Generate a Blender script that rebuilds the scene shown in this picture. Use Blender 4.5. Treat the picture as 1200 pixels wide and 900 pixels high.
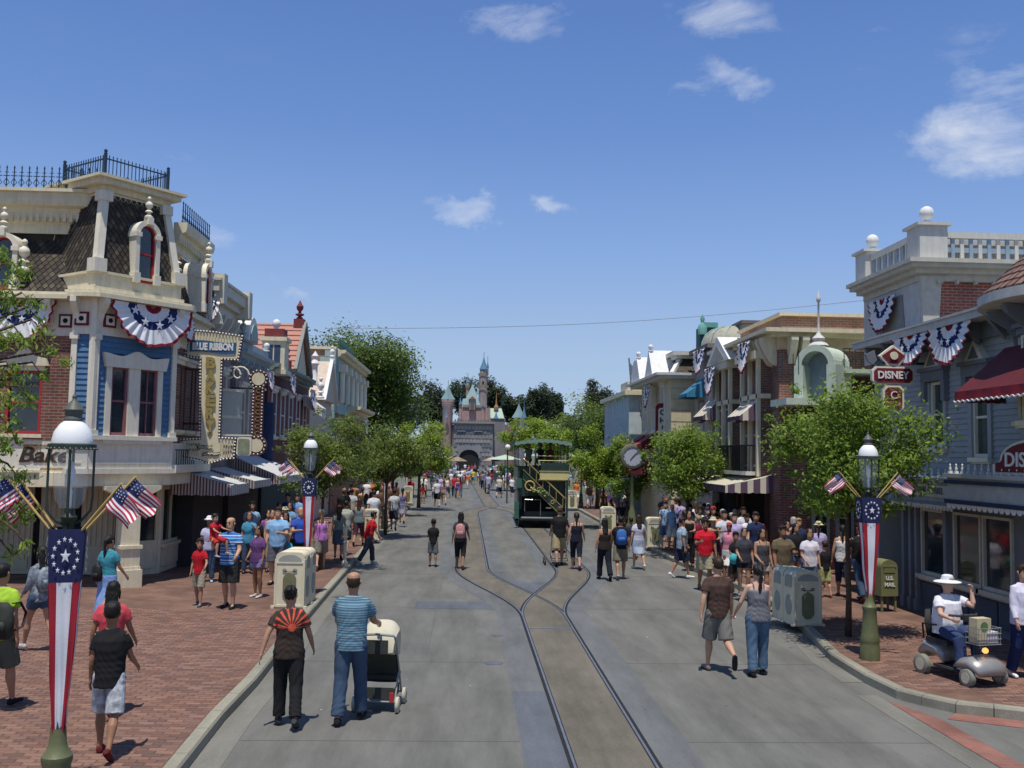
import bpy,math,random
import numpy as np
from mathutils import Vector,Matrix,Quaternion
from mathutils.bvhtree import BVHTree
random.seed(7)
rng=np.random.default_rng(7)
for o in list(bpy.data.objects):bpy.data.objects.remove(o)
S=bpy.context.scene
COL=S.collection
R=math.radians
# ------ camera
CAMH=3.45
FPX=1150.0
ROLL=0.017
VPX,VPY=547.0,532.0
def _cam_axes():
 dx,dy=VPX-600,-(VPY-450)
 x0=dx*math.cos(ROLL)-dy*math.sin(ROLL)
 y0=dx*math.sin(ROLL)+dy*math.cos(ROLL)
 p=math.atan(-y0/FPX)
 a=math.atan(-x0/FPX*math.cos(p))
 fwd=Vector((math.sin(a)*math.cos(p),math.cos(a)*math.cos(p),math.sin(p)))
 r0=Vector((math.cos(a),-math.sin(a),0))
 u0=r0.cross(fwd)
 rc=r0*math.cos(ROLL)+u0*math.sin(ROLL)
 uc=-r0*math.sin(ROLL)+u0*math.cos(ROLL)
 return rc,uc,fwd
RC,UC,FW=_cam_axes()
cam=bpy.data.cameras.new("camera");camo=bpy.data.objects.new("camera",cam);COL.objects.link(camo)
cam.sensor_width=36;cam.lens=FPX/1200*36;cam.clip_end=6000;cam.clip_start=0.1
M4=Matrix((RC,UC,-FW)).transposed().to_4x4();M4.translation=(0,0,CAMH)
camo.matrix_world=M4
S.camera=camo
S.render.resolution_x=1024;S.render.resolution_y=768
def ray(u,v):
 return(RC*((u-600)/FPX)-UC*((v-450)/FPX)+FW)
def W(u,v,z=None,X=None,Y=None):
 """world point seen at photo pixel (u, v) on a plane z=, X= or Y="""
 d=ray(u,v)
 if z is not None:t=(z-CAMH)/d.z
 elif X is not None:t=X/d.x
 else:t=Y/d.y
 return Vector((d.x*t,d.y*t,CAMH+d.z*t))
 # ------ light
SUN=Vector((-0.045,-0.30,1.0)).normalized()
sun_el=math.asin(SUN.z);sun_az=math.atan2(SUN.x,SUN.y)
w=bpy.data.worlds.new("World");S.world=w;w.use_nodes=True
nt=w.node_tree;N=nt.nodes;L=nt.links
bg=N['Background'];bg.inputs[1].default_value=0.11
sky=N.new('ShaderNodeTexSky');sky.sky_type='NISHITA';sky.sun_disc=False
sky.sun_elevation=sun_el;sky.sun_rotation=sun_az;sky.altitude=50
sky.air_density=1.0;sky.dust_density=0.15;sky.ozone_density=1.6
tc=N.new('ShaderNodeTexCoord')
def vmath(op,a=None,b=None):
 n=N.new('ShaderNodeVectorMath');n.operation=op
 for i,x in enumerate((a,b)):
  if x is None:continue
  if hasattr(x,'links')or hasattr(x,'node'):L.new(x,n.inputs[i])
  else:n.inputs[i].default_value=x
 return n
def fmath(op,a=None,b=None,c=None,clamp=False):
 n=N.new('ShaderNodeMath');n.operation=op;n.use_clamp=clamp
 for i,x in enumerate((a,b,c)):
  if x is None:continue
  if hasattr(x,'node'):L.new(x,n.inputs[i])
  else:n.inputs[i].default_value=x
 return n.outputs[0]
wn=N.new('ShaderNodeTexNoise');wn.inputs['Scale'].default_value=9;wn.inputs['Detail'].default_value=6;wn.inputs['Roughness'].default_value=.65
L.new(tc.outputs['Generated'],wn.inputs['Vector'])
wsub=vmath('SUBTRACT',wn.outputs['Color'],(.5,.5,.5)).outputs[0]
wsc=vmath('SCALE',wsub);wsc.inputs['Scale'].default_value=.085
gen=vmath('ADD',tc.outputs['Generated'],wsc.outputs[0]).outputs[0]
def cloud_at(u,v,ru,rv,amp):
 d=ray(u,v).normalized()
 ru*=1.12;rv*=1.1
 off=vmath('SUBTRACT',gen,tuple(d)).outputs[0]
 h=Vector((d.y,-d.x,0)).normalized();k=h.cross(d)
 ang=-0.25
 a=h*math.cos(ang)+k*math.sin(ang);b=-h*math.sin(ang)+k*math.cos(ang)
 n1=vmath('DOT_PRODUCT',off,tuple(a*(FPX/ru))).outputs['Value']
 n2=vmath('DOT_PRODUCT',off,tuple(b*(FPX/rv))).outputs['Value']
 r2=fmath('ADD',fmath('MULTIPLY',n1,n1),fmath('MULTIPLY',n2,n2))
 back=vmath('DOT_PRODUCT',tc.outputs['Generated'],tuple(d)).outputs['Value']
 g=fmath('SUBTRACT',1.0,r2,clamp=True)
 g=fmath('MULTIPLY',g,fmath('GREATER_THAN',back,0.0))
 return fmath('MULTIPLY',g,amp)
spots=[(548,245,62,17,1.2),(645,243,28,11,.75),(855,95,55,22,.85),(815,112,34,14,.6),(1165,160,80,38,1.35),(1110,180,75,28,.8),(1165,95,60,30,.75),(600,18,80,34,.75),(835,18,90,32,.8),(345,343,34,10,.7),(248,278,26,20,.55),(1010,150,60,22,.5),(1035,45,70,24,.5),(180,178,46,12,.55),(1420,120,260,90,1.0),(-300,150,220,60,.8),(400,-250,300,90,.8),(1000,-320,380,90,.9)]
tot=None
for s in spots:
 g=cloud_at(*s);tot=g if tot is None else fmath('MAXIMUM',tot,g)
mp=N.new('ShaderNodeMapping');mp.inputs['Scale'].default_value=(1,1,2.4);L.new(tc.outputs['Generated'],mp.inputs[0])
no=N.new('ShaderNodeTexNoise');no.inputs['Scale'].default_value=11;no.inputs['Detail'].default_value=9;no.inputs['Roughness'].default_value=.62
no.inputs['Distortion'].default_value=.35
L.new(mp.outputs[0],no.inputs['Vector'])
nn=fmath('SUBTRACT',no.outputs[0],.60)
cf=fmath('ADD',fmath('MULTIPLY',tot,.55),fmath('MULTIPLY',nn,2.3))
cf=fmath('MULTIPLY',fmath('MULTIPLY',cf,.95,clamp=True),fmath('MULTIPLY',tot,1.6,clamp=True),clamp=True)
thin=fmath('MULTIPLY',fmath('SUBTRACT',no.outputs[0],.56,clamp=True),.5,clamp=True)
sepz=N.new('ShaderNodeSeparateXYZ');L.new(tc.outputs['Generated'],sepz.inputs[0])
thin=fmath('MULTIPLY',thin,fmath('MULTIPLY',sepz.outputs[2],1.6,clamp=True))
cf=fmath('ADD',cf,fmath('MULTIPLY',thin,.15),clamp=True)
mx=N.new('ShaderNodeMix');mx.data_type='RGBA'
haze_r=N.new('ShaderNodeValToRGB');cr=haze_r.color_ramp;cr.interpolation='EASE'
stops=[(0,(3.9,5.1,6.85)),(.104,(3.33,4.68,6.92)),(.206,(2.22,3.66,6.9)),(.315,(1.34,2.6,5.85)),(.42,(1.0,2.06,5.1)),(1,(1.0,1.75,3.7))]
cr.interpolation='LINEAR'
cr.elements[0].position=0;cr.elements[0].color=(*[c/8 for c in stops[0][1]],1)
cr.elements[1].position=1;cr.elements[1].color=(*[c/8 for c in stops[-1][1]],1)
for p_,c_ in stops[1:-1]:
 e_=cr.elements.new(p_);e_.color=(*[c/8 for c in c_],1)
L.new(sepz.outputs[2],haze_r.inputs[0])
sc8=vmath('SCALE',haze_r.outputs[0]);sc8.inputs['Scale'].default_value=8
tint=N.new('ShaderNodeMix');tint.data_type='RGBA';tint.inputs[0].default_value=.88
L.new(sky.outputs[0],tint.inputs[6]);L.new(sc8.outputs[0],tint.inputs[7])
L.new(fmath('MULTIPLY',cf,.8),mx.inputs[0]);L.new(tint.outputs[2],mx.inputs[6]);mx.inputs[7].default_value=(7.4,7.7,8.2,1)
L.new(mx.outputs[2],bg.inputs[0])
sl=bpy.data.lights.new("sun",'SUN');sl.energy=4.4;sl.angle=R(.53);sl.color=(1,.945,.84)
slo=bpy.data.objects.new("sun",sl);COL.objects.link(slo)
slo.rotation_euler=SUN.to_track_quat('Z','Y').to_euler()
S.view_settings.view_transform='Standard';S.view_settings.look='None'
S.view_settings.exposure=0.0;S.view_settings.gamma=1
S.render.engine='CYCLES'
S.cycles.max_bounces=6;S.cycles.transparent_max_bounces=12
# ------ materials
_mats={}
def M(name,rgb,rough=.75,var=.14,scale=5,bump=.15,metal=0,coat=0,dist=.01,hue=None,streak=0,spec=.3):
 if name in _mats:return _mats[name]
 m=bpy.data.materials.new(name);m.use_nodes=True;_mats[name]=m
 n=m.node_tree.nodes;l=m.node_tree.links;b=n['Principled BSDF']
 b.inputs['Roughness'].default_value=rough;b.inputs['Metallic'].default_value=metal
 b.inputs['Specular IOR Level'].default_value=spec
 if coat:b.inputs['Coat Weight'].default_value=coat
 g=n.new('ShaderNodeNewGeometry')
 t=n.new('ShaderNodeTexNoise');t.inputs['Scale'].default_value=scale;t.inputs['Detail'].default_value=7;t.inputs['Roughness'].default_value=.6
 tc_=n.new('ShaderNodeTexCoord');l.new(tc_.outputs['Object'],t.inputs['Vector'])
 r=n.new('ShaderNodeValToRGB');c=rgb;d=hue or rgb
 r.color_ramp.elements[0].position=.28;r.color_ramp.elements[1].position=.72
 r.color_ramp.elements[0].color=(*[x*(1-var)for x in c],1)
 r.color_ramp.elements[1].color=(*[min(1,x*(1+var))for x in d],1)
 l.new(t.outputs[0],r.inputs[0])
 last=r.outputs[0]
 if streak:
  mp=n.new('ShaderNodeMapping');mp.inputs['Scale'].default_value=(3,3,.35);l.new(g.outputs['Position'],mp.inputs[0])
  t2=n.new('ShaderNodeTexNoise');t2.inputs['Scale'].default_value=4;t2.inputs['Detail'].default_value=5;l.new(mp.outputs[0],t2.inputs['Vector'])
  r2=n.new('ShaderNodeValToRGB');r2.color_ramp.elements[0].position=.3;r2.color_ramp.elements[1].position=.6
  r2.color_ramp.elements[0].color=(1-streak,)*3+(1,);r2.color_ramp.elements[1].color=(1,1,1,1)
  l.new(t2.outputs[0],r2.inputs[0])
  mm=n.new('ShaderNodeMix');mm.data_type='RGBA';mm.blend_type='MULTIPLY';mm.inputs[0].default_value=1
  l.new(last,mm.inputs[6]);l.new(r2.outputs[0],mm.inputs[7]);last=mm.outputs[2]
 l.new(last,b.inputs['Base Color'])
 if bump:
  t3=n.new('ShaderNodeTexNoise');t3.inputs['Scale'].default_value=scale*9;t3.inputs['Detail'].default_value=3
  l.new(tc_.outputs['Object'],t3.inputs['Vector'])
  bp=n.new('ShaderNodeBump');bp.inputs['Strength'].default_value=bump;bp.inputs['Distance'].default_value=dist
  l.new(t3.outputs[0],bp.inputs['Height']);l.new(bp.outputs[0],b.inputs['Normal'])
 return m
def brickmat(name,c1,c2,mortar,bw=.22,bh=.075,ms=.012,horiz=False,bump=.6):
 """bricks for walls (horizontal coordinate X+Y, vertical Z) or for paving (X, Y)"""
 if name in _mats:return _mats[name]
 m=bpy.data.materials.new(name);m.use_nodes=True;_mats[name]=m
 n=m.node_tree.nodes;l=m.node_tree.links;b=n['Principled BSDF'];b.inputs['Roughness'].default_value=.85
 b.inputs['Specular IOR Level'].default_value=.25
 g=n.new('ShaderNodeNewGeometry');s=n.new('ShaderNodeSeparateXYZ');l.new(g.outputs['Position'],s.inputs[0])
 cb=n.new('ShaderNodeCombineXYZ')
 if horiz:l.new(s.outputs[0],cb.inputs[0]);l.new(s.outputs[1],cb.inputs[1])
 else:
  a=n.new('ShaderNodeMath');l.new(s.outputs[0],a.inputs[0]);l.new(s.outputs[1],a.inputs[1])
  l.new(a.outputs[0],cb.inputs[0]);l.new(s.outputs[2],cb.inputs[1])
 br=n.new('ShaderNodeTexBrick');br.inputs['Scale'].default_value=1
 br.inputs['Brick Width'].default_value=bw;br.inputs['Row Height'].default_value=bh;br.inputs['Mortar Size'].default_value=ms
 br.inputs['Mortar Smooth'].default_value=.3;br.inputs['Bias'].default_value=-.1
 br.inputs['Color1'].default_value=(*c1,1);br.inputs['Color2'].default_value=(*c2,1);br.inputs['Mortar'].default_value=(*mortar,1)
 l.new(cb.outputs[0],br.inputs['Vector'])
 t=n.new('ShaderNodeTexNoise');t.inputs['Scale'].default_value=1.3;t.inputs['Detail'].default_value=8;l.new(g.outputs['Position'],t.inputs['Vector'])
 r=n.new('ShaderNodeValToRGB');r.color_ramp.elements[0].position=.3;r.color_ramp.elements[1].position=.7
 r.color_ramp.elements[0].color=(.6,.6,.6,1);r.color_ramp.elements[1].color=(1.15,1.12,1.08,1)
 l.new(t.outputs[0],r.inputs[0])
 mm=n.new('ShaderNodeMix');mm.data_type='RGBA';mm.blend_type='MULTIPLY';mm.inputs[0].default_value=1
 l.new(br.outputs[0],mm.inputs[6]);l.new(r.outputs[0],mm.inputs[7]);l.new(mm.outputs[2],b.inputs['Base Color'])
 bp=n.new('ShaderNodeBump');bp.invert=True;bp.inputs['Strength'].default_value=bump;bp.inputs['Distance'].default_value=.008
 l.new(br.outputs['Fac'],bp.inputs['Height']);l.new(bp.outputs[0],b.inputs['Normal'])
 return m
def stripemat(name,cols,period,axis='X',rough=.8,space='Object',bump=.1):
 """flat printed stripes along one axis of the thing; cols = [(fraction, rgb), ...]"""
 if name in _mats:return _mats[name]
 m=bpy.data.materials.new(name);m.use_nodes=True;_mats[name]=m
 n=m.node_tree.nodes;l=m.node_tree.links;b=n['Principled BSDF'];b.inputs['Roughness'].default_value=rough
 tcn=n.new('ShaderNodeTexCoord');s=n.new('ShaderNodeSeparateXYZ');l.new(tcn.outputs[space],s.inputs[0])
 d=n.new('ShaderNodeMath');d.operation='DIVIDE';d.inputs[1].default_value=period;l.new(s.outputs['XYZ'.index(axis)],d.inputs[0])
 f=n.new('ShaderNodeMath');f.operation='FRACT';l.new(d.outputs[0],f.inputs[0])
 r=n.new('ShaderNodeValToRGB');cr=r.color_ramp;cr.interpolation='CONSTANT'
 cr.elements[0].position=0;cr.elements[0].color=(*cols[0][1],1)
 cr.elements[1].position=cols[1][0];cr.elements[1].color=(*cols[1][1],1)
 for p,c in cols[2:]:
  e=cr.elements.new(p);e.color=(*c,1)
 l.new(f.outputs[0],r.inputs[0]);l.new(r.outputs[0],b.inputs['Base Color'])
 t3=n.new('ShaderNodeTexNoise');t3.inputs['Scale'].default_value=14;l.new(tcn.outputs[space],t3.inputs['Vector'])
 bp=n.new('ShaderNodeBump');bp.inputs['Strength'].default_value=bump;bp.inputs['Distance'].default_value=.02
 l.new(t3.outputs[0],bp.inputs['Height']);l.new(bp.outputs[0],b.inputs['Normal'])
 return m
def glassmat(name,tint=(.02,.03,.035),rough=.06,spec=.5):
 m=M(name,tint,rough=rough,var=.6,scale=1.6,bump=.05,spec=.9)
 return m
cream=M('cream paint',(.72,.65,.47),var=.07,streak=.14)
cream2=M('pale cream paint',(.76,.71,.58),var=.06,streak=.12)
white=M('white paint',(.74,.74,.72),var=.05,streak=.1)
offwhite=M('off white paint',(.6,.59,.55),var=.06,streak=.12)
bluesid=M('blue siding paint',(.085,.18,.32),var=.12,streak=.1)
bluegrey=M('blue grey paint',(.34,.36,.365),var=.07,streak=.08)
slateblue=M('slate blue trim',(.16,.17,.19),var=.1)
darkred=M('dark red paint',(.16,.018,.026),var=.12)
redp=M('red paint',(.42,.03,.04),var=.1)
darkblue=M('navy paint',(.02,.035,.09),var=.15)
darkgreen=M('dark green iron',(.028,.045,.032),rough=.5,var=.2,spec=.5)
olive=M('olive iron',(.12,.13,.06),rough=.5,var=.2,spec=.4)
iron=M('blue black iron',(.025,.05,.075),rough=.55,var=.2)
brown=M('dark brown wood',(.07,.035,.022),var=.25)
gold=M('gold leaf',(.42,.31,.11),rough=.35,var=.2,metal=.4)
black=M('black',(.012,.012,.013),rough=.6,var=.3)
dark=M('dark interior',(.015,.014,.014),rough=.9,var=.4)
glass=glassmat('window glass')
glassg=glassmat('green tinted glass',(.03,.06,.05))
clearw=M('curtain',(.42,.42,.38),var=.2)
brickred=brickmat('red wall brick',(.27,.10,.075),(.20,.07,.055),(.30,.25,.21))
brickdark=brickmat('dark wall brick',(.23,.11,.08),(.155,.07,.055),(.25,.21,.18))
bricktan=brickmat('tan wall brick',(.36,.18,.12),(.27,.14,.10),(.36,.30,.25))
brickbright=brickmat('bright wall brick',(.40,.12,.085),(.30,.085,.06),(.40,.32,.27))
mint=M('mint paint',(.33,.45,.42),var=.1,streak=.1)
# ------ mesh building
class MB:
 def __init__(s):s.v=[];s.f=[];s.m=[]
 def add(s,vs,fs,mi=0):
  k=len(s.v);s.v.extend([tuple(p)for p in vs]);s.f.extend([tuple(i+k for i in f)for f in fs]);s.m.extend([mi]*len(fs))
 def box(s,x0,x1,y0,y1,z0,z1,mi=0):
  if x0>x1:x0,x1=x1,x0
  if y0>y1:y0,y1=y1,y0
  if z0>z1:z0,z1=z1,z0
  s.add([(x0,y0,z0),(x1,y0,z0),(x1,y1,z0),(x0,y1,z0),(x0,y0,z1),(x1,y0,z1),(x1,y1,z1),(x0,y1,z1)],[(0,3,2,1),(4,5,6,7),(0,1,5,4),(1,2,6,5),(2,3,7,6),(3,0,4,7)],mi)
 def obox(s,c,ax,ay,az,mi=0):
  c=Vector(c);ax=Vector(ax);ay=Vector(ay);az=Vector(az)
  P=[c+ax*i+ay*j+az*k for k in(-1,1)for(i,j)in((-1,-1),(1,-1),(1,1),(-1,1))]
  s.add(P,[(0,3,2,1),(4,5,6,7),(0,1,5,4),(1,2,6,5),(2,3,7,6),(3,0,4,7)],mi)
 def bar(s,p,q,w,h=None,mi=0,up=(0,0,1)):
  p=Vector(p);q=Vector(q);h=h or w;d=q-p;L_=d.length
  if L_<1e-6:return
  d.normalize();up=Vector(up)
  if abs(d.dot(up))>.98:up=Vector((1,0,0))
  a=d.cross(up).normalized();b=a.cross(d)
  s.obox((p+q)/2,a*w/2,d*L_/2,b*h/2,mi)
 def tube(s,pts,rad,n=8,mi=0,cap=True,flat=1.0,up=None):
  pts=[Vector(p)for p in pts];k=len(s.v)
  if not hasattr(rad,'__len__'):rad=[rad]*len(pts)
  prev=None;rings=[]
  for i,p in enumerate(pts):
   d=(pts[min(i+1,len(pts)-1)]-pts[max(i-1,0)])
   d=d.normalized()if d.length>1e-9 else Vector((0,0,1))
   if prev is None:
    ref=Vector(up)if up else(Vector((0,0,1))if abs(d.z)<.9 else Vector((1,0,0)))
    a=d.cross(ref).normalized()
   else:a=(prev-d*prev.dot(d)).normalized()
   prev=a;b=d.cross(a)
   r=rad[i];ra,rb=(r,r*flat)if not hasattr(r,'__len__')else r
   rings.append([p+a*math.cos(2*math.pi*j/n)*ra+b*math.sin(2*math.pi*j/n)*rb for j in range(n)])
  vs=[q for r_ in rings for q in r_];fs=[]
  for i in range(len(pts)-1):
   for j in range(n):
    j2=(j+1)%n;fs.append((i*n+j,i*n+j2,(i+1)*n+j2,(i+1)*n+j))
  if cap:fs.append(tuple(reversed(range(n))));fs.append(tuple((len(pts)-1)*n+j for j in range(n)))
  s.add(vs,fs,mi)
 def lathe(s,prof,n=16,c=(0,0,0),mi=0,axis='Z',a0=0,a1=2*math.pi):
  c=Vector(c);full=abs(a1-a0-2*math.pi)<1e-6;nn=n if full else n+1;vs=[];fs=[]
  for r,z in prof:
   for j in range(nn):
    t=a0+(a1-a0)*j/n;x,y=r*math.cos(t),r*math.sin(t)
    vs.append(c+(Vector((x,y,z))if axis=='Z' else Vector((x,z,y))if axis=='Y' else Vector((z,x,y))))
  for i in range(len(prof)-1):
   for j in range(n):
    j2=(j+1)%nn;fs.append((i*nn+j,i*nn+j2,(i+1)*nn+j2,(i+1)*nn+j))
  s.add(vs,fs,mi)
 def poly(s,pts,mi=0):s.add(pts,[tuple(range(len(pts)))],mi)
 def prism(s,pts,d,mi=0):
  """closed outline (3-D points, planar) pushed along vector d"""
  n=len(pts);pts=[Vector(p)for p in pts];d=Vector(d)
  s.add(pts+[p+d for p in pts],[tuple(reversed(range(n))),tuple(range(n,2*n))]+[(i,(i+1)%n,n+(i+1)%n,n+i)for i in range(n)],mi)
 def grid(s,fn,nu,nv,mi=0,mfn=None):
  k=len(s.v)
  s.v.extend([tuple(fn(i/nu,j/nv))for j in range(nv+1)for i in range(nu+1)])
  for j in range(nv):
   for i in range(nu):
    a=k+j*(nu+1)+i;s.f.append((a,a+1,a+nu+2,a+nu+1));s.m.append(mfn((i+.5)/nu,(j+.5)/nv)if mfn else mi)
 def mesh(s,name,mats,smooth=False):
  me=bpy.data.meshes.new(name);me.from_pydata(s.v,[],s.f);
  for m in(mats if isinstance(mats,(list,tuple))else[mats]):me.materials.append(m)
  if any(s.m):me.polygons.foreach_set('material_index',s.m)
  if smooth:
   me.polygons.foreach_set('use_smooth',[True]*len(me.polygons))
   if smooth is not True:me.set_sharp_from_angle(angle=R(smooth))
  me.update();return me
def link(name,me,parent=None,loc=(0,0,0),rz=0,rot=None,scale=None):
 o=bpy.data.objects.new(name,me);COL.objects.link(o);o.parent=parent
 o.location=loc;o.rotation_euler=rot if rot is not None else(0,0,rz)
 if scale is not None:o.scale=(scale,)*3 if not hasattr(scale,'__len__')else scale
 return o
def wl(parent):
 v=Vector((0,0,0))
 while parent is not None:v+=parent.location;parent=parent.parent
 return v
def part(name,mb,mats,parent=None,smooth=False,label=None,kind=None):
 """mesh with world coordinates, hung under an unrotated parent"""
 o=link(name,mb.mesh(name,mats,smooth),parent,-wl(parent)if parent else(0,0,0))
 if label:o['label']=label
 if kind:o['kind']=kind
 return o
def tag(o,label,cat,group=None,kind=None):
 if kind:o['kind']=kind
 if label:o['label']=label
 if cat:o['category']=cat
 if group:o['group']=group
 return o
def thing(name,label,cat,loc=(0,0,0),rz=0,group=None):
 o=link(name,None,None,loc,rz);return tag(o,label,cat,group)
def struct(name,mb,mats,parent=None,smooth=False):
 o=part(name,mb,mats,parent,smooth)
 if parent is None:o['kind']='structure'
 return o
def copy_tree(o,parent=None,loc=None,rz=None,label=None,scale=None,group=None):
 c=o.copy();COL.objects.link(c)
 if parent is not None or o.parent is None:c.parent=parent
 if loc is not None:c.location=loc
 if rz is not None:c.rotation_euler=(0,0,rz)
 if scale is not None:c.scale=(scale,)*3
 if label:c['label']=label
 if group:c['group']=group
 for ch in CH.get(o.name,())if o.name in CH else[x for x in bpy.data.objects if x.parent==o]:
  copy_tree(ch,c)
 return c
CH={}
def kids(o,cs):CH[o.name]=cs
class F:
 """a vertical wall plane: a runs along u, d sticks out along n"""
 def __init__(s,o,u):
  s.o=Vector((o[0],o[1],0));s.u=Vector((u[0],u[1],0)).normalized();s.n=Vector((s.u.y,-s.u.x,0));s.rz=math.atan2(s.u.y,s.u.x)
 def p(s,a,z,d=0):return s.o+s.u*a+s.n*d+Vector((0,0,z))
 def hit(s,u,v,d=0):
  r=ray(u,v);c=Vector((0,0,CAMH));t=(s.o+s.n*d-c).dot(s.n)/r.dot(s.n);q=c+r*t
  return(q-s.o).dot(s.u),q.z
 def rect(s,u0,v0,u1,v1,d=0):
  a0,z1=s.hit(u0,v0,d);_,z0=s.hit(u0,v1,d);a1,_=s.hit(u1,v0,d)
  return(min(a0,a1),max(a0,a1),z0,z1)
def fbox(mb,f,a0,a1,z0,z1,d0,d1,mi=0):
 mb.obox(f.p((a0+a1)/2,(z0+z1)/2,(d0+d1)/2),f.u*(a1-a0)/2,f.n*(d1-d0)/2,Vector((0,0,(z1-z0)/2)),mi)
def fprism(mb,f,pts,d0,d1,mi=0):
 mb.prism([f.p(a,z,d0)for a,z in pts],f.n*(d1-d0),mi)
def fprofile(mb,f,prof,a0,a1,mi=0):
 """profile [(d, z)] swept along the wall from a0 to a1"""
 mb.prism([f.p(a0,z,d)for d,z in prof],f.u*(a1-a0),mi)
def inst(name,me,f,a,z,d,parent,mirror=False):
 o=link(name,me,parent,f.p(a,z,d)-wl(parent),f.rz)
 return o
_mc={}
def cached(key,fn):
 if key not in _mc:_mc[key]=fn()
 return _mc[key]
TXT=[]
def text(name,s,f,a,z,d,h,mat,parent,wfit=None,ext=.01,align='CENTER',vert=False,shear=0,bold=0):
 cu=bpy.data.curves.new(name,'FONT');cu.body=s;cu.size=h*1.35;cu.extrude=ext;cu.align_x=align;cu.align_y='CENTER'
 cu.shear=shear;cu.offset=bold;cu.resolution_u=3
 if vert:cu.space_line=.85
 cu.materials.append(mat)
 o=bpy.data.objects.new(name,cu);COL.objects.link(o);o.parent=parent
 o.location=f.p(a,z,d)-wl(parent)
 mx_=Matrix((f.u,Vector((0,0,1)),f.n)).transposed()
 o.rotation_euler=mx_.to_euler()
 TXT.append((o,wfit));return o
 # ====== ground
KZ=.14
def paving(name,rgb,var=.09,joints=None):
 if name in _mats:return _mats[name]
 m=M(name,rgb,rough=.85,var=var,scale=.8,bump=.35,dist=.006)
 n=m.node_tree.nodes;l=m.node_tree.links;b=n['Principled BSDF']
 src=b.inputs['Base Color'].links[0].from_socket
 g=n.new('ShaderNodeNewGeometry')
 t=n.new('ShaderNodeTexNoise');t.inputs['Scale'].default_value=55;t.inputs['Detail'].default_value=4;l.new(g.outputs['Position'],t.inputs['Vector'])
 r=n.new('ShaderNodeValToRGB');r.color_ramp.elements[0].position=.3;r.color_ramp.elements[1].position=.75
 r.color_ramp.elements[0].color=(.84,.84,.84,1);r.color_ramp.elements[1].color=(1.14,1.14,1.14,1);l.new(t.outputs[0],r.inputs[0])
 mm=n.new('ShaderNodeMix');mm.data_type='RGBA';mm.blend_type='MULTIPLY';mm.inputs[0].default_value=1
 l.new(src,mm.inputs[6]);l.new(r.outputs[0],mm.inputs[7])
 mp=n.new('ShaderNodeMapping');mp.inputs['Scale'].default_value=(1.3,.22,1);l.new(g.outputs['Position'],mp.inputs[0])
 t4=n.new('ShaderNodeTexNoise');t4.inputs['Scale'].default_value=1.2;t4.inputs['Detail'].default_value=8;t4.inputs['Roughness'].default_value=.7;l.new(mp.outputs[0],t4.inputs['Vector'])
 r4=n.new('ShaderNodeValToRGB');r4.color_ramp.elements[0].position=.33;r4.color_ramp.elements[1].position=.62
 r4.color_ramp.elements[0].color=(.68,.68,.66,1);r4.color_ramp.elements[1].color=(1.08,1.08,1.07,1);l.new(t4.outputs[0],r4.inputs[0])
 m4=n.new('ShaderNodeMix');m4.data_type='RGBA';m4.blend_type='MULTIPLY';m4.inputs[0].default_value=1
 l.new(mm.outputs[2],m4.inputs[6]);l.new(r4.outputs[0],m4.inputs[7])
 v=n.new('ShaderNodeTexVoronoi');v.inputs['Scale'].default_value=1.7;l.new(g.outputs['Position'],v.inputs['Vector'])
 rv=n.new('ShaderNodeValToRGB');rv.color_ramp.elements[0].position=.035;rv.color_ramp.elements[1].position=.05
 rv.color_ramp.elements[0].color=(.62,.61,.6,1);rv.color_ramp.elements[1].color=(1,1,1,1);l.new(v.outputs['Distance'],rv.inputs[0])
 m5=n.new('ShaderNodeMix');m5.data_type='RGBA';m5.blend_type='MULTIPLY';m5.inputs[0].default_value=1
 l.new(m4.outputs[2],m5.inputs[6]);l.new(rv.outputs[0],m5.inputs[7])
 l.new(m5.outputs[2],b.inputs['Base Color'])
 return m
asphalt=paving('road grey',(.152,.150,.140))
concrete2=paving('blue grey concrete',(.138,.145,.150))
brownbed=paving('brown track concrete',(.150,.134,.108),.16)
darkpatch=paving('dark grey concrete patch',(.115,.125,.15))
kerbm=paving('kerb concrete',(.29,.275,.22))
gutter=paving('gutter concrete',(.185,.180,.158))
redband=brickmat('red band paving',(.30,.13,.10),(.25,.11,.09),(.22,.17,.15),.2,.1,.008,True,.3)
pavebrick=brickmat('red paving brick',(.225,.125,.092),(.165,.088,.066),(.15,.125,.11),.21,.105,.009,True,.5)
groove=M('rail groove',(.02,.02,.02),rough=.9)
railm=M('worn steel rail',(.30,.31,.33),rough=.38,var=.2,metal=.7)
mb=MB();mb.poly([(-2500,-300,-.06),(2500,-300,-.06),(2500,4000,-.06),(-2500,4000,-.06)])
struct('ground',mb,M('far ground',(.11,.12,.07),var=.3,scale=.05))
road=MB();road.poly([(-12,-6,0),(60,-6,0),(60,14.6,0),(7.6,14.6,0),(7.6,120,0),(-12,120,0)])
road=struct('road',road,asphalt)
def sm(t):t=max(0,min(1,t));return t*t*(3-2*t)
TC=1.73
def trackx(y,side):
 s1=sm((y-21.2)/8.8);s2=1-sm((y-58)/9)
 return TC+side*1.5*min(s1,s2)+(0 if y<66 else-(y-66)*.012)
def band(mbx,y0,y1,side,off0,off1,z,step=.4,lim=None):
 n=max(1,int((y1-y0)/step));vs=[];fs=[]
 for i in range(n+1):
  y=y0+(y1-y0)*i/n
  dxy=(trackx(y+.05,side)-trackx(y-.05,side))/.1;k=math.sqrt(1+dxy*dxy)
  c=trackx(y,side);a,b=c+off0*k,c+off1*k
  vs+=[(a,y,z),(b,y,z)]
 for i in range(n):fs.append((2*i,2*i+1,2*i+3,2*i+2))
 mbx.add(vs,fs)
G=.475
strip=MB();band(strip,4,21.2,0,-1.02,1.02,.004)
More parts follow.
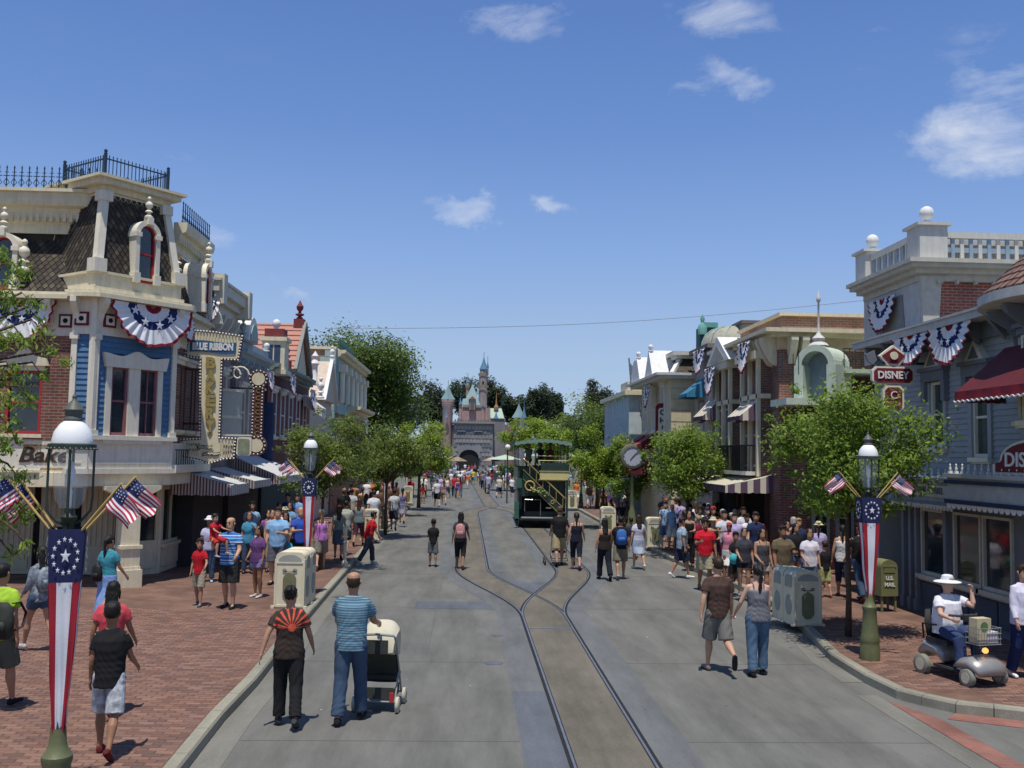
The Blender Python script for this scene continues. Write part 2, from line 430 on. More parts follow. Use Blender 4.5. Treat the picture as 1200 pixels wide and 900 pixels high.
for sd in(-1,1):
 band(strip,21.2,66,sd,-.98,.98,.004 if sd<0 else.005)
band(strip,66,118,0,-1.0,1.0,.004)
struct('track_side_strip',strip,concrete2,road)
bed=MB();band(bed,4,21.2,0,-G,G,.009)
for sd in(-1,1):band(bed,21.2,66,sd,-G,G,.009 if sd<0 else.010)
band(bed,66,118,0,-G,G,.009)
struct('track_bed',bed,brownbed,road)
pp=MB();
p0,p1=W(612,690,z=0),W(648,690,z=0)
pp.poly([(1.0,24.4,.0075),(2.5,24.4,.0075),(2.75,26.9,.0075),(.75,26.9,.0075)])
pp.poly([(.12,10.2,.0075),(.72+.5,10.2,.0075),(.72+.5,14.4,.0075),(.12+.6,14.4,.0075)][:0]or[(.73,10.2,.0065),(1.24,10.2,.0065),(1.24,14.6,.0065),(.73,14.6,.0065)])
pp.poly([(-1.1,22.2,.0035),(.7,22.2,.0035),(.7,23.3,.0035),(-1.1,23.3,.0035)])
struct('concrete_patch',pp,darkpatch,road)
for sd,(y0,y1)in((0,(4,21.2)),(-1,(21.2,66)),(1,(21.2,66)),(0,(66,118))):
 for s in(-1,1):
  zz=.012 if sd<=0 else.0135
  g=MB();band(g,y0,y1,sd,s*G-.045,s*G+.045,zz);struct('rail_groove',g,groove,road)
  r_=MB();band(r_,y0,y1,sd,s*G-(.03 if s>0 else.0),s*G+(.0 if s>0 else.03),zz+.004);struct('rail',r_,railm,road)
jt=MB()
for y in(12.1,16.6,22.4,28.5,36,44,52,61):
 for x0,x1 in((-2.7,trackx(y,-1)-1.0),(trackx(y,1)+1.0,6.0)):
  jt.box(x0,x1,y-.005,y+.005,-.001,.003)
jt.box(-.612,-.604,17,34,-.001,.0032)
struct('slab_joint',jt,M('joint tar',(.095,.098,.098)),road)
plate=MB();plate.box(1.32,2.18,19.75,19.81,.010,.019);struct('drain_bar',plate,railm,road)
cov=MB()
for(u,v,r)in((578,777,.16),(583,745,.12)):
 c=W(u,v,z=0);cov.lathe([(0,.006),(r,.006),(r,.0)],18,(c.x,c.y,0))
struct('manhole_cover',cov,darkpatch,road)
lit=MB()
for i in range(60):
 x,y=random.uniform(-2.6,5.8),random.uniform(10.5,40)
 if abs(x-TC)<.5:continue
 s=random.uniform(.008,.018);a=random.random()*6
 lit.add([(x+s*math.cos(a+k*2.1),y+s*math.sin(a+k*2.1),.003+(.006 if k==0 else 0))for k in range(3)],[(0,1,2)])
struct('litter',lit,M('litter',(.6,.58,.5)),road)
def kerbline(pix,z=0):return[W(u,v,z=z)for u,v in pix]
LK=[Vector((-2.7,4,0)),Vector((-2.82,8,0)),*kerbline([(262,847),(300,806),(358,731),(418,660),(452,622)])]
y_last=LK[-1];LK+=[Vector((-3.42,52,0)),Vector((-3.5,60,0)),Vector((-3.6,70,0))]
LK.sort(key=lambda p:p.y)
print('LK',[(round(p.x,2),round(p.y,1))for p in LK])
RK=kerbline([(1210,846),(1165,841),(1120,836),(1080,827),(1050,819),(1012,800),(974,776),(935,736),(884,700),(770,650),(680,600)])
RK=[Vector((40,RK[0].y-.3,0)),Vector((12,RK[0].y-.1,0))]+RK+[Vector((7.15,66,0)),Vector((7.2,74,0))]
print('RK',[(round(p.x,2),round(p.y,1))for p in RK])
def offs(line,d):
 out=[]
 for i,p in enumerate(line):
  t=(line[min(i+1,len(line)-1)]-line[max(i-1,0)]);t.z=0;t.normalize();out.append(p+Vector((t.y,-t.x,0))*d)
 return out
def smoothline(line,step=1.0):
 out=[]
 n=len(line)
 for i in range(n-1):
  p0,p1,p2,p3=line[max(i-1,0)],line[i],line[i+1],line[min(i+2,n-1)]
  k=max(1,int((p2-p1).length/step))
  for j in range(k):
   t=j/k;out.append(.5*((2*p1)+(p2-p0)*t+(2*p0-5*p1+4*p2-p3)*t*t+(3*p1-p0-3*p2+p3)*t**3))
 return out+[line[-1]]
LK=smoothline(LK,.9);RK=smoothline(RK,.9)
def kerb(line,side,parent):
 """one kerb stone per stretch: side=+1 pavement lies to the left of travel"""
 inn=offs(line,-.16*side);
 for i in range(len(line)-1):
  a,b,c,d=line[i],line[i+1],inn[i+1],inn[i]
  if a.y>62:break
  e=(b-a)*(.006/max((b-a).length,.01));a=a+e;b=b-e;c=c-e;d=d+e
  h=KZ+.012;k=(c-b).normalized()*.02
  k1=MB();vs=[Vector((q.x,q.y,0))for q in(a,b,c,d)]+[Vector((q.x,q.y,h))for q in(a+k,b+k,c,d)]+[Vector((q.x,q.y,h-.03))for q in(a,b)]
  k1.add(vs,[(0,1,9,8),(8,9,5,4),(4,5,6,7),(2,3,7,6),(1,2,6,5,9),(3,0,8,4,7)]if side*1>0 else[(1,0,8,9),(9,8,4,5),(5,4,7,6),(3,2,6,7),(2,1,9,5,6),(0,3,7,4,8)])
  part('kerb_stone',k1,kerbm,parent)
 gl=offs(line,.34*side);g=MB()
 for i in range(len(line)-1):
  g.add([(p.x,p.y,.0045)for p in(line[i],line[i+1],gl[i+1],gl[i])],[(0,1,2,3)])
 return g
def slab(name,line,side,xfar):
 inn=offs(line,-.16*side);m_=MB()
 for i in range(len(inn)-1):
  a,b=inn[i],inn[i+1]
  m_.add([(a.x,a.y,KZ),(b.x,b.y,KZ),(xfar(b),b.y if abs(b.y-a.y)>.05 or True else a.y,KZ),(xfar(a),a.y,KZ)],[(0,1,2,3)])
 return m_
lm=slab('pavement',LK,1,lambda p:-30)
pav_l=struct('pavement',lm,pavebrick)
g=kerb(LK,1,pav_l);struct('gutter',g,gutter,road)
rm=MB();inn=offs(RK,-.16*-1)
i0=2
poly=[(p.x,p.y,KZ)for p in offs(RK,.16)]
inn=[Vector(p)for p in poly]
rm.poly([(p.x,p.y,KZ)for p in inn]+[(40,74,KZ)])
pav_r=struct('pavement',rm,pavebrick)
g=kerb(RK,-1,pav_r)
gl=MB()
c=offs([p for p in RK if p.y>14.5],-.34)
L2=[p for p in RK if p.y>14.5]
for i in range(len(L2)-1):gl.add([(p.x,p.y,.0045)for p in(L2[i],L2[i+1],c[i+1],c[i])],[(0,1,2,3)])
gl.add([(5.72,5,.0045),(6.02,5,.0045),(6.12,14.5,.0045),(5.8,14.5,.0045)],[(0,1,2,3)])
struct('gutter',gl,gutter,road)
rb=MB();rb.poly([(6.12,5,.006),(6.44,5,.006),(6.44,13.2,.006),(6.12,14.2,.006)])
aa=offs(RK,-.02);bb=offs(RK,-.42)
idx=[i for i,p in enumerate(RK)if p.y<14.0 and p.x>6.6 and p.x<30]
for i,j in zip(idx[:-1],idx[1:]):
 rb.add([(q.x,q.y,.0055)for q in(aa[i],aa[j],bb[j],bb[i])],[(0,1,2,3)])
struct('brick_band',rb,redband,road)
bm_=[M('paving brick %d'%i,c,rough=.85,var=.16,scale=9,bump=.3)for i,c in enumerate([(.215,.12,.088),(.17,.092,.07),(.245,.14,.105),(.195,.115,.09),(.14,.085,.07)])]
def bmesh_(m_):
 b=MB();x,y,h,e=.1,.0475,.012,.004
 b.add([(-x,-y,0),(x,-y,0),(x,y,0),(-x,y,0),(-x+e,-y+e,h),(x-e,-y+e,h),(x-e,y-e,h),(-x+e,y-e,h)],[(4,5,6,7),(0,1,5,4),(1,2,6,5),(2,3,7,6),(3,0,4,7)])
 return b.mesh('brick',m_)
bme=[bmesh_(m_)for m_ in bm_]
def kx(line,y):
 for p,q in zip(line[:-1],line[1:]):
  if min(p.y,q.y)<=y<=max(p.y,q.y)and abs(q.y-p.y)>1e-6:return p.x+(q.x-p.x)*(y-p.y)/(q.y-p.y)
 return line[-1].x
def brickfield(parent,cells,n_single):
 cells.sort(key=lambda c:c[0]**2+c[1]**2)
 for(x,y)in cells[:n_single]:
  link('brick',random.choice(bme),parent,Vector((x,y,KZ-.006+random.uniform(-.0015,.0015)))-wl(parent),random.uniform(-.012,.012))
 st=MB();e=.004;h=.006;mats=bm_
 for(x,y)in cells[n_single:]:
  hx,hy=.1,.0475;z=KZ+h+random.uniform(-.002,.002)
  st.add([(x-hx,y-hy,KZ-.006),(x+hx,y-hy,KZ-.006),(x+hx,y+hy,KZ-.006),(x-hx,y+hy,KZ-.006),(x-hx+e,y-hy+e,z),(x+hx-e,y-hy+e,z),(x+hx-e,y+hy-e,z),(x-hx+e,y+hy-e,z)],[(4,5,6,7),(0,1,5,4),(1,2,6,5),(3,0,4,7)],random.choice((0,0,1,1,2,3,3,4)))
 part('brick_course',st,mats,parent,kind='stuff')
cells=[]
y=10.3;row=0
while y<21:
 x1=kx(LK,y)-.16-.12;x=x1-(.105 if row%2 else 0);xl=-547/1150*y*1.03-.6
 while x>max(-12,xl):cells.append((x,y));x-=.21
 y+=.105;row+=1
brickfield(pav_l,cells,300)
cells=[];y=13.0;row=0
def right_edge(x):
 best=99
 for p,q in zip(inn[:-1],inn[1:]):
  if min(p.x,q.x)<=x<=max(p.x,q.x)and abs(q.x-p.x)>1e-6:
   best=min(best,p.y+(q.y-p.y)*(x-p.x)/(q.x-p.x))
 return best
while y<20:
 x=6.4+(.105 if row%2 else 0)
 while x<min(10.6,.62*y+.3):
  if y-.06>right_edge(x)and y-.06>right_edge(x+.1)and y-.06>right_edge(x-.1)and x-.1>kx([p for p in inn if p.y>14.3],y):cells.append((x,y))
  x+=.21
 y+=.105;row+=1
brickfield(pav_r,cells,300)
print('bricks',len(cells))
# ====== shared building pieces
def win_mesh(w,h,fm,style='sash',fw=.055,depth=.06):
 """frame mesh (material 0) in wall coordinates: x along the wall, y into the wall, z up; lower left corner at 0"""
 m=MB();d=depth
 m.box(0,fw,-.02,d,0,h);m.box(w-fw,w,-.02,d,0,h);m.box(fw,w-fw,-.02,d,0,fw*1.3);m.box(fw,w-fw,-.02,d,h-fw,h)
 if style in('sash','sash2'):m.box(fw,w-fw,0,d-.01,h*.5-fw*.45,h*.5+fw*.45)
 if style=='sash2':m.box(w/2-.014,w/2+.014,.005,d-.015,fw,h-fw)
 if style=='two':m.box(w/2-fw/2,w/2+fw/2,-.01,d-.01,fw,h-fw)
 if style=='grid':
  for k in(1,2):m.box(w*k/3-.014,w*k/3+.014,0,d-.02,fw,h-fw)
  for k in(1,2,3):m.box(fw,w-fw,.002,d-.022,h*k/4-.014,h*k/4+.014)
 return m.mesh('window',fm)
def pane_mesh(w,h,gm,y=.045):
 m=MB();m.box(.03,w-.03,y,y+.012,.03,h-.03);return m.mesh('pane',gm)
def window(f,a,z,w_,h,parent,fm=white,gm=None,style='sash',sill=None,head=None,d=.0,headstyle='flat',curtain=False):
 gm=gm or glass;w_=round(w_,2);h=round(h,2)
 o=inst('window',cached(('w',w_,h,fm.name,style),lambda:win_mesh(w_,h,fm,style)),f,a,z,d,parent)
 p=link('pane',cached(('p',w_,h,gm.name),lambda:pane_mesh(w_,h,gm)),o)
 if curtain:
  def cm():
   m=MB();m.grid(lambda s,t:(.05+s*(w_-.1)*.98,.10+.012*math.sin(s*40),h*.05+t*h*.9),24,1);return m.mesh('curtain',clearw)
  link('curtain',cached(('c',w_,h),cm),o)
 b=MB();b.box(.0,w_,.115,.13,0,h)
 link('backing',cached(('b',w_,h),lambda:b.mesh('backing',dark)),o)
 if sill:
  def smk():
   m=MB();m.box(-.08,w_+.08,-.12,.03,-.09,-.005);m.box(-.05,w_+.05,-.07,.03,-.13,-.09);return m.mesh('sill',sill)
  link('sill',cached(('s',w_,sill.name),smk),o)
 if head:
  def hmk():
   m=MB()
   if headstyle=='flat':
    m.box(-.1,w_+.1,-.13,.03,h+.12,h+.2);m.box(-.06,w_+.06,-.07,.03,h+.005,h+.12)
   elif headstyle=='pointed':
    m.box(-.14,w_+.14,-.16,.03,h+.20,h+.29);m.box(-.09,w_+.09,-.07,.03,h+.005,h+.20)
    m.box(-.13,0,-.13,.03,h-.25,h+.20);m.box(w_,w_+.13,-.13,.03,h-.25,h+.20)
    m.prism([(-.0,-.12,h+.29),(w_,-.12,h+.29),(w_/2,-.12,h+.62)],(0,.14,0))
   elif headstyle=='crest':
    pts=[(-.16,h+.12),(w_+.16,h+.12),(w_+.10,h+.30),(w_*.78,h+.36),(w_*.62,h+.52),(w_*.5,h+.58),(w_*.38,h+.52),(w_*.22,h+.36),(-.10,h+.30)]
    m.prism([(x,-.12,z_)for x,z_ in pts],(0,.15,0));m.box(-.06,w_+.06,-.06,.03,h+.005,h+.12)
   elif headstyle=='arch':
    n=12;r0,r1=w_/2,w_/2+.12
    for k in range(n):
     t0,t1=math.pi*k/n,math.pi*(k+1)/n
     q=lambda r,t:(w_/2+r*math.cos(t),-.09,h+r*math.sin(t)*.9)
     m.prism([q(r0,t0),q(r1,t0),q(r1,t1),q(r0,t1)],(0,.12,0))
    m.prism([(w_/2+r0*math.cos(math.pi*k/n),.02,h+.9*r0*math.sin(math.pi*k/n))for k in range(n+1)],(0,.02,0))
   return m.mesh('lintel',head)
  link('lintel',cached(('h',w_,h,head.name,headstyle),hmk),o)
 return o
def cornice(f,a0,a1,z,parent,m=cream,h=.35,out=.45,dent=True,name='cornice',brackets=0,brm=None):
 mb=MB()
 prof=[(0,z),(0.05,z),(0.05,z+h*.25),(out*.45,z+h*.4),(out*.55,z+h*.62),(out*.9,z+h*.66),(out,z+h*.82),(out,z+h),(0,z+h)]
 fprofile(mb,f,prof,a0,a1);o=part(name,mb,m,parent)
 if dent:
  d=MB();n=int((a1-a0)/.16);n=max(n,2)
  for i in range(n):
   a=a0+(a1-a0)*(i+.5)/n;fbox(d,f,a-.04,a+.04,z+h*.28,z+h*.5,out*.3,out*.52)
  c=part('dentil_row',d,m,o,kind='stuff')
 if brackets:
  def bk():
   m_=MB();m_.prism([(0,0,0),(0,-out*.8,0),(0,-out*.8,-.1),(0,-out*.35,-.22),(0,-.06,-.5),(0,0,-.5)],(.11,0,0));return m_.mesh('bracket',brm or m)
  me=cached(('bk',round(out,2),(brm or m).name),bk)
  for i in range(brackets):
   inst('bracket',me,f,a0+(a1-a0)*(i+.5)/brackets-.055,z+h*.2,0,parent)
 return o
def pilaster(f,a,z0,z1,w_,parent,m=cream,d=.1,name='pilaster'):
 mb=MB();fbox(mb,f,a-w_/2,a+w_/2,z0,z1,0,d);fbox(mb,f,a-w_/2-.03,a+w_/2+.03,z1-.14,z1,0,d+.04)
 fbox(mb,f,a-w_/2-.03,a+w_/2+.03,z0,z0+.16,0,d+.04);return part(name,mb,m,parent)
def finial(parent,c,s=1.0,m=cream2,name='finial'):
 mb=MB();mb.lathe([(0,0),(.16,0),(.16,.06),(.08,.12),(.06,.2),(.15,.24),(.10,.3),(.05,.34),(.13,.44),(.15,.52),(.12,.6),(.05,.66),(.04,.7),(.075,.75),(.08,.79),(.05,.84),(0,.87)],14)
 me=cached(('fin',m.name),lambda:mb.mesh('finial',m,40))
 return link(name,me,parent,Vector(c)-wl(parent),scale=s)
def ball_finial(parent,c,r=.2,m=white):
 mb=MB();mb.lathe([(0,0),(r*1.05,0),(r*1.05,r*.3),(r*.6,r*.45),(r*.4,r*.75),(r*.75,r*1.05),(r,r*1.6),(r*.96,r*2.1),(r*.7,r*2.55),(r*.3,r*2.78),(0,r*2.82)],20)
 return link('ball_finial',cached(('bf',m.name,round(r,2)),lambda:mb.mesh('ball_finial',m,40)),parent,Vector(c)-wl(parent))
def siding(f,a0,a1,z0,z1,parent,m,step=.13,holes=(),d=.0):
 """lapped boards, each a part; holes = [(a0,a1,z0,z1)]"""
 z=z0
 while z<z1-.02:
  zt=min(z+step,z1);segs=[(a0,a1)]
  for(h0,h1,hz0,hz1)in holes:
   if hz0<zt-.01 and hz1>z+.01:
    new=[]
    for s0,s1 in segs:
     if h0>s0:new.append((s0,min(h0,s1)))
     if h1<s1:new.append((max(h1,s0),s1))
    segs=[q for q in new if q[1]-q[0]>.02]
  for s0,s1 in segs:
   mb=MB();fprofile(mb,f,[(d,z),(d+.035,z+.002),(d+.012,zt),(d,zt)],s0,s1);part('board',mb,m,parent)
  z+=step
def star_pts(r,n=5,k=.4,rot=math.pi/2):
 return[(r*(1 if i%2==0 else k)*math.cos(rot+math.pi*i/n),r*(1 if i%2==0 else k)*math.sin(rot+math.pi*i/n))for i in range(2*n)]
 # ------ bunting
clred=M('bunting red cloth',(.24,.014,.028),var=.18,scale=9);clwhite=M('bunting white cloth',(.74,.74,.76),var=.05,scale=9);clblue=M('bunting navy cloth',(.018,.03,.13),var=.2,scale=9)
def bunting_mesh(w_,h,pleats=13,seed=0):
 rg=random.Random(seed);m=MB();nu,nv=pleats*6,14
 rings=[(.17,0),(.38,1),(.60,2),(.90,1),(1.01,0)]
 ph=[rg.uniform(-.25,.25)for _ in range(pleats+2)]
 def pos(s,t):
  a=math.pi*(1-s);r=.06+t*.94
  k=s*pleats;i=int(min(k,pleats-1));wob=math.sin(2*math.pi*(k+ph[i]*.6))*.5+.5
  rr=r*(1-.018*(wob if t>.8 else 0))+.02*math.sin(k*2.4+seed)*t
  sag=1+.08*math.sin(a)*t
  return(w_/2+rr*w_/2*math.cos(a)*(1-.04*t*math.sin(a)),-(.05+.055*wob*(.25+t)+.07*math.sin(a)*t),-rr*h*math.sin(a)*sag)
 def mi(s,t):
  for q,k in rings:
   if.06+t*.94<q:return k
  return 0
 m.grid(pos,nu,nv,mfn=mi)
 for k in(2,5,8,11):
  s=k/pleats-.5/pleats;c=Vector(pos(s,.46));a=math.pi*(1-s)
  pts=star_pts(.09*w_/1.6)
  m.add([(c.x+x,c.y-.045,c.z+y)for x,y in pts]+[(c.x,c.y-.055,c.z)],[(10,i,(i+1)%10)for i in range(10)],1)
 me=m.mesh('bunting',[clred,clwhite,clblue],smooth=True);return me
def bunting(f,a0,a1,ztop,h,d,parent,label,cat='bunting',group='pleated patriotic buntings on the facades',seed=0):
 w_=a1-a0;me=cached(('bunt',round(w_,2),round(h,2),seed),lambda:bunting_mesh(w_,h,13 if w_>.9 else 9,seed))
 o=link('bunting',me,None,f.p(a0,ztop,d),f.rz);tag(o,label,cat,group)
 return o
 # ====== left corner building (bakery)
TX=Vector((-12.0,26.0,0))
bak=thing('corner_bakery','cream and blue corner shop with slate mansard tower and brick side wall, nearest left','building',TX)
C1=Vector((-8.79,23.3,0));C2=Vector((-7.41,25.1,0));dd=(C2-C1).normalized();Lse=(C2-C1).length
FS=F((-16,23.8),(1,0))
FC0=F((-9.28,23.3),(1,0))
FSE=F(C1,dd)
FE=F(C2,(0,1))
zb,ze=3.45,6.95
sw=FS.rect(9,434,50,508)
mb=MB();aw0,aw1,zw0,zw1=sw;A1=16-9.28+.0
def wall_with_hole(mb,f,a0,a1,z0,z1,holes,d0=-.25,d1=0):
 xs=sorted({a0,a1,*[h[0]for h in holes],*[h[1]for h in holes]});zs=sorted({z0,z1,*[h[2]for h in holes],*[h[3]for h in holes]})
 xs=[x for x in xs if a0<=x<=a1];zs=[z for z in zs if z0<=z<=z1]
 for i in range(len(xs)-1):
  for j in range(len(zs)-1):
   cx,cz=(xs[i]+xs[i+1])/2,(zs[j]+zs[j+1])/2
   if any(h[0]<cx<h[1]and h[2]<cz<h[3]for h in holes):continue
   fbox(mb,f,xs[i],xs[i+1],zs[j],zs[j+1],d0,d1)
wall_with_hole(mb,FS,0,A1,3.75,6.1,[sw]);part('brick_wall',mb,brickred,bak)
window(FS,aw0,zw0,aw1-aw0,zw1-zw0,bak,redp,glass,'sash',sill=cream,head=cream,headstyle='crest',d=-.02)
text('lettering','MELROSE',FS,(aw0+aw1)/2,zw1-.32,-.075+.03+.012,.13,M('dull gold lettering',(.20,.15,.07)),bak,wfit=.62,ext=.002)
mb=MB();fbox(mb,FS,0,A1+.0,3.62,3.75,-.2,.06);part('string_course',mb,brickred,bak)
mb=MB();fbox(mb,FS,0,A1,2.82,3.62,-.2,.02);sb=part('sign_board',mb,cream2,bak)
mb=MB()
for z0_,z1_ in((3.5,3.58),(2.84,2.90)):fbox(mb,FS,3,A1-.1,z0_,z1_,.022,.05)
part('molding',mb,cream,sb)
a_,z_=FS.hit(61,535);text('lettering','Bakery',FS,a_+.12,z_+.02,.035,.38,M('dark brown lettering',(.05,.03,.02)),bak,wfit=1.75,ext=.006,shear=.25,bold=.012)
a_,z_=FS.hit(37,527);text('lettering','FRESH',FS,a_+.03,z_+.06,.035,.11,M('gold brown lettering',(.30,.16,.05)),bak,ext=.006,bold=.004)
a_,z_=FS.hit(56,548);text('lettering','COOKIES',FS,a_+.12,z_-.06,.035,.10,_mats['gold brown lettering'],bak,ext=.006,bold=.004)
mb=MB()
fbox(mb,FS,0,A1,6.1,ze,-.2,.04);part('frieze',mb,cream2,bak)
mb=MB();fbox(mb,FC0,0,.49,6.1,ze,-.4,.05);part('frieze',mb,cream2,bak)
mb=MB();fbox(mb,FSE,0,Lse,6.1,ze,-.4,.05);part('frieze',mb,cream2,bak)
for f_,aa_,dd_ in((FS,A1-.35,.05),(FC0,.22,.06),(FSE,.35,.06),(FSE,Lse-.5,.06)):
 a_=aa_;mb=MB();wv=.16
 fbox(mb,f_,a_-wv,a_+wv,6.3,6.62,dd_-.01,dd_+.03);o=part('vent_frame',mb,darkred,bak)
 mb=MB();fbox(mb,f_,a_-wv+.05,a_+wv-.05,6.35,6.57,dd_+.03,dd_+.04);part('vent_panel',mb,cream2,o)
 mb=MB();c=f_.p(a_,6.46,dd_+.045);ring=[c+f_.u*.06*math.cos(t*math.pi/5)+Vector((0,0,.06*math.sin(t*math.pi/5)))for t in range(10)];mb.poly(ring);part('vent_hole',mb,dark,o)
mb=MB();fbox(mb,FC0,.1,.49,3.75,6.1,-.4,-.01);fbox(mb,FSE,0,Lse,3.75,6.1,-.4,-.07);part('oriel_core',mb,bluesid,bak)
siding(FC0,.12,.40,3.75,6.1,bak,bluesid,d=-.01)
w1=FSE.rect(130,434,150,510);w2=FSE.rect(163,438,184,511)
hz0,hz1=min(w1[2],w2[2]),max(w1[3],w2[3])
hole=(w1[0]-.14,w2[1]+.14,hz0-.12,hz1+.3)
siding(FSE,.12,Lse-.12,3.75,6.1,bak,bluesid,holes=[hole],d=-.07+.06)
mb=MB()
fbox(mb,FSE,hole[0],w1[0],hz0-.12,hz1+.1,-.05,.06);fbox(mb,FSE,w1[1],w2[0],hz0-.12,hz1+.1,-.05,.07);fbox(mb,FSE,w2[1],hole[1],hz0-.12,hz1+.1,-.05,.06)
fbox(mb,FSE,hole[0]-.03,hole[1]+.03,hz0-.2,hz0-.0,-.05,.1);part('window_surround',mb,cream2,bak)
sc=MB();h0,h1=hole[0]-.12,hole[1]+.12;n_=24
top=[(h0+(h1-h0)*i/n_,hz1+.34+.16*math.exp(-((i/n_-.5)/.14)**2)+.07*abs(math.cos(i/n_*math.pi))**6)for i in range(n_+1)]
fprism(sc,FSE,[(h0+.07,hz1+.08)]+[(h1-.07,hz1+.08)]+list(reversed(top)),-.02,.12);part('pediment',sc,cream2,bak)
window(FSE,w1[0],hz0,w1[1]-w1[0],hz1-hz0+.1,bak,M('mauve sash paint',(.25,.11,.13)),glass,'sash',d=-.0,curtain=True)
window(FSE,w2[0],hz0,w2[1]-w2[0],hz1-hz0+.1,bak,_mats['mauve sash paint'],glass,'sash2',d=-.0)
for f_,a_ in((FC0,.07),(FSE,.06),(FSE,Lse-.07)):pilaster(f_,a_,3.7,6.12,.13,bak,cream2,.07,'corner_post')
mb=MB();c=C1+Vector((0,0,0));mb.tube([(C1.x,C1.y,3.7),(C1.x,C1.y,ze)],.1,8);part('corner_post',mb,cream2,bak)
for f_,a0_,a1_ in((FC0,0,.49),(FSE,0,Lse)):
 mb=MB();fbox(mb,f_,a0_,a1_,2.86,3.70,-.35,.03);fbox(mb,f_,a0_-.05,a1_+.05,3.64,3.74,-.3,.13);fbox(mb,f_,a0_-.04,a1_+.04,2.84,2.96,-.3,.09)
 fbox(mb,f_,a0_+.14,a1_-.14,3.52,3.56,.03,.05);fbox(mb,f_,a0_+.14,a1_-.14,3.08,3.12,.03,.05);part('oriel_panel',mb,cream2,bak)
mb=MB();mb.prism([(-9.9,23.35,2.55),(C1.x,C1.y+.03,2.55),(C2.x-.02,C2.y,2.55),(-7.43,27,2.55),(-9.9,27,2.55)],(0,0,.3));part('arcade_lintel',mb,cream,bak)
mb=MB();fbox(mb,FS,0,A1+.2,2.5,2.84,-.3,.0);part('lintel_band',mb,cream,bak)
colx,coly=-8.1,24.25
mb=MB()
def sqc(mb,x,y,h,z0,z1,ang=.65):
 c,s_=math.cos(ang)*h,math.sin(ang)*h
 mb.obox((x,y,(z0+z1)/2),(c,s_,0),(-s_,c,0),(0,0,(z1-z0)/2))
for h,z0,z1 in((.27,.14,.55),(.235,.55,.62),(.215,.62,1.05),(.26,1.05,1.13),(.20,1.13,2.35),(.24,2.30,2.36),(.27,2.36,2.56)):sqc(mb,colx,coly,h,z0,z1)
part('column',mb,cream,bak)
for sx in(-1,1):
 mb=MB();q=Vector((colx,coly,0));t=dd*sx
 mb.prism([q+t*.2+Vector((0,0,2.0)),q+t*.26+Vector((0,0,2.0)),q+t*.4+Vector((0,0,2.3)),q+t*.75+Vector((0,0,2.46)),q+t*.75+Vector((0,0,2.55)),q+t*.2+Vector((0,0,2.55))],Vector((dd.y,-dd.x,0))*.16)
 part('arch_spandrel',mb,cream,bak)
FR=F((-16,26.3),(1,0))
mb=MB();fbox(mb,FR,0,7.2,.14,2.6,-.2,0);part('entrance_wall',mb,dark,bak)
for a_ in(3.3,4.35,5.4,6.45):
 mb=MB();fbox(mb,FR,a_-.45,a_+.42,.16,2.5,0,.05);dr=part('door',mb,M('entrance cream',(.46,.41,.30),var=.1),bak)
 mb=MB()
 for q in range(6):fbox(mb,FR,a_-.4+.14*q,a_-.33+.14*q,.9,2.35,.05,.075)
 fbox(mb,FR,a_-.36,a_+.33,.28,.78,.05,.08);part('door_panel',mb,_mats['entrance cream'],dr)
p0,p1=W(176,676,z=.14),Vector((-8.15,26.9,0))
FA=F((-8.9,25.9),(p1-Vector((-8.9,25.9,0))));lenA=(p1-Vector((-8.9,25.9,0))).length
mb=MB();fbox(mb,FA,0,lenA,.14,.95,-.15,0);fbox(mb,FA,0,lenA,2.35,2.75,-.15,0);fbox(mb,FA,0,.08,.95,2.35,-.15,0);fbox(mb,FA,lenA-.08,lenA,.14,2.75,-.15,.02);fbox(mb,FA,.2,lenA-.2,.3,.8,0,.03);part('return_wall',mb,cream,bak)
window(FA,.08,.95,lenA-.16,1.4,bak,cream,glass,'plain',d=-.03)
FB=F((-8.15,26.9),(0,1));LB=4.2
mb=MB();wall_with_hole(mb,FB,0,LB,.14,3.6,[(.15,1.75,.9,2.4),(2.15,3.9,.9,2.4)],-.2,0);fbox(mb,FB,.2,1.7,.3,.8,0,.03);fbox(mb,FB,2.2,3.85,.3,.8,0,.03);part('shopfront',mb,cream,bak)
window(FB,.15,.9,1.6,1.5,bak,cream,glassg,'two',d=-.02,sill=cream);window(FB,2.15,.9,1.75,1.5,bak,cream,glass,'two',d=-.02,sill=cream)
mb=MB();fbox(mb,FB,1.78,2.12,.14,2.75,0,.08);part('pilaster',mb,cream,bak)
FU=F((-7.55,25.15),(0,1));LU=3.3
mb=MB();fbox(mb,FU,0,LU,2.75,ze,-.3,0);part('brick_wall',mb,brickdark,bak)
for a_ in(.3,1.3,2.3):window(FU,a_,3.95,.7,1.7,bak,M('brown sash paint',(.13,.06,.05)),glass,'sash',sill=cream,head=cream2,d=.01)
mb=MB();fbox(mb,FU,0,LU,2.85,3.05,0,.25);fbox(mb,FU,0,LU,3.05,3.6,0,.05);part('balcony_ledge',mb,cream2,bak)
for i in range(9):
 mb=MB();mb.tube([FU.p(.1+.2*i,3.05,.22),FU.p(.1+.2*i,3.42,.22)],.014,5);part('picket',mb,iron,bak)
mb=MB();mb.bar(FU.p(0,3.43,.22),FU.p(1.9,3.43,.22),.03);part('rail',mb,iron,bak)
mb=MB();fbox(mb,FU,0,LU,6.1,ze,0,.05);part('frieze',mb,cream2,bak)
eo=.38
mb=MB();E=[(-16,23.8-eo),(-9.5,23.8-eo),(-9.32,23.3-eo*.8),(C1.x-.1,C1.y-eo),(C1.x+.22,C1.y-eo+.05),(C2.x+eo*1.1,C2.y-.1),(C2.x+eo*1.1,C2.y+.2),(-7.32,25.9),(-7.32,28.45),(-16,28.45)]
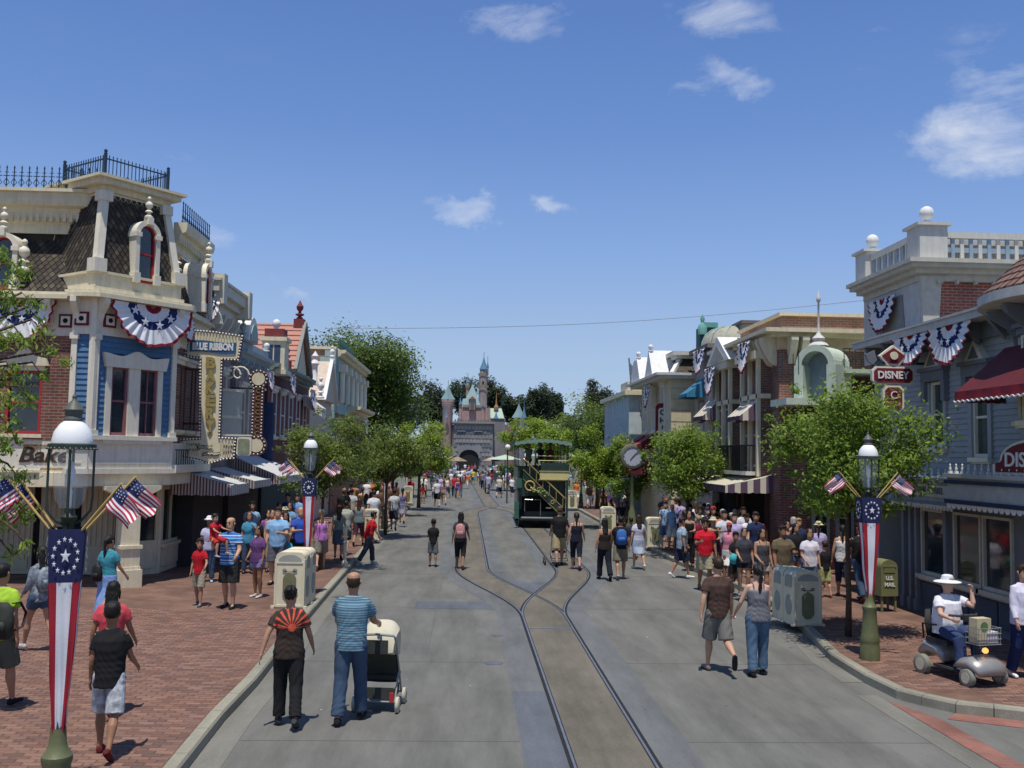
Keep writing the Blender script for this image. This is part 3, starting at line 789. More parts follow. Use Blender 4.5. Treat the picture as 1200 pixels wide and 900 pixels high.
mb.prism([(x,y,ze)for x,y in E],(0,0,.1));E2=[(x-(.06 if x>-9 else 0),y+.06)for x,y in E];mb.prism([(x,y,ze+.1)for x,y in E2],(0,0,.07));part('eaves',mb,cream,bak)
for f_,a_ in((FSE,.1),(FSE,Lse-.1),(FC0,.1),(FS,A1-.7)):
 mb=MB();mb.prism([f_.p(a_-.07,ze,.04),f_.p(a_-.07,ze,.34),f_.p(a_-.07,ze-.12,.34),f_.p(a_-.07,ze-.3,.2),f_.p(a_-.07,ze-.36,.14),f_.p(a_-.07,ze-.6,.05)],f_.u*.14);part('bracket',mb,cream2,bak)
slm=[M('slate %d'%i,c,rough=.8,var=.25,scale=14)for i,c in enumerate([(.05,.042,.036),(.04,.033,.03),(.068,.056,.042),(.10,.085,.06)])]
slate_jobs=[]
def slates(o,ux,uz,w_,h,tri=None,sz=.15,inside=None):
 """o = lower left corner of a sloping plane, ux, uz unit vectors in it"""
 nrm=ux.cross(uz).normalized();r=0;z=0
 dz=sz*.72
 while z<h+sz*.4:
  a=(sz*.5 if r%2 else 0)
  while a<w_+.01:
   if inside is None or inside(a,z):slate_jobs.append((o+ux*a+uz*z+nrm*.012,ux,uz,nrm,sz))
   a+=sz
  z+=dz;r+=1
def mansard(o,ux,up_in,w_,h,inset0,inset1,parent,m=None,inside=None,sz=.15):
 """backing plane + slates. up_in: vector from bottom edge to top edge"""
 uz=up_in.normalized();H=up_in.length
 mb=MB();mb.poly([o,o+ux*w_,o+ux*(w_-inset1)+up_in,o+ux*inset0+up_in]);part('roof_slope',mb,slm[1],parent)
 def ins(a,z):
  t=min(1,z/H);return inset0*t-.02<=a<=w_-inset1*t+.02 and z<H-.01
 slates(o,ux,uz,w_,H,inside=ins,sz=sz)
mz=ze+.17
top_z=8.75
mansard(Vector((-16,23.85,mz)),Vector((1,0,0)),Vector((0,.85,top_z-mz)),6.65,0,0,0,bak,sz=.16)
mb=MB();mb.box(-16,-8.3,24.6,28.4,mz,top_z+.02);part('roof_core',mb,slm[0],bak)
FM=F((-16,24.45),(1,0));cornice(FM,0,7.05,top_z-.05,bak,cream,h=.95,out=.42)
mb=MB();fbox(mb,FM,0,6.9,top_z+.9,top_z+.98,.05,.5);part('roof_edge',mb,cream,bak)
def cresting_mesh():
 m=MB();
 m.tube([(0,0,0),(0,0,.52)],.014,5);m.tube([(-.075,0,.33),(.075,0,.33)],.012,4);m.tube([(-.05,0,.42),(.05,0,.42)],.01,4)
 for s in(-1,1):m.tube([(s*.0,0,.08),(s*.07,0,.16),(s*.0,0,.27)],.01,4)
 m.lathe([(0,.5),(.025,.53),(0,.6)],6);m.box(-.09,.09,-.012,.012,.02,.05);return m.mesh('cresting_spike',iron)
for i in range(36):inst('cresting_spike',cached('crest',cresting_mesh),FM,6.95-.18*i,top_z+.98,.3,bak)
FMs=F((-7.75,26.2),(0,1))
mansard(Vector((-7.55,26.4,mz)),Vector((0,1,0)),Vector((-.5,0,top_z-mz)),2.0,0,0,0,bak,sz=.18)
cornice(FMs,-.6,2.2,top_z-.15,bak,cream,h=.75,out=.35)
for i in range(14):inst('cresting_spike',cached('crest',cresting_mesh),FMs,-.5+.2*i,top_z+.6,.2,bak)
def dormer(f,a,z,w_,h,d,parent,gm=glass):
 o=thing('dormer',None,None);o.parent=parent;o.location=f.p(a,z,d)-wl(parent);o.rotation_euler=(0,0,f.rz)
 n=14;t_=.11;r0=w_/2;hs=h-r0
 m=MB()
 for s in(-1,1):
  m.box(s*(r0+t_/2)-t_/2,s*(r0+t_/2)+t_/2,-.12,.5,0,hs);m.box(s*(r0+t_/2)-t_/2-.03,s*(r0+t_/2)+t_/2+.03,-.15,.2,hs-.08,hs+.03)
  m.box(s*(r0+t_/2)-t_/2-.03,s*(r0+t_/2)+t_/2+.03,-.15,.2,-.02,.22)
 for k in range(n):
  t0,t1=math.pi*k/n,math.pi*(k+1)/n;q=lambda r,t:(r*math.cos(t),-.12,hs+r*math.sin(t))
  m.prism([q(r0,t0),q(r0+t_*1.1,t0),q(r0+t_*1.1,t1),q(r0,t1)],(0,.62,0))
 m.box(-.07,.07,-.2,.0,h+.02,h+.2);link('dormer_surround',m.mesh('dormer_surround',cream2),o)
 fm=MB();k_=.035
 for s in(-1,1):fm.box(s*(r0-k_/2)-k_/2,s*(r0-k_/2)+k_/2,-.05,.02,0,hs)
 for k in range(n):
  t0,t1=math.pi*k/n,math.pi*(k+1)/n;q=lambda r,t:(r*math.cos(t),-.05,hs+r*math.sin(t))
  fm.prism([q(r0-k_*1.2,t0),q(r0,t0),q(r0,t1),q(r0-k_*1.2,t1)],(0,.07,0))
 fm.box(-r0+.03,r0-.03,-.045,.015,0,.05);fm.box(-r0+.03,r0-.03,-.045,.015,h*.48,h*.48+.045)
 link('dormer_sash',fm.mesh('dormer_sash',redp),o)
 g=MB();g.prism([(-r0+.01,-.0,.0),(r0-.01,-.0,.0)]+[((r0-.01)*math.cos(math.pi*k/12),-.0,hs+(r0-.01)*math.sin(math.pi*k/12))for k in range(13)],(0,.02,0));link('pane',g.mesh('pane',gm),o)
 fo=finial(parent,f.p(a,z+h+.2,d+.08),.62)
 return o
zt0,zt1=7.45,9.62
axs=dd;ays=Vector((-dd.y,dd.x,0))
B0=C1-Vector((0,0,0))+dd*(-.02)-ays*(.0)
s0,s1=2.3,1.66
cen=B0+axs*s0/2+ays*s0/2
def tq(half,z):return[cen+axs*sx*half+ays*sy*half+Vector((0,0,z))for sx,sy in((-1,-1),(1,-1),(1,1),(-1,1))]
mb=MB()
mb.prism([p for p in tq(s0/2+.10,mz)],(0,0,.12));mb.prism(tq(s0/2+.04,mz+.12),(0,0,.32));mb.prism(tq(s0/2+.10,mz+.44),(0,0,.06));part('tower_base',mb,cream,bak)
zt0=mz+.50
b=tq(s0/2-.06,zt0);t=tq(s1/2,zt1)
for i in range(4):
 j=(i+1)%4;ux=(b[j]-b[i]);wv=ux.length;ux.normalize();ti=(t[i]-b[i]);ins0=ti.dot(ux);upv=ti-ux*ins0
 ins1=wv-((t[j]-b[i]).dot(ux))
 if i in(0,3):mansard(b[i],ux,upv,wv,0,ins0,ins1,bak,sz=.15)
 else:
  mb=MB();mb.poly([b[i],b[j],t[j],t[i]]);part('roof_slope',mb,slm[1],bak)
for i in range(4):
 mb=MB();out=(b[i]-cen);out.z=0;out.normalize()
 mb.obox((b[i]+t[i])/2+out*.02,axs*.09,ays*.09,(t[i]-b[i])/2)
 mb.obox(b[i]+out*.03+Vector((0,0,.13)),axs*.16,ays*.16,Vector((0,0,.16)));mb.obox(t[i]+out*.02-Vector((0,0,.12)),axs*.15,ays*.15,Vector((0,0,.12)))
 part('corner_board',mb,cream2,bak)
mb=MB();
mb.prism(tq(s1/2+.02,zt1-.28),(0,0,.30));part('tower_frieze',mb,cream2,bak)
mb=MB();mb.prism(tq(s1/2+.12,zt1),(0,0,.14));mb.prism(tq(s1/2+.30,zt1+.14),(0,0,.13));mb.prism(tq(s1/2+.40,zt1+.27),(0,0,.07));part('tower_cornice',mb,cream,bak)
rl=thing('roof_railing',None,None);rl.parent=bak;rl.location=cen+Vector((0,0,zt1+.34))-wl(bak)
hr=s1/2+.05
cs=[axs*sx*hr+ays*sy*hr for sx,sy in((-1,-1),(1,-1),(1,1),(-1,1))]
pk=MB();pk.tube([(0,0,0),(0,0,.52)],.012,5);pk.lathe([(0,.5),(.018,.53),(0,.57)],5);pkm=pk.mesh('picket',iron)
ps=MB();ps.box(-.03,.03,-.03,.03,0,.6);ps.lathe([(0,.6),(.04,.62),(.045,.66),(0,.7)],8);psm=ps.mesh('railing_post',iron)
for i in range(4):
 a_,b_=cs[i],cs[(i+1)%4]
 link('railing_post',psm,rl,a_,math.atan2(axs.y,axs.x))
 for k in range(1,17):link('picket',pkm,rl,a_+(b_-a_)*k/17)
 for zz in(.08,.46):
  mb=MB();mb.bar(a_+Vector((0,0,zz)),b_+Vector((0,0,zz)),.03);link('rail',mb.mesh('rail',iron),rl)
FT=F(b[0]+Vector((0,0,0)),axs)
a_,z_=FT.hit(166,340);dormer(FT,a_,zt0-.12,.46,1.42,.08,bak)
a_,z_=FS.hit(2,340);dormer(FS,a_-.05,mz+.1,.5,1.25,-.12,bak)
finial(bak,FS.p(FS.hit(26,300)[0],mz+.55,-.1),.9)
finial(bak,W(207,318,Y=26.6),.9);finial(bak,W(233,332,Y=27.9),1.0)
FD=F((-7.5,26.9),(0,1));dormer(FD,.4,mz+.1,.5,1.25,.15,bak);
mb=MB();q=[(0,0),(.9,0),(.82,.25),(.5,.7),(.3,1.3),(.22,1.75),(0,1.8)]
mb.prism([Vector((-7.75+x*.75,28.2,7.05+z))for x,z in q],(0,.22,0));part('scroll_wing',mb,cream2,bak)
slate_jobs.sort(key=lambda j:(j[0]-Vector((0,0,CAMH))).length)
SLI=slate_jobs[:300];SLR=slate_jobs[300:]
def slate_local(sz):
 h=sz*.62;m=MB();e=.012
 return[(-sz*.47,0,.004),(0,-h,.014),(sz*.47,0,.004),(0,h,-.004)]
sl_me={}
for k,(o,ux,uz,nrm,sz)in enumerate(SLI):
 mi=random.choice((0,0,1,1,1,2,2,3));key=(sz,mi)
 if key not in sl_me:
  m=MB();v=[Vector(q)for q in slate_local(sz)];th=Vector((0,0,-.012))
  m.add(v+[q+th for q in v],[(0,1,2,3),(0,4,5,1),(1,5,6,2)]);sl_me[key]=m.mesh('slate',slm[mi])
 rot=Matrix((ux,uz,nrm)).transposed().to_euler()
 link('slate',sl_me[key],bak,o-wl(bak),rot=rot)
m=MB()
for(o,ux,uz,nrm,sz)in SLR:
 v=[o+ux*x+uz*y+nrm*z for x,y,z in slate_local(sz)];m.add(v+[q-nrm*.012 for q in v[:3]],[(0,1,2,3),(0,4,5,1),(1,5,6,2)],random.choice((0,0,1,1,1,2,2,3)))
part('slate_courses',m,slm,bak,kind='stuff')
bunting(FSE,.22,Lse+.28,ze-.02,.95,.2,None,'wide pleated bunting under the eaves of the blue corner tower')
a0_,_=FS.hit(8,365);a1_,_=FS.hit(70,365)
bunting(FS,a0_-.5,a1_,ze-.02,.95,.12,None,'pleated bunting on the brick side wall at the far left',seed=1)
bunting(FU,.15,1.3,ze-.05,.6,.1,None,'red edged bunting in shadow behind the vertical bakery sign',seed=2)
# ====== signs and awnings on the left
bulbm=M('frosted bulb',(.8,.78,.7),rough=.3,var=.03)
def bulb_mesh(r=.028):
 m=MB();m.lathe([(0,-r*1.1),(r*.7,-r*.8),(r,0),(r*.7,r*.7),(0,r)],8,axis='Y');return m.mesh('bulb',bulbm,True)
def outline_bulbs(pts,f,d,parent,step=.105,r=.028):
 """bulbs along a closed outline [(a, z)]"""
 me=cached(('bulb',r),lambda:bulb_mesh(r));n=len(pts);acc=0
 for i in range(n):
  p,q=Vector(pts[i]),Vector(pts[(i+1)%n]);L_=(q-p).length;k=max(1,round(L_/step))
  for j in range(k):
   c=p+(q-p)*j/k;inst('bulb',me,f,c.x,c.y,d,parent)
def shrink(pts,d):
 n=len(pts);out=[]
 area=sum(pts[i][0]*pts[(i+1)%n][1]-pts[(i+1)%n][0]*pts[i][1]for i in range(n));sg=1 if area>0 else-1
 for i in range(n):
  p0,p1,p2=Vector(pts[i-1]),Vector(pts[i]),Vector(pts[(i+1)%n])
  e1=(p1-p0).normalized();e2=(p2-p1).normalized();n1=Vector((-e1.y,e1.x))*sg;n2=Vector((-e2.y,e2.x))*sg
  b=(n1+n2);b=b/max(b.dot(n1),.35);out.append(tuple(p1+b*d))
 return out
FG=F((-8,26.35),(1,0))
opx=[(221,387),(250,389),(284,394),(279,422),(260,421),(257,513),(276,514),(274,537),(262,538),(245,543),(228,538),(213,536),(212,515),(234,514),(235,420),(217,417)]
O=[FG.hit(*p)for p in opx]
sg=thing('bakery_sign','tall cream bulb-lined hanging sign shaped like a T with gold vertical letters BAKERY','sign',FG.p(O[0][0],3.2,0))
mb=MB();fprism(mb,FG,O,-.2,-.02);part('sign_box',mb,M('sign edge plum',(.10,.04,.045)),sg)
mb=MB();fprism(mb,FG,shrink(O,.035),-.02,.0);part('sign_face',mb,M('sign cream',(.66,.60,.42),var=.05),sg)
outline_bulbs(shrink(O,.0),FG,.015,sg,.085,.027)
def ribs(x0,x1,v0,v1,n,d=.0):
 for i in range(n+1):
  mb=MB();a0,z1=FG.hit(x0+(x1-x0)*i/n,v0+2*i/n);_,z0=FG.hit(x0+(x1-x0)*i/n,v1+2*i/n)
  fbox(mb,FG,a0-.012,a0+.012,z0,z1,d,d+.02);part('rib',mb,M('sign rib',(.5,.44,.28)),sg)
ribs(228,277,394,401,14);ribs(219,232,517,532,4);ribs(259,270,517,532,4)
a0,z1=FG.hit(223,399);a1,_=FG.hit(277,402);_,z0=FG.hit(223,412)
mb=MB();n_=16
tp=[(a0+(a1-a0)*i/n_,z1+.02*math.sin(i/n_*6.28*1.0)-.03*i/n_)for i in range(n_+1)];bt=[(a,z-(z1-z0))for a,z in tp]
fprism(mb,FG,bt+list(reversed(tp)),.0,.025);part('name_plaque',mb,M('ribbon blue',(.03,.10,.22)),sg)
text('lettering','BLUE RIBBON',FG,(a0+a1)/2,(z0+z1)/2-.015,.032,.19,white,sg,wfit=(a1-a0)*.88,ext=.006,bold=.012)
for i,ch in enumerate('BAKERY'):
 a_,z_=FG.hit(247.5-.7*i/5,426+(500-426)*i/5)
 text('lettering',ch,FG,a_+.0,z_,.03,.285,gold,sg,wfit=.26,ext=.022,bold=.022)
mb=MB();a_,z_=FG.hit(246,508);fprism(mb,FG,[(a_-.07,z_+.04),(a_+.07,z_+.04),(a_,z_-.07)],0,.03);part('sign_ornament',mb,gold,sg)
def scribble(f,a,z,w_,h,d,parent,m,seed=0,rows=1):
 rg=random.Random(seed);mb=MB();x=a-w_/2
 while x<a+w_/2:
  k=rg.uniform(.4,1);pts=[f.p(x+t*.045*k,z+h*.5*math.sin(t*rg.uniform(1.5,2.4)+rg.random()*3),d)for t in range(4)]
  mb.tube(pts,.009,4);x+=.055
 return part('script',mb,m,parent)
plq=M('sign taupe',(.22,.19,.14))
for(u,v,w_,h,s_)in((240,524,.40,.10,1),(247,532,.46,.10,2)):
 a_,z_=FG.hit(u,v);mb=MB();n_=10
 tp=[(a_-w_/2+w_*i/n_,z_+h*.5+.05*(i/n_-.5)+.02*math.sin(i/n_*6))for i in range(n_+1)];bt=[(a,z-h)for a,z in tp]
 fprism(mb,FG,bt+list(reversed(tp)),.0,.02);part('script_panel',mb,plq,sg);scribble(FG,a_,z_,w_*.8,.05,.028,sg,cream,s_)
for(u,v,w_)in((224,524,.24),(266,526,.24)):
 a_,z_=FG.hit(u,v)
 for q in range(2):scribble(FG,a_,z_+.07-.13*q,w_,.07,.012,sg,M('script brown',(.12,.10,.08)),q+int(u))
for v in(431,495):
 mb=MB();a0,z0=FG.hit(205,v+1);a1,_=FG.hit(236,v);mb.bar(FG.p(a0-.15,z0,-.1),FG.p(a1,z0,-.1),.06);part('bracket_arm',mb,brown,sg)
 mb=MB();fbox(mb,FG,a0-.2,a0-.02,z0-.1,z0+.1,-.16,-.04);part('wall_plate',mb,brown,sg)
FG2=F((-8,31.2),(1,0))
s2=thing('vertical_sign','narrow plum hanging sign with bulbs and round medallions behind the bakery sign','sign',FG2.p(1.4,3,0))
ac,zt=FG2.hit(303,444);_,zb_=FG2.hit(300,522)
rr=.30
mb=MB();fbox(mb,FG2,ac-.17,ac+.17,zb_,zt,-.15,0);part('sign_box',mb,M('plum',(.12,.045,.05)),s2)
for zc,r_ in((zt,rr),(zb_,rr*1.05)):
 mb=MB();n_=20;fprism(mb,FG2,[(ac+r_*math.cos(2*math.pi*i/n_),zc+r_*math.sin(2*math.pi*i/n_))for i in range(n_)],-.16,.01);md=part('medallion',mb,M('plum',0),s2)
 mb=MB();fprism(mb,FG2,[(ac+r_*.68*math.cos(2*math.pi*i/n_),zc+r_*.68*math.sin(2*math.pi*i/n_))for i in range(n_)],.01,.03);part('medallion_face',mb,cream,md)
 outline_bulbs([(ac+r_*.88*math.cos(2*math.pi*i/14),zc+r_*.88*math.sin(2*math.pi*i/14))for i in range(14)],FG2,.03,s2,.2,.026)
for s_ in(-1,1):
 for i in range(16):inst('bulb',cached(('bulb',.026),lambda:bulb_mesh(.026)),FG2,ac+s_*.14,zb_+rr+(zt-zb_-2*rr)*i/15,.02,s2)
for i in range(7):
 mb=MB();z_=zt-rr-.08-(zt-zb_-2*rr-.16)*i/6;fbox(mb,FG2,ac-.06,ac+.06,z_-.07,z_-.045,0,.02);fbox(mb,FG2,ac-.06,ac-.03,z_-.07,z_+.07,0,.02);fbox(mb,FG2,ac-.06,ac+.06,z_+.045,z_+.07,0,.02);part('glyph',mb,gold,s2)
mb=MB();mb.bar(FG2.p(ac-.9,zt-.3,-.08),FG2.p(ac,zt-.3,-.08),.05);mb.bar(FG2.p(ac-.9,zb_+.3,-.08),FG2.p(ac,zb_+.3,-.08),.05);part('bracket_arm',mb,iron,s2)
FG3=F((-8,28.6),(1,0))
s3=thing('small_sign','small round-cornered cream sign hanging between the bakery sign and plum sign','sign',FG3.p(1.2,3.4,0))
a0,a1,z0,z1=FG3.rect(277,512,295,534)
c_=.07;rp=[(a0+c_,z0),(a1-c_,z0),(a1,z0+c_),(a1,z1-c_),(a1-c_,z1),(a0+c_,z1),(a0,z1-c_),(a0,z0+c_)]
mb=MB();fprism(mb,FG3,rp,-.08,0);part('sign_frame',mb,cream2,s3)
mb=MB();fprism(mb,FG3,shrink(rp,.05),0,.015);part('sign_face',mb,M('sage',(.25,.28,.2),var=.3),s3)
mb=MB();
for k in range(3):mb.lathe([(0,0),(.07,.005),(.06,.03),(0,.03)],10,FG3.p((a0+a1)/2-.09+.08*k,(z0+z1)/2+.05*(k%2)-.02,.0),axis='Y');
part('emblem',mb,M('emblem violet',(.12,.08,.16)),s3)
mb=MB();mb.bar(FG3.p(a0-.4,z1+.05,-.04),FG3.p(a1,z1+.05,-.04),.04);part('bracket_arm',mb,cream2,s3)
awstripe=stripemat('awning grey stripes',[(0,(.68,.67,.64)),(.5,(.38,.39,.40))],.17,'X',.85)
awred=stripemat('awning red grey stripes',[(0,(.45,.42,.40)),(.5,(.17,.07,.075))],.085,'X',.85)
awline=stripemat('awning cream fine stripes',[(0,(.62,.58,.46)),(.5,(.40,.36,.28))],.16,'X',.85)
def awning(f,a0,a1,ztop,zlip,out,label,m_top,m_side,m_val=None,val=.2,group=None,wv=True,frame=True,scal=None):
 o=thing('awning',label,'awning',f.p(a0,zlip,0),f.rz,group);w_=a1-a0
 lk=lambda n,mb,m,sm_=False:link(n,mb.mesh(n,m,sm_),o)
 dz=ztop-zlip
 def top(s,t):return(s*w_,-out*t,dz*(1-t)+.035*math.sin(math.pi*t)*math.cos(s*w_*math.pi/1.05)**2-.05*math.sin(math.pi*t))
 mb=MB();mb.grid(top,max(8,int(w_*10)),8);mb.grid(lambda s,t:tuple(Vector(top(s,t))-Vector((0,0,.012))),max(8,int(w_*10)),8);lk('canvas',mb,m_top,True)
 sc_=scal or.16;nn=max(6,int(w_*20))
 def vl(s,t):return(s*w_,-out-.008-.012*math.sin(s*w_*11),-t*(val-.035*abs(math.cos(s*w_*math.pi/sc_))))
 mb=MB();mb.grid(vl,nn,3);lk('valance',mb,m_val or m_top,True)
 for s_ in(0,1):
  x=s_*w_+(-.004 if s_==0 else.004)
  mb=MB();n_=14;P=[top(s_,k/n_)for k in range(n_+1)]
  vs=[(x,p[1],p[2])for p in P]+[(x,p[1],-val*(.85+.15*abs(math.cos(k*1.3))))for k,p in enumerate(P)]
  mb.add(vs,[(k,k+1,n_+2+k,n_+1+k)for k in range(n_)]);lk('side_flap',mb,m_side)
 if frame:
  for x in(.02,w_-.02):
   mb=MB();mb.tube([(x,0,-.15),(x,-out+.03,-.02)],.014,6);mb.tube([(x,0,dz-.05),(x,-out+.03,-.0)],.012,6);lk('awning_arm',mb,iron)
  mb=MB();mb.tube([(.0,-out+.02,-.01),(w_,-out+.02,-.01)],.015,6);lk('front_bar',mb,iron)
 return o
side_s=stripemat('awning side stripes',[(0,(.42,.40,.38)),(.5,(.13,.05,.06))],.085,'Y',.85)
FAW=F((-7.95,26.95),(0,1))
awning(FAW,0,2.2,2.98,2.50,1.62,'grey striped shop awning with plum striped side flap below the bakery sign',awstripe,side_s,awstripe,.30)
awning(FAW,2.5,4.9,3.0,2.55,1.7,'second grey striped awning, just past the one below the bakery sign',awstripe,side_s,awstripe,.24)
FAW2=F((-7.7,32.1),(0,1))
awning(FAW2,0,4.6,3.35,2.62,1.7,'cream and grey striped awning farther up the left pavement beyond the small sign',awstripe,side_s,awstripe,.26)
# ====== left side, further away
def facade_windows(f,rows,cols,a0,a1,parent,fm,w_=.7,head=None,sill=None,style='sash',hs='flat',gm=None):
 for(z,h)in rows:
  for i in range(cols):
   a_=a0+(a1-a0)*(i+.5)/cols-w_/2;window(f,a_,z,w_,h,parent,fm,gm,style,sill,head,.02,hs)
mauvebrick=brickmat('mauve grey brick',(.33,.26,.25),(.27,.21,.205),(.34,.3,.29),.2,.07)
b2=thing('shop_building','mauve grey building with heavy cream projecting cornice just behind the corner bakery','building',(-9,30,0))
FL=F((-7.65,28.5),(0,1))
mb=MB();mb.box(-16,-7.65,28.5,31.9,2.7,7.7);part('wall',mb,mauvebrick,b2)
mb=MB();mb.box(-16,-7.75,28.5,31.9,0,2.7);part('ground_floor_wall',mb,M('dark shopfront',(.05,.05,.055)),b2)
mb=MB();mb.box(-16,-7.5,28.4,32.0,7.5,7.8);mb.box(-16,-7.35,28.3,32.1,7.8,8.0);mb.box(-16,-7.18,28.2,32.15,8.0,8.3);mb.box(-16,-7.12,28.15,32.2,8.3,8.38)
for y in(28.5,31.8):mb.box(-7.6,-7.06,y-.2,y+.2,7.65,8.52)
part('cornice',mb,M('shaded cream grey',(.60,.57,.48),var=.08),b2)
for i in range(4):
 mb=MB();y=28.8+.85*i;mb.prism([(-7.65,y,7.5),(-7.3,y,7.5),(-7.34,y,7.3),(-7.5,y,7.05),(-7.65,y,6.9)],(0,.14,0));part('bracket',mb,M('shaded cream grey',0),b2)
facade_windows(FL,[(4.0,1.8)],2,.1,3.2,b2,cream2,.8,cream2,cream2)
mb=MB();mb.tube([(-7.6,30.3,3.6),(-7.6,30.3,5.2)],.7,14);part('bay_window',mb,M('pale blind',(.5,.49,.42),var=.08),b2,smooth=40)
for z_ in(3.55,5.2,4.4):
 mb=MB();mb.tube([(-7.6,30.3,z_),(-7.6,30.3,z_+.08)],.75 if z_!=4.4 else.72,14);part('bay_molding',mb,cream2,b2,smooth=40)
for i in range(2):
 mb=MB();c=Vector((-7.1+.25*i,29.6,5.7));mb.tube([c+Vector((math.cos(t*.5)*.30*(1-t*.07),0,math.sin(t*.5)*.30*(1-t*.07)))for t in range(12)],.03,6);part('scroll',mb,cream2,b2)
bunting(F((-7.25,28.2),(1,0)),-.4,.15,7.7,.6,0,None,'bunting below the heavy projecting cornice, seen against the sky',seed=3)
b3=thing('shop_building','blue grey building topped by a small white arched pediment, left side','building',(-9,34,0))
FL3=F((-7.5,32.0),(0,1))
mb=MB();mb.box(-15,-7.5,32.0,36.5,2.7,6.6);part('wall',mb,mauvebrick,b3)
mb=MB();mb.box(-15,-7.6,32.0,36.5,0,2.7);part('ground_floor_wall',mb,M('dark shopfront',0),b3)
cornice(FL3,0,4.5,6.3,b3,M('blue grey trim',(.34,.41,.43)),h=.45,out=.35,brackets=5)
mb=MB();fbox(mb,FL3,0,4.5,6.7,7.05,-.3,.1);part('parapet',mb,M('blue grey trim',0),b3)
pc=W(290,398,X=-7.3);n_=12
mb=MB();r0=.72;mb.prism([Vector((-7.75,33.0+r0*math.cos(math.pi*k/n_),7.05+r0*math.sin(math.pi*k/n_)*1.15))for k in range(n_+1)],(.55,0,0));part('arched_pediment',mb,white,b3)
mb=MB();mb.prism([Vector((-7.19,33.0+r0*.72*math.cos(math.pi*k/n_),7.07+r0*.72*math.sin(math.pi*k/n_)*1.1))for k in range(n_+1)],(.03,0,0));part('pediment_panel',mb,mint,b3)
finial(b3,(-7.35,32.1,7.05),.8,_mats['blue grey trim']);ball_finial(b3,(-7.35,35.9,7.05),.11)
facade_windows(FL3,[(3.9,1.6)],3,.2,4.3,b3,cream2,.8,cream2,cream2)
mb=MB();mb.tube([(-7.35,36.2,2.9),(-7.35,36.2,5.2)],.3,12);part('round_bay',mb,darkblue,b3,smooth=40)
bunting(FL3,2.4,3.7,6.3,.7,.4,None,'bunting on the blue grey building left of the clock-faced gable',seed=4)
b4=thing('gabled_building','dark brick building with pinkish red gabled roof and cream turret, left side','building',(-9,42,0))
FL4=F((-7.4,36.6),(0,1))
mb=MB();mb.box(-15,-7.4,36.6,46,2.7,6.6);part('wall',mb,M('dark red wall',(.13,.045,.045),var=.2),b4)
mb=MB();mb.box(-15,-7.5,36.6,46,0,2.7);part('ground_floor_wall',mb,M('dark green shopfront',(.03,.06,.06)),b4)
cornice(FL4,0,9.3,6.3,b4,M('grey green trim',(.2,.24,.22)),h=.4,out=.4)
ap=W(352,378,X=-7.2);apz=ap.z;ay=42.3;hw=1.8;ez=6.9
mb=MB();mb.add([(-12.5,ay-hw-.2,ez-.1),(-7.0,ay-hw-.2,ez-.1),(-7.0,ay,apz),(-12.5,ay,apz),(-12.5,ay+hw+.2,ez-.1),(-7.0,ay+hw+.2,ez-.1)],[(0,1,2,3),(3,2,5,4)]);part('roof',mb,M('pink red tile',(.46,.22,.17),var=.15,scale=12),b4)
for k in range(9):
 t=(k+.5)/9;mb=MB();mb.bar((-12.5,ay-(hw+.2)*(1-t),ez-.1+(apz-ez+.1)*t+.02),(-7.0,ay-(hw+.2)*(1-t),ez-.1+(apz-ez+.1)*t+.02),.05,.03);part('roof_course',mb,M('pink red tile',0),b4)
mb=MB();mb.prism([(-7.3,ay-hw,ez-.3),(-7.3,ay+hw,ez-.3),(-7.3,ay,apz-.1)],(.1,0,0));part('gable_wall',mb,cream,b4)
for s_ in(-1,1):
 mb=MB();mb.bar((-7.05,ay+s_*(hw+.25),ez-.15),(-7.05,ay,apz+.03),.14,.16);part('barge_board',mb,M('barge grey',(.25,.25,.22)),b4)
def urn(parent,c,s,m):
 mb=MB();mb.box(-.35,.35,-.35,.35,0,.7);mb.lathe([(0,.7),(.2,.7),(.24,.8),(.1,.9),(.3,1.0),(.3,1.08),(.12,1.12),(.1,1.25),(.22,1.4),(.25,1.6),(.12,1.8),(.04,2.0),(0,2.05)],12)
 return link('roof_finial',cached(('urn',m.name),lambda:mb.mesh('roof_finial',m,40)),parent,Vector(c)-wl(parent),scale=s)
urn(b4,(-7.3,ay,apz-.25),.62,M('oxblood',(.19,.04,.04)));urn(b4,(-7.3,39.6,6.7),.5,_mats['oxblood'])
tw=thing('turret',None,None);tw.parent=b4;tw.location=Vector((-7.3,37.3,6.4))-wl(b4)
mb=MB();mb.box(-.42,.42,-.42,.42,0,1.15);mb.box(-.5,.5,-.5,.5,1.15,1.3);mb.box(-.5,.5,-.5,.5,-.1,.08);link('turret_wall',mb.mesh('turret_wall',cream),tw)
mb=MB();mb.box(-.25,-.02,-.43,-.42,.25,1.0);mb.box(.03,.26,-.43,-.42,.25,1.0);link('turret_window',mb.mesh('turret_window',M('blue pane',(.04,.07,.13))),tw)
mb=MB();mb.box(-.36,.36,-.36,.36,1.3,1.62);link('turret_cap',mb.mesh('turret_cap',M('oxblood',0)),tw)
mb=MB();mb.lathe([(0,1.62),(.1,1.64),(.08,1.70),(.14,1.76),(.16,1.86),(.13,1.95),(.06,2.01),(0,2.02)],12);link('turret_ball',mb.mesh('turret_ball',white,40),tw)
facade_windows(FL4,[(4.0,1.7)],5,.3,9.2,b4,white,.9,white,cream2)
bunting(FL4,1.6,3.0,6.5,.8,.4,None,'bunting on the dark red brick wall beside the cream turret',seed=5)
bunting(FL4,6.6,8.2,6.2,.85,.42,None,'bunting below the edge of the pink red gabled roof',seed=6)
mb=MB();mb.prism([(-7.35,44.2,6.0),(-6.5,44.2,5.4),(-6.5,44.2,5.0),(-7.35,44.2,5.5)],(0,1.2,0));part('white_canopy',mb,white,b4)
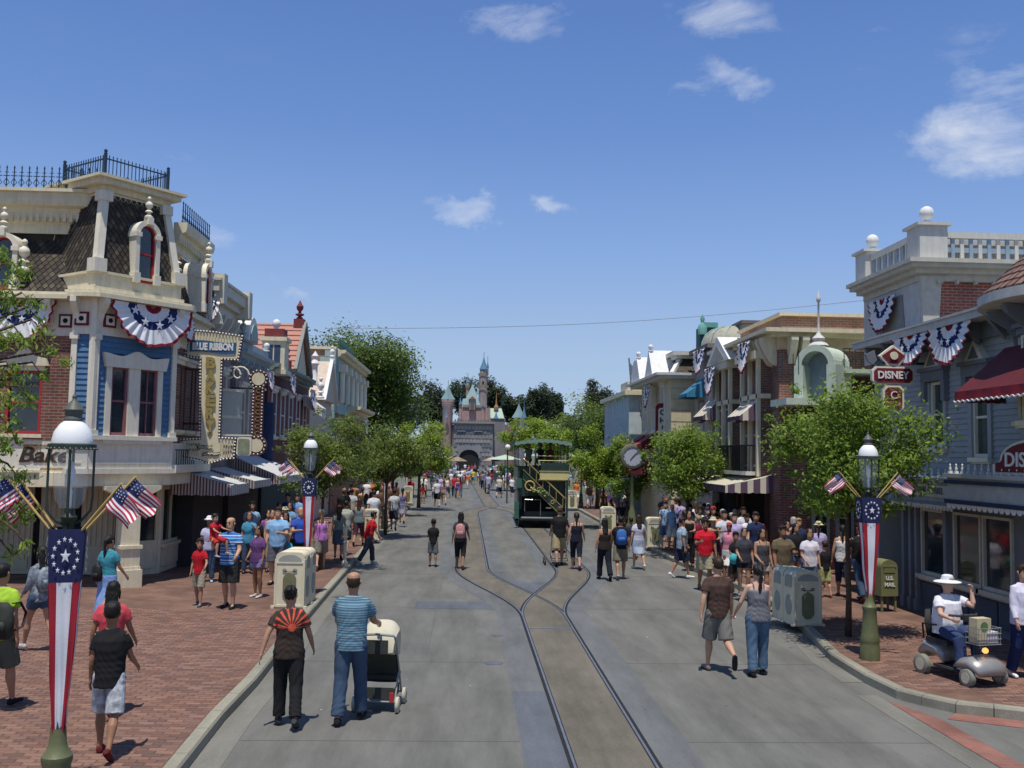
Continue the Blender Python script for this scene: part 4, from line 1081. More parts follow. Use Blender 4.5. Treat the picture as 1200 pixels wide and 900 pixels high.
mb=MB();mb.lathe([(0,0),(.2,0),(.2,.1),(.13,.2),(.13,.9),(.22,1.0),(.1,1.2),(.16,1.35),(0,1.6)],10,(-7.1,45.6,6.5));part('roof_lantern',mb,white,b4,smooth=40)
b5=thing('quoined_building','tan brick building with pale mint quoins and cream window columns, left side','building',(-9,58,0))
mb=MB();mb.box(-16,-7.3,53.5,70,0,9.0);part('wall',mb,bricktan,b5)
mb=MB();mb.box(-16,-7.2,53.4,70.1,9.0,9.15);part('parapet_cap',mb,cream,b5)
for k in range(14):
 mb=MB();w_=.75 if k%2 else.5;mb.box(-7.3-w_,-7.22,53.42,53.5+w_*.8,9.0-.42*(k+1)+.02,9.0-.42*k);part('quoin',mb,mint,b5)
FL5=F((-7.3,54.4),(0,1))
mb=MB();fbox(mb,FL5,0,14,5.6,8.6,0,.08);part('mint_wall',mb,mint,b5)
cornice(FL5,-.3,14,8.5,b5,cream,h=.55,out=.55)
cornice(FL5,5,14,5.6,b5,cream,h=.6,out=.9,dent=False)
for i in range(6):
 mb=MB();p_=FL5.p(.8+2.4*i,0,.25);mb.tube([p_+Vector((0,0,6.2)),p_+Vector((0,0,7.9))],.16,10);mb.box(p_.x-.26,p_.x+.26,p_.y-.26,p_.y+.26,7.9,8.3);part('column',mb,cream2,b5,smooth=40)
 window(FL5,1.5+2.4*i,6.3,1.1,1.6,b5,M('green sash',(.1,.16,.14)),glass,'sash',d=.1)
facade_windows(FL5,[(3.4,1.6)],6,.3,13.6,b5,white,.9,cream2,cream2)
ck=MB();
for i in range(24):
 ck.tube([FL5.p(.3*i+.3,9.15,.1),FL5.p(.3*i+.3,9.75,.1)],.025,4)
ck.bar(FL5.p(.2,9.5,.1),FL5.p(7.4,9.5,.1),.04);part('roof_cresting',ck,M('verdigris iron',(.05,.12,.12)),b5)
bunting(FL5,6.2,8.4,5.6,1.1,.9,None,'bunting on the tan brick building with mint quoins',seed=7)
b6=thing('gable_shop','small cream shop with peaked gable and white finials between two taller brick buildings','building',(-8,52,0))
mb=MB();mb.box(-15,-7.35,46.1,53.3,0,6.0);part('wall',mb,M('pinkish cream',(.55,.45,.36)),b6)
mb=MB();mb.prism([(-7.9,48.6,6.0),(-7.9,53.2,6.0),(-7.9,50.9,8.1)],(.8,0,0));part('gable',mb,M('pinkish cream',0),b6)
for s_ in(-1,1):
 mb=MB();mb.bar((-7.05,50.9+s_*2.4,5.95),(-7.05,50.9,8.2),.18,.14);part('barge_board',mb,white,b6)
finial(b6,(-7.05,50.9,8.15),.9,white);finial(b6,(-7.1,47.6,6.0),1.2,white)
window(F((-7.35,50.6),(0,1)),.9,3.6,.9,1.5,b6,white,glass,'sash',cream2,cream2,.02)
# ====== right side: blue grey shop, nearest
RX=10.2
rb_=thing('blue_grey_shop','blue grey clapboard shop with slate blue window hoods, nearest building on the right','building',(11,20,0))
FR1=F((RX,24.0),(0,-1))
H1=FR1.hit(1090,374)[1]
zroof=W(1090,375,X=RX-.56).z-.19;print('right eave',zroof)
wins=[FR1.rect(1092,449,1108,524),FR1.rect(1141,443,1160,536)]
print('wins',wins)
hz0=min(w_[2]for w_ in wins);
zs1=3.02
mb=MB();LR=10.5
wall_with_hole(mb,FR1,0,LR,zs1,zroof-.02,[(w_[0],w_[1],w_[2],w_[3])for w_ in wins]);part('wall_core',mb,bluegrey,rb_)
siding(FR1,.12,LR,zs1+.3,zroof-.1,rb_,bluegrey,step=.115,holes=[(w_[0]-.14,w_[1]+.14,w_[2]-.12,w_[3]+.30)for w_ in wins],d=.002)
for w_ in wins:
 window(FR1,w_[0],w_[2],w_[1]-w_[0],w_[3]-w_[2],rb_,cream2,glassg,'sash',sill=cream2,d=-.0,curtain=True)
 mb=MB();a0,a1,z0,z1=w_
 fbox(mb,FR1,a0-.13,a0-.001,z0-.02,z1,0,.07);fbox(mb,FR1,a1+.001,a1+.13,z0-.02,z1,0,.07);part('window_casing',mb,bluegrey,rb_)
 mb=MB();fbox(mb,FR1,a0-.22,a1+.22,z1+.02,z1+.24,0,.16);fbox(mb,FR1,a0-.27,a1+.27,z1+.24,z1+.32,0,.22)
 fbox(mb,FR1,a0-.22,a0-.06,z1-.42,z1+.02,0,.15);fbox(mb,FR1,a1+.06,a1+.22,z1-.42,z1+.02,0,.15);part('window_hood',mb,slateblue,rb_)
 mb=MB();am=(a0+a1)/2;fprism(mb,FR1,[(am-.38,z1+.32),(am+.38,z1+.32),(am,z1+.74)],0,.17);pd=part('hood_pediment',mb,cream2,rb_)
 mb=MB();fprism(mb,FR1,[(am-.20,z1+.36),(am+.20,z1+.36),(am,z1+.62)],.17,.18);part('pediment_recess',mb,slateblue,pd)
mb=MB();fbox(mb,FR1,0,.11,zs1,zroof,0,.06);part('corner_board',mb,bluegrey,rb_)
mb=MB();mb.box(RX-.0,13.5,24.0,24.15,0,zroof);mb.box(RX+.3,16,13.5,24,2.95,3.1);part('end_wall',mb,bluegrey,rb_)
mb=MB();fbox(mb,FR1,0,LR,zs1+.05,zs1+.3,0,.05);part('string_course',mb,bluegrey,rb_)
mb=MB();fbox(mb,FR1,-.25,6.4,zroof,zroof+.14,-.6,.52);fbox(mb,FR1,-.27,6.4,zroof+.14,zroof+.19,-.6,.56);part('eaves',mb,M('pale grey trim',(.5,.5,.48)),rb_)
mb=MB();fbox(mb,FR1,0,6.3,zroof-.34,zroof,0,.1);part('frieze',mb,slateblue,rb_)
for i in range(7):
 mb=MB();a_=.3+i*.95;mb.prism([FR1.p(a_,zroof,.1),FR1.p(a_,zroof,.45),FR1.p(a_,zroof-.1,.42),FR1.p(a_,zroof-.45,.1)],FR1.u*.1);part('bracket',mb,slateblue,rb_)
mb=MB();mb.add([(RX-.45,24.2,zroof+.19),(RX-.45,17.5,zroof+.19),(RX+2.3,17.5,zroof+.65),(RX+2.3,24.2,zroof+.65)],[(0,1,2,3)]);part('lower_roof',mb,M('grey roof felt',(.18,.18,.18)),rb_)
FRg=F((RX,24.0),(0,-1))
gw=[FRg.rect(1081,602,1110,672),FRg.rect(1119,607,1151,690),FRg.rect(1153,612,1188,700)]
print('gw',gw)
z0g=sum(w_[2]for w_ in gw)/3;z1g=sum(w_[3]for w_ in gw)/3;z0g,z1g=.98,2.42
mb=MB();hs=[(w_[0],w_[1],z0g,z1g)for w_ in gw]
wall_with_hole(mb,FRg,1.5,LR,.14,2.62,hs,-.15,0);part('shopfront_wall',mb,slateblue,rb_)
for w_ in gw:
 window(FRg,w_[0],z0g,w_[1]-w_[0],z1g-z0g,rb_,M('shopfront cream',(.5,.46,.37)),glass,'plain',d=.03,sill=_mats['shopfront cream'])
for a_ in(1.6,1.95,2.25,gw[0][1]+.1,LR-.5):
 mb=MB();fbox(mb,FRg,a_-.06,a_+.06,.14,2.6,0,.12);fbox(mb,FRg,a_-.09,a_+.09,.14,.4,0,.15);part('post',mb,M('grey post',(.16,.18,.2)),rb_)
for k in range(5):
 a0=gw[0][0]-.1+k*1.1
 mb=MB();fbox(mb,FRg,a0,a0+1.0,.3,.8,0,.04);part('riser_panel',mb,M('riser slate',(.06,.08,.11)),rb_)
gd=[M('goods %d'%i,c,var=.3)for i,c in enumerate([(.35,.32,.3),(.25,.08,.08),(.1,.16,.3),(.4,.33,.15),(.12,.2,.12)])]
for k in range(16):
 a_=gw[0][0]+.1+(gw[2][1]-gw[0][0]-.2)*random.random();mb=MB();c=FRg.p(a_,1.0,-.35-random.random()*.2);h=random.uniform(.2,1.1)
 mb.lathe([(0,0),(.1,0),(.08,h*.5),(.13,h*.75),(.05,h*.85),(.06,h),(0,h+.03)],8,c);part('display_item',mb,random.choice(gd),rb_,smooth=True)
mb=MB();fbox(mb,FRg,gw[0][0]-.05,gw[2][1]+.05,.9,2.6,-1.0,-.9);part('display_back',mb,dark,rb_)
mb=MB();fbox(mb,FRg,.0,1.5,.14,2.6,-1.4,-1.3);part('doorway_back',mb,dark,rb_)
zf0,zf1=2.62,3.05
mb=MB();fbox(mb,FRg,-.2,4.75,zf0,zf1,-.1,.42);part('fascia',mb,M('fascia grey',(.30,.31,.31)),rb_)
mb=MB();fbox(mb,FRg,.0,4.4,zf0+.1,zf1-.08,.42,.445);fa=part('fascia_panel',mb,M('fascia cream',(.42,.41,.36)),rb_)
text('lettering',"CHILDREN'S FASHIONS   CLOTHIERS  FINE APPAREL",FRg,2.2,(zf0+zf1)/2+.01,.455,.14,M('fascia lettering',(.12,.13,.13)),rb_,wfit=4.1,ext=.003,bold=.004)
mb=MB();fbox(mb,FRg,-.25,4.8,zf1,zf1+.07,-.1,.52);fbox(mb,FRg,-.2,4.78,zf0-.06,zf0,-.1,.47);part('fascia_cornice',mb,slateblue,rb_)
mb=MB();fbox(mb,FRg,4.75,LR,zf0+.05,zf1+.1,-.1,.62);fbox(mb,FRg,4.72,LR,zf1+.1,zf1+.18,-.1,.7);part('fascia',mb,M('fascia pale',(.42,.43,.43)),rb_)
mb=MB();fbox(mb,FRg,4.7,LR,zf1-.02,zf1+.05,.62,.66);fbox(mb,FRg,4.7,LR,zf0+.02,zf0+.1,.62,.66);part('fascia_stripe',mb,darkblue,rb_)
def scallop(f,a0,a1,z,d,parent,m,n,h=.1):
 mb=MB();w_=(a1-a0)/n
 for i in range(n):
  c=a0+w_*(i+.5);fprism(mb,f,[(c-w_*.5,z),(c+w_*.5,z),(c+w_*.42,z-h*.6),(c+w_*.2,z-h),(c-w_*.2,z-h),(c-w_*.42,z-h*.6)],d,d+.015)
 return part('scalloped_trim',mb,m,parent)
scallop(FRg,-.2,4.7,zf0-.06,.47,rb_,M('shopfront cream',0),34);scallop(FRg,4.75,LR,zf0+.04,.62,rb_,white,30,.12)
cm=MB();cm.box(-.035,.035,-.03,.03,0,.05);cm.lathe([(0,.05),(.018,.06),(.03,.1),(.012,.14),(.02,.17),(0,.2)],8);cmm=cm.mesh('cresting_knob',white,40)
for i in range(17):inst('cresting_knob',cmm,FRg,-.1+.29*i,zf1+.07,.4,rb_)
for i in range(18):inst('cresting_knob',cmm,FRg,4.85+.24*i,zf1+.18,.6,rb_)
mb=MB();fbox(mb,FRg,-.2,4.75,zf1+.07,zf1+.10,.36,.44);part('cresting_rail',mb,white,rb_)
FSN=F((RX-.6,24.0),(0,-1));an,zn=FSN.hit(1163,578);
ns=thing('shop_name_board','arched dark red name board with cream edge on the shop fascia, far right','sign',FSN.p(an,zn,0))
hw=1.25;hh=.62
def archpts(hw,hh,a_c,zb_):
 return[(a_c-hw,zb_),(a_c+hw,zb_),(a_c+hw,zb_+hh*.3),(a_c+hw*.86,zb_+hh*.34)]+[(a_c+hw*.8*math.cos(math.pi*k/14),zb_+hh*.42+hh*.58*math.sin(math.pi*k/14))for k in range(15)]+[(a_c-hw*.86,zb_+hh*.34),(a_c-hw,zb_+hh*.3)]
ac=an+hw+.02;zb2=zf1+.19
mb=MB();fprism(mb,FSN,archpts(hw,hh,ac,zb2),-.12,-.0);part('board_edge',mb,cream2,ns)
mb=MB();fprism(mb,FSN,archpts(hw*.9,hh*.84,ac,zb2+.05),0,.02);part('board_face',mb,darkred,ns)
text('lettering','DISNEY',FSN,ac,zb2+.26,.03,.26,white,ns,wfit=1.55,ext=.008,bold=.006)
tc_=Vector((11.25,16.4,0));
tur=thing('corner_turret','round corner turret with rust brown conical tiled roof, right edge of the view','turret',tc_)
rt=1.55
zt_e=W(1141,352,Y=16.4).z;print('turret eave',zt_e)
mb=MB();mb.lathe([(rt,3.3),(rt,zt_e-.02)],28,tc_);part('turret_wall',mb,bluegrey,tur,smooth=True)
mb=MB();mb.lathe([(rt,zt_e-.05),(rt+.62,zt_e-.02),(rt+.68,zt_e),(rt+.68,zt_e+.17),(rt+.55,zt_e+.2)],32,tc_);part('turret_eaves',mb,M('pale grey trim',0),tur,smooth=30)
for k in range(14):
 t=math.pi*2*k/14;c=tc_+Vector((math.cos(t)*(rt+.02),math.sin(t)*(rt+.02),0));mb=MB();q=Vector((math.cos(t),math.sin(t),0));s_=Vector((-q.y,q.x,0))*.06
 mb.prism([c-s_+Vector((0,0,zt_e-.06)),c-s_+q*.5+Vector((0,0,zt_e-.06)),c-s_+q*.42+Vector((0,0,zt_e-.2)),c-s_+q*.12+Vector((0,0,zt_e-.42)),c-s_+Vector((0,0,zt_e-.85))],s_*2);part('bracket',mb,slateblue,tur)
tile_m=[M('rust tile %d'%i,c,var=.2,scale=10)for i,c in enumerate([(.22,.13,.10),(.19,.11,.085),(.26,.155,.12)])]
R0=rt+.62;ztop=zt_e+2.3;nr=15
mb=MB();mb.lathe([(R0,zt_e+.19),(.05,ztop)],32,tc_);part('roof_cone',mb,tile_m[1],tur,smooth=True)
tl=[]
for r_ in range(nr):
 t=r_/nr;ra,rb2=R0*(1-t)+.03,R0*(1-(r_+1.15)/nr)+.012;n_=max(8,int(2*math.pi*ra/.2));z0_,z1_=zt_e+.19+(ztop-zt_e-.19)*t,zt_e+.19+(ztop-zt_e-.19)*(r_+1.15)/nr
 for k in range(n_):
  a0=2*math.pi*(k+.5*(r_%2))/n_+.01;a1=2*math.pi*(k+1+.5*(r_%2))/n_-.01
  cc=tc_+Vector((math.cos((a0+a1)/2)*ra,math.sin((a0+a1)/2)*ra,0))
  q=lambda r,a,z:(tc_.x+r*math.cos(a),tc_.y+r*math.sin(a),z)
  rb3=max(rb2,.03);tl.append((cc.length,[q(ra,a0,z0_+.02),q(ra,a1,z0_+.02),q(rb3,a1,z1_),q(rb3,a0,z1_),q(ra,a0,z0_),q(ra,a1,z0_)]))
tl.sort(key=lambda t:t[0])
for d_,P in tl[:140]:
 mb=MB();mb.add(P,[(0,1,2,3),(4,5,1,0)]);part('roof_tile',mb,random.choice(tile_m),tur)
mb=MB()
for d_,P in tl[140:]:mb.add(P,[(0,1,2,3),(4,5,1,0)],random.choice((0,1,2)))
part('roof_tile_courses',mb,tile_m,tur,kind='stuff')
for t in(2.5,3.15,3.9):
 f_=F(tc_+Vector((math.cos(t),math.sin(t),0))*(rt+.01)-Vector((-math.sin(t),math.cos(t),0))*.0,(math.sin(t)*-1*-1,-math.cos(t)))
 u_=Vector((-math.sin(t),math.cos(t)));f_=F((tc_.x+math.cos(t)*(rt-.02),tc_.y+math.sin(t)*(rt-.02)),(u_.x,u_.y))
 if f_.n.x*math.cos(t)+f_.n.y*math.sin(t)<0:f_=F(f_.o,(-u_.x,-u_.y))
 window(f_,-.35,4.2,.7,1.5,tur,cream2,glass,'sash',sill=cream2,head=slateblue,d=.0)
redaw=M('dark red canvas',(.10,.013,.018),var=.15);redaw2=M('crimson canvas',(.26,.022,.032),var=.12)
t=3.3;FT2=F((RX-.42,17.6),(0,-1))
aw=awning(FT2,.2,3.4,5.55,4.72,.95,'dark red awning with scalloped white edging above the far right shop window',redaw,redaw,redaw2,.2)
mb=MB();w_=3.2
for i in range(40):mb.bar((w_*i/40,-.975,-.2+.035*abs(math.cos(w_*i/40*math.pi/.16))),(w_*(i+1)/40,-.975,-.2+.035*abs(math.cos(w_*(i+1)/40*math.pi/.16))),.02)
link('edging',mb.mesh('edging',white),aw)
FHS=F((8.6,21.3),(1,0));hs_=thing('hanging_sign','cream edged dark red hanging shop sign lettered DISNEY above the tree','sign',FHS.p(1,4.6,0))
a0,a1,z0,z1=FHS.rect(1022,429,1071,450);c_=.09
def octp(a0,a1,z0,z1,c_):return[(a0+c_,z0),(a1-c_,z0),(a1,z0+c_),(a1,z1-c_),(a1-c_,z1),(a0+c_,z1),(a0,z1-c_),(a0,z0+c_)]
mb=MB();fprism(mb,FHS,octp(a0,a1,z0,z1,c_),-.1,0);part('board_edge',mb,cream2,hs_)
mb=MB();fprism(mb,FHS,octp(a0+.04,a1-.04,z0+.04,z1-.04,c_*.8),0,.02);part('board_face',mb,darkred,hs_)
text('lettering','DISNEY',FHS,(a0+a1)/2,(z0+z1)/2,.03,.17,white,hs_,wfit=(a1-a0)*.74,ext=.006,bold=.006)
ac,zc=FHS.hit(1047,417)
mb=MB();fprism(mb,FHS,[(ac-.32,zc),(ac-.12,zc-.22),(ac+.12,zc-.22),(ac+.32,zc),(ac+.14,zc+.14),(ac,zc+.24),(ac-.14,zc+.14)],-.1,0);part('crest_edge',mb,cream2,hs_)
mb=MB();fprism(mb,FHS,[(ac-.26,zc),(ac-.1,zc-.17),(ac+.1,zc-.17),(ac+.26,zc),(ac+.12,zc+.1),(ac,zc+.18),(ac-.12,zc+.1)],0,.015);part('crest_face',mb,darkred,hs_)
mb=MB();mb.lathe([(0,0),(.09,.0),(.09,.03),(0,.035)],12,FHS.p(ac,zc,.05),axis='Y');part('crest_emblem',mb,cream,hs_)
for s_ in(-1,1):
 mb=MB();fprism(mb,FHS,[(ac+s_*.36,zc-.1),(ac+s_*.42,zc+.12),(ac+s_*.62,zc+.02),(ac+s_*.56,zc-.14),(ac+s_*.45,zc-.2)][::s_],-.08,-.02);part('sign_scroll',mb,slateblue,hs_)
a2,z2=FHS.hit(1047,455);mb=MB();fprism(mb,FHS,octp(a2-.24,a2+.24,z2-.5,z2+.06,.08),-.1,0);part('drop_board_edge',mb,cream2,hs_)
mb=MB();fprism(mb,FHS,octp(a2-.19,a2+.19,z2-.46,z2+.02,.07),0,.02);part('drop_board_face',mb,darkred,hs_)
text('lettering','C',FHS,a2,z2-.16,.03,.18,white,hs_,ext=.006)
mb=MB();mb.bar(FHS.p(a0,z1+.08,-.05),FHS.p(RX-8.6+.05,z1+.08,-.05),.05);mb.bar(FHS.p(ac,z1,-.05),FHS.p(ac,z1+.1,-.05),.03);part('bracket_arm',mb,iron,hs_)
tb=thing('brick_tower','third storey brick tower with white balustrade and ball finials behind the blue grey shop','building',(12,24,0))
XT=10.85;YT0=22.9;YT1=26.1
FTs=F((XT,YT0),(1,0));FTw=F((XT,YT1),(0,-1))
zc0=FTs.hit(1110,325)[1];zb0=FTs.hit(1110,310)[1];zb1=FTs.hit(1110,272)[1]
print('tower',zc0,zb0,zb1)
zcw=zc0
mb=MB();mb.box(XT+.05,17.5,YT0+.03,YT1,zroof-.2,zcw-.05);part('brick_wall',mb,brickbright,tb)
mb=MB();fbox(mb,FTw,-.1,YT1-YT0+.02,zroof-.2,zcw,0,.06);part('street_face',mb,M('pale grey trim',0),tb)
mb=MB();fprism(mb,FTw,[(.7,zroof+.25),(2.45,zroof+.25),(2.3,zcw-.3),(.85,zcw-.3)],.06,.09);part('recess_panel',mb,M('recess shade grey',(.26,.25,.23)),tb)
mb=MB();mb.prism([(XT-.02,YT0+.0,zroof-.2),(XT+.3,YT0,zroof-.2),(XT+.42,YT0,zcw-.2),(XT+.6,YT0,zcw),(XT-.12,YT0,zcw),(XT-.06,YT0,zcw-.2)],(0,-.13,0));part('corner_pier',mb,M('greyish cream',(.52,.50,.43)),tb)
gc=M('greyish cream',0)
mb=MB()
for k,(o_,z0_,z1_)in enumerate(((.10,-.28,-.12),(.26,-.12,.0),(.42,.0,.10),(.5,.10,.2))):
 zz0,zz1=zb0-.42+z0_+.28,zb0-.42+z1_+.28
 mb.box(XT-o_,17.5,YT0-o_,YT1+o_*.5,zz0,zz1)
part('cornice',mb,gc,tb)
mb=MB();mb.box(XT-.05,17.5,YT0-.06,YT1,zcw-.07,zb0-.3);part('tower_frieze',mb,gc,tb)
zbb=zb0-.06;zbt=zb1
for i in range(14):
 mb=MB();mb.box(XT+.3+.45*i,XT+.36+.45*i,YT0-.22,YT0-.12,zb0-.5,zb0-.42);part('dentil',mb,gc,tb)
hgt=zbt-zbb
def rail_panel(f,a0,a1,n):
 mb=MB();fbox(mb,f,a0,a1,zbb+hgt*.82,zbt,-.08,.06);fbox(mb,f,a0,a1,zbb,zbb+hgt*.2,-.06,.04);part('balustrade_rail',mb,offwhite,tb)
 mb=MB();fbox(mb,f,a0,a1,zbb+hgt*.42,zbb+hgt*.56,-.02,.0);part('balustrade_rail',mb,M('blue trim',(.27,.36,.45)),tb)
 for i in range(n+1):
  mb=MB();a_=a0+(a1-a0)*i/n;fbox(mb,f,a_-.045,a_+.045,zbb+hgt*.2,zbb+hgt*.82,-.03,.02);part('baluster',mb,_mats['blue trim']if i%2 else offwhite,tb)
 mb=MB()
 fbox(mb,f,a0,a1,zbb+hgt*.2,zbb+hgt*.82,-.22,-.16);part('balustrade_back',mb,offwhite,tb)
rail_panel(FTs,.55,6.4,26);rail_panel(FTw,.3,YT1-YT0-.1,16)
for(x,y)in((XT+.2,YT0+.12),(XT+.15,YT1-.0)):
 mb=MB();mb.box(x-.34,x+.34,y-.34,y+.34,zbb-.02,zbt+.1);mb.box(x-.42,x+.42,y-.42,y+.42,zbt+.1,zbt+.17);mb.box(x-.36,x+.36,y-.36,y+.36,zbb-.04,zbb+.15);part('balustrade_post',mb,offwhite,tb)
 ball_finial(tb,(x,y,zbt+.17),.17)
mb=MB();mb.lathe([(0,0),(.09,.02),(.12,.12),(.08,.22),(0,.25)],10,(17.0,YT0+.5,zbt+.02));part('roof_lamp',mb,M('violet grey',(.16,.13,.26)),tb,smooth=True)
a0_=FTw.hit(1040,340)[0];a1_=FTw.hit(1074,330)[0];print('bt',a0_,a1_)
bunting(FTw,.55,2.15,zcw-.25,.82,.12,None,'narrow bunting on the white balustraded brick tower',seed=8)
for(u0,u1,sd,lb)in((1054,1098,9,'left one of the two buntings hanging from the blue grey shop eaves'),(1097,1149,10,'right one of the two buntings hanging from the blue grey shop eaves')):
 FB_=F((RX-.3,24.0),(0,-1));A0=FB_.hit(u0,395)[0];A1=FB_.hit(u1,385)[0];bunting(FB_,A0,A1,zroof+.04,.66 if u0<1060 else.8,.1,None,lb,seed=sd)
 # ====== right: brick building with arch
rb2_=thing('brick_shop','brown brick shop building with cream bracketed cornice and arched corner porch, right side','building',(11,33,0))
XB=9.5;YB=29.6
YE=36.4
FBw=F((XB,YE),(0,-1));LB2=YE-YB
FBs=F((XB,YB),(1,0))
zB=FBs.hit(960,392)[1];print('brick top',zB)
mb=MB();mb.box(XB,16,YB,YE,0,zB-.5);part('wall',mb,brickdark,rb2_)
mb=MB();mb.box(XB+.2,16,YB+.3,34.5,zB,zB+.6);part('parapet',mb,bricktan,rb2_)
mb=MB();mb.box(XB+.1,16,YB+.2,34.6,zB+.6,zB+.7);part('parapet_cap',mb,cream,rb2_)
mb=MB();mb.box(XB-.05,16,YB-.05,YE,zB-.5,zB-.12);part('frieze',mb,M('peach cream',(.60,.47,.30)),rb2_)
mb=MB();mb.box(XB-.3,16,YB-.3,YE,zB-.12,zB);mb.box(XB-.55,16,YB-.55,YE,zB,zB+.12);part('cornice',mb,cream,rb2_)
def tb_mesh():
 m=MB();m.prism([(0,0,0),(0,-.5,0),(0,-.5,-.12),(0,-.3,-.55),(0,-.12,-.8),(0,0,-.85)],(.22,0,0));return m.mesh('bracket',cream)
for a_ in(.25,.6,.95,4.9,5.25):inst('bracket',cached('tb',tb_mesh),FBs,a_,zB-.12,0,rb2_)
for a_ in(.3,LB2-1.3,LB2-.8,LB2-.35):inst('bracket',cached('tb',tb_mesh),FBw,a_,zB-.12,0,rb2_)
bayy=[(34.7,.95),(31.4,.95)]
for yc,hw in bayy:
 a_=YE-yc
 mb=MB();fbox(mb,FBw,a_-hw,a_+hw,2.9,6.6,0,.3);part('bay',mb,brickdark,rb2_);M('grey cream',(.45,.42,.34))
 mb=MB();fbox(mb,FBw,a_-hw-.2,a_+hw+.2,6.6,6.85,0,.55);fbox(mb,FBw,a_-hw-.1,a_+hw+.1,5.35,5.5,0,.42);part('bay_cornice',mb,cream,rb2_)
 for q in(-.78,.12):window(FBw,a_+q,3.2,.65,2.0,rb2_,M('grey cream',0),glassg,'sash',d=.32)
 for q in(-.9,0,.9):
  mb=MB();fbox(mb,FBw,a_+q-.07,a_+q+.07,2.9,6.6,.3,.42);part('pilaster',mb,cream,rb2_)
mb=MB();a_=YE-34.7;mb.prism([FBw.p(a_-1.6,6.85,.6),FBw.p(a_+1.6,6.85,.6),FBw.p(a_,7.8,.6)],-FBw.n*.9);part('gable_hood',mb,white,rb2_)
mb=MB();mb.prism([FBw.p(a_-1.1,6.9,.62),FBw.p(a_+1.1,6.9,.62),FBw.p(a_,7.5,.62)],-FBw.n*.01);part('gable_recess',mb,M('grey cream',0),rb2_)
hb=stripemat('hood stripes',[(0,(.66,.60,.48)),(.45,(.17,.10,.15)),(.6,(.62,.56,.45))],.45,'X',.85)
hbs=stripemat('hood side stripes',[(0,(.66,.60,.48)),(.45,(.12,.07,.11))],.4,'Y',.85)
dkv=M('dark valance',(.06,.04,.07))
for k,(u,lb)in enumerate(((847,'left small cream striped window awning on the brown brick upper floor'),(893,'right small cream striped window awning on the brown brick upper floor'))):
 A_,_=FBw.hit(u,470);_,zt_=FBw.hit(u,455);awning(FBw,A_-.9,A_+.6,W(u+8,456,X=XB).z,W(u,484,X=XB-.8).z,.9,lb,hb,hbs,dkv,.16,group='small striped window awnings',frame=False)
awn=awning(FBw,FBw.hit(853,555)[0]-.2,FBw.hit(899,560)[0]+.6,W(899,556,X=XB).z,W(860,572,X=XB-1.5).z+.05,1.5,'long cream striped awning over the dark shopfront, right pavement',awline,hbs,dkv,.24)
bal=thing('balcony',None,None);bal.parent=rb2_;A_=FBw.hit(895,540)[0];bal.location=FBw.p(A_-3.2,3.05,.0)-wl(rb2_);bal.rotation_euler=(0,0,FBw.rz)
mb=MB();mb.box(0,3.6,-.7,0,-.12,0);link('balcony_floor',mb.mesh('balcony_floor',offwhite),bal)
pkb=MB();pkb.tube([(0,0,0),(0,0,.8)],.014,5);pkbm=pkb.mesh('picket',black)
for i in range(30):link('picket',pkbm,bal,(.06+.12*i,-.66,0))
for i in range(5):link('picket',pkbm,bal,(3.57,-.1-.12*i,0))
mb=MB();mb.bar((0,-.66,.82),(3.6,-.66,.82),.05);mb.bar((3.57,-.66,.82),(3.57,0,.82),.05);link('handrail',mb.mesh('handrail',black),bal)
for a_ in(1.4,4.6):
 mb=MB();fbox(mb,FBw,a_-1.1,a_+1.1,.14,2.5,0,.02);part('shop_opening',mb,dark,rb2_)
 mb=MB();fbox(mb,FBw,a_-1.3,a_-1.14,.14,2.8,0,.12);fbox(mb,FBw,a_+1.14,a_+1.3,.14,2.8,0,.12);fbox(mb,FBw,a_-1.3,a_+1.3,2.5,2.8,0,.1);part('shop_frame',mb,brown,rb2_)
for u,v in((950,540),(985,540)):
 pass
mb=MB();fbox(mb,FBs,.0,.8,.14,zB-.5,0,.08);part('brick_pier',mb,brickred,rb2_)
for a_ in(1.0,1.75,2.5):
 mb=MB();fbox(mb,FBs,a_,a_+.55,.2,2.7,0,.06);dr=part('door',mb,M('grey door',(.33,.34,.33)),rb2_)
 mb=MB();fbox(mb,FBs,a_+.1,a_+.45,.9,2.4,.06,.065);part('door_glass',mb,glass,dr)
ap_=thing('arched_porch',None,None);ap_.parent=rb2_
A0,A1,Z0,Z1=FBs.rect(941,410,968,452,d=1.2)
ap_.location=FBs.p(A0-.1,0,.9)-wl(rb2_);ap_.rotation_euler=(0,0,-.75)
ap2=thing('porch_balcony',None,None);ap2.parent=rb2_;ap2.location=FBs.p(A0,0,1.2)-wl(rb2_)
gp=M('pale green plaster',(.50,.58,.48));r0=(A1-A0)/2+.22;n_=16;zc=Z0+.62
mb=MB()
for k in range(n_):
 t0,t1=math.pi*k/n_,math.pi*(k+1)/n_;q=lambda r,t:(r0+r*math.cos(t),0,zc+r*math.sin(t))
 mb.prism([q(r0*.72,t0),q(r0*1.05,t0),q(r0*1.05,t1),q(r0*.72,t1)],(0,1.2,0))
for s_ in(-1,1):mb.box(r0+s_*r0*.88-.14,r0+s_*r0*.88+.14,0,1.2,zc-1.2,zc)
link('arch_hood',mb.mesh('arch_hood',gp,40),ap_)
mb=MB();mb.prism([(r0+r0*.72*math.cos(math.pi*k/12),.5,zc+r0*.72*math.sin(math.pi*k/12))for k in range(13)],(0,.02,0));mb.box(r0*.28,r0*1.72,.5,.52,zc-1.2,zc);link('arch_recess',mb.mesh('arch_recess',M('blue grey shade',(.22,.27,.30))),ap_)
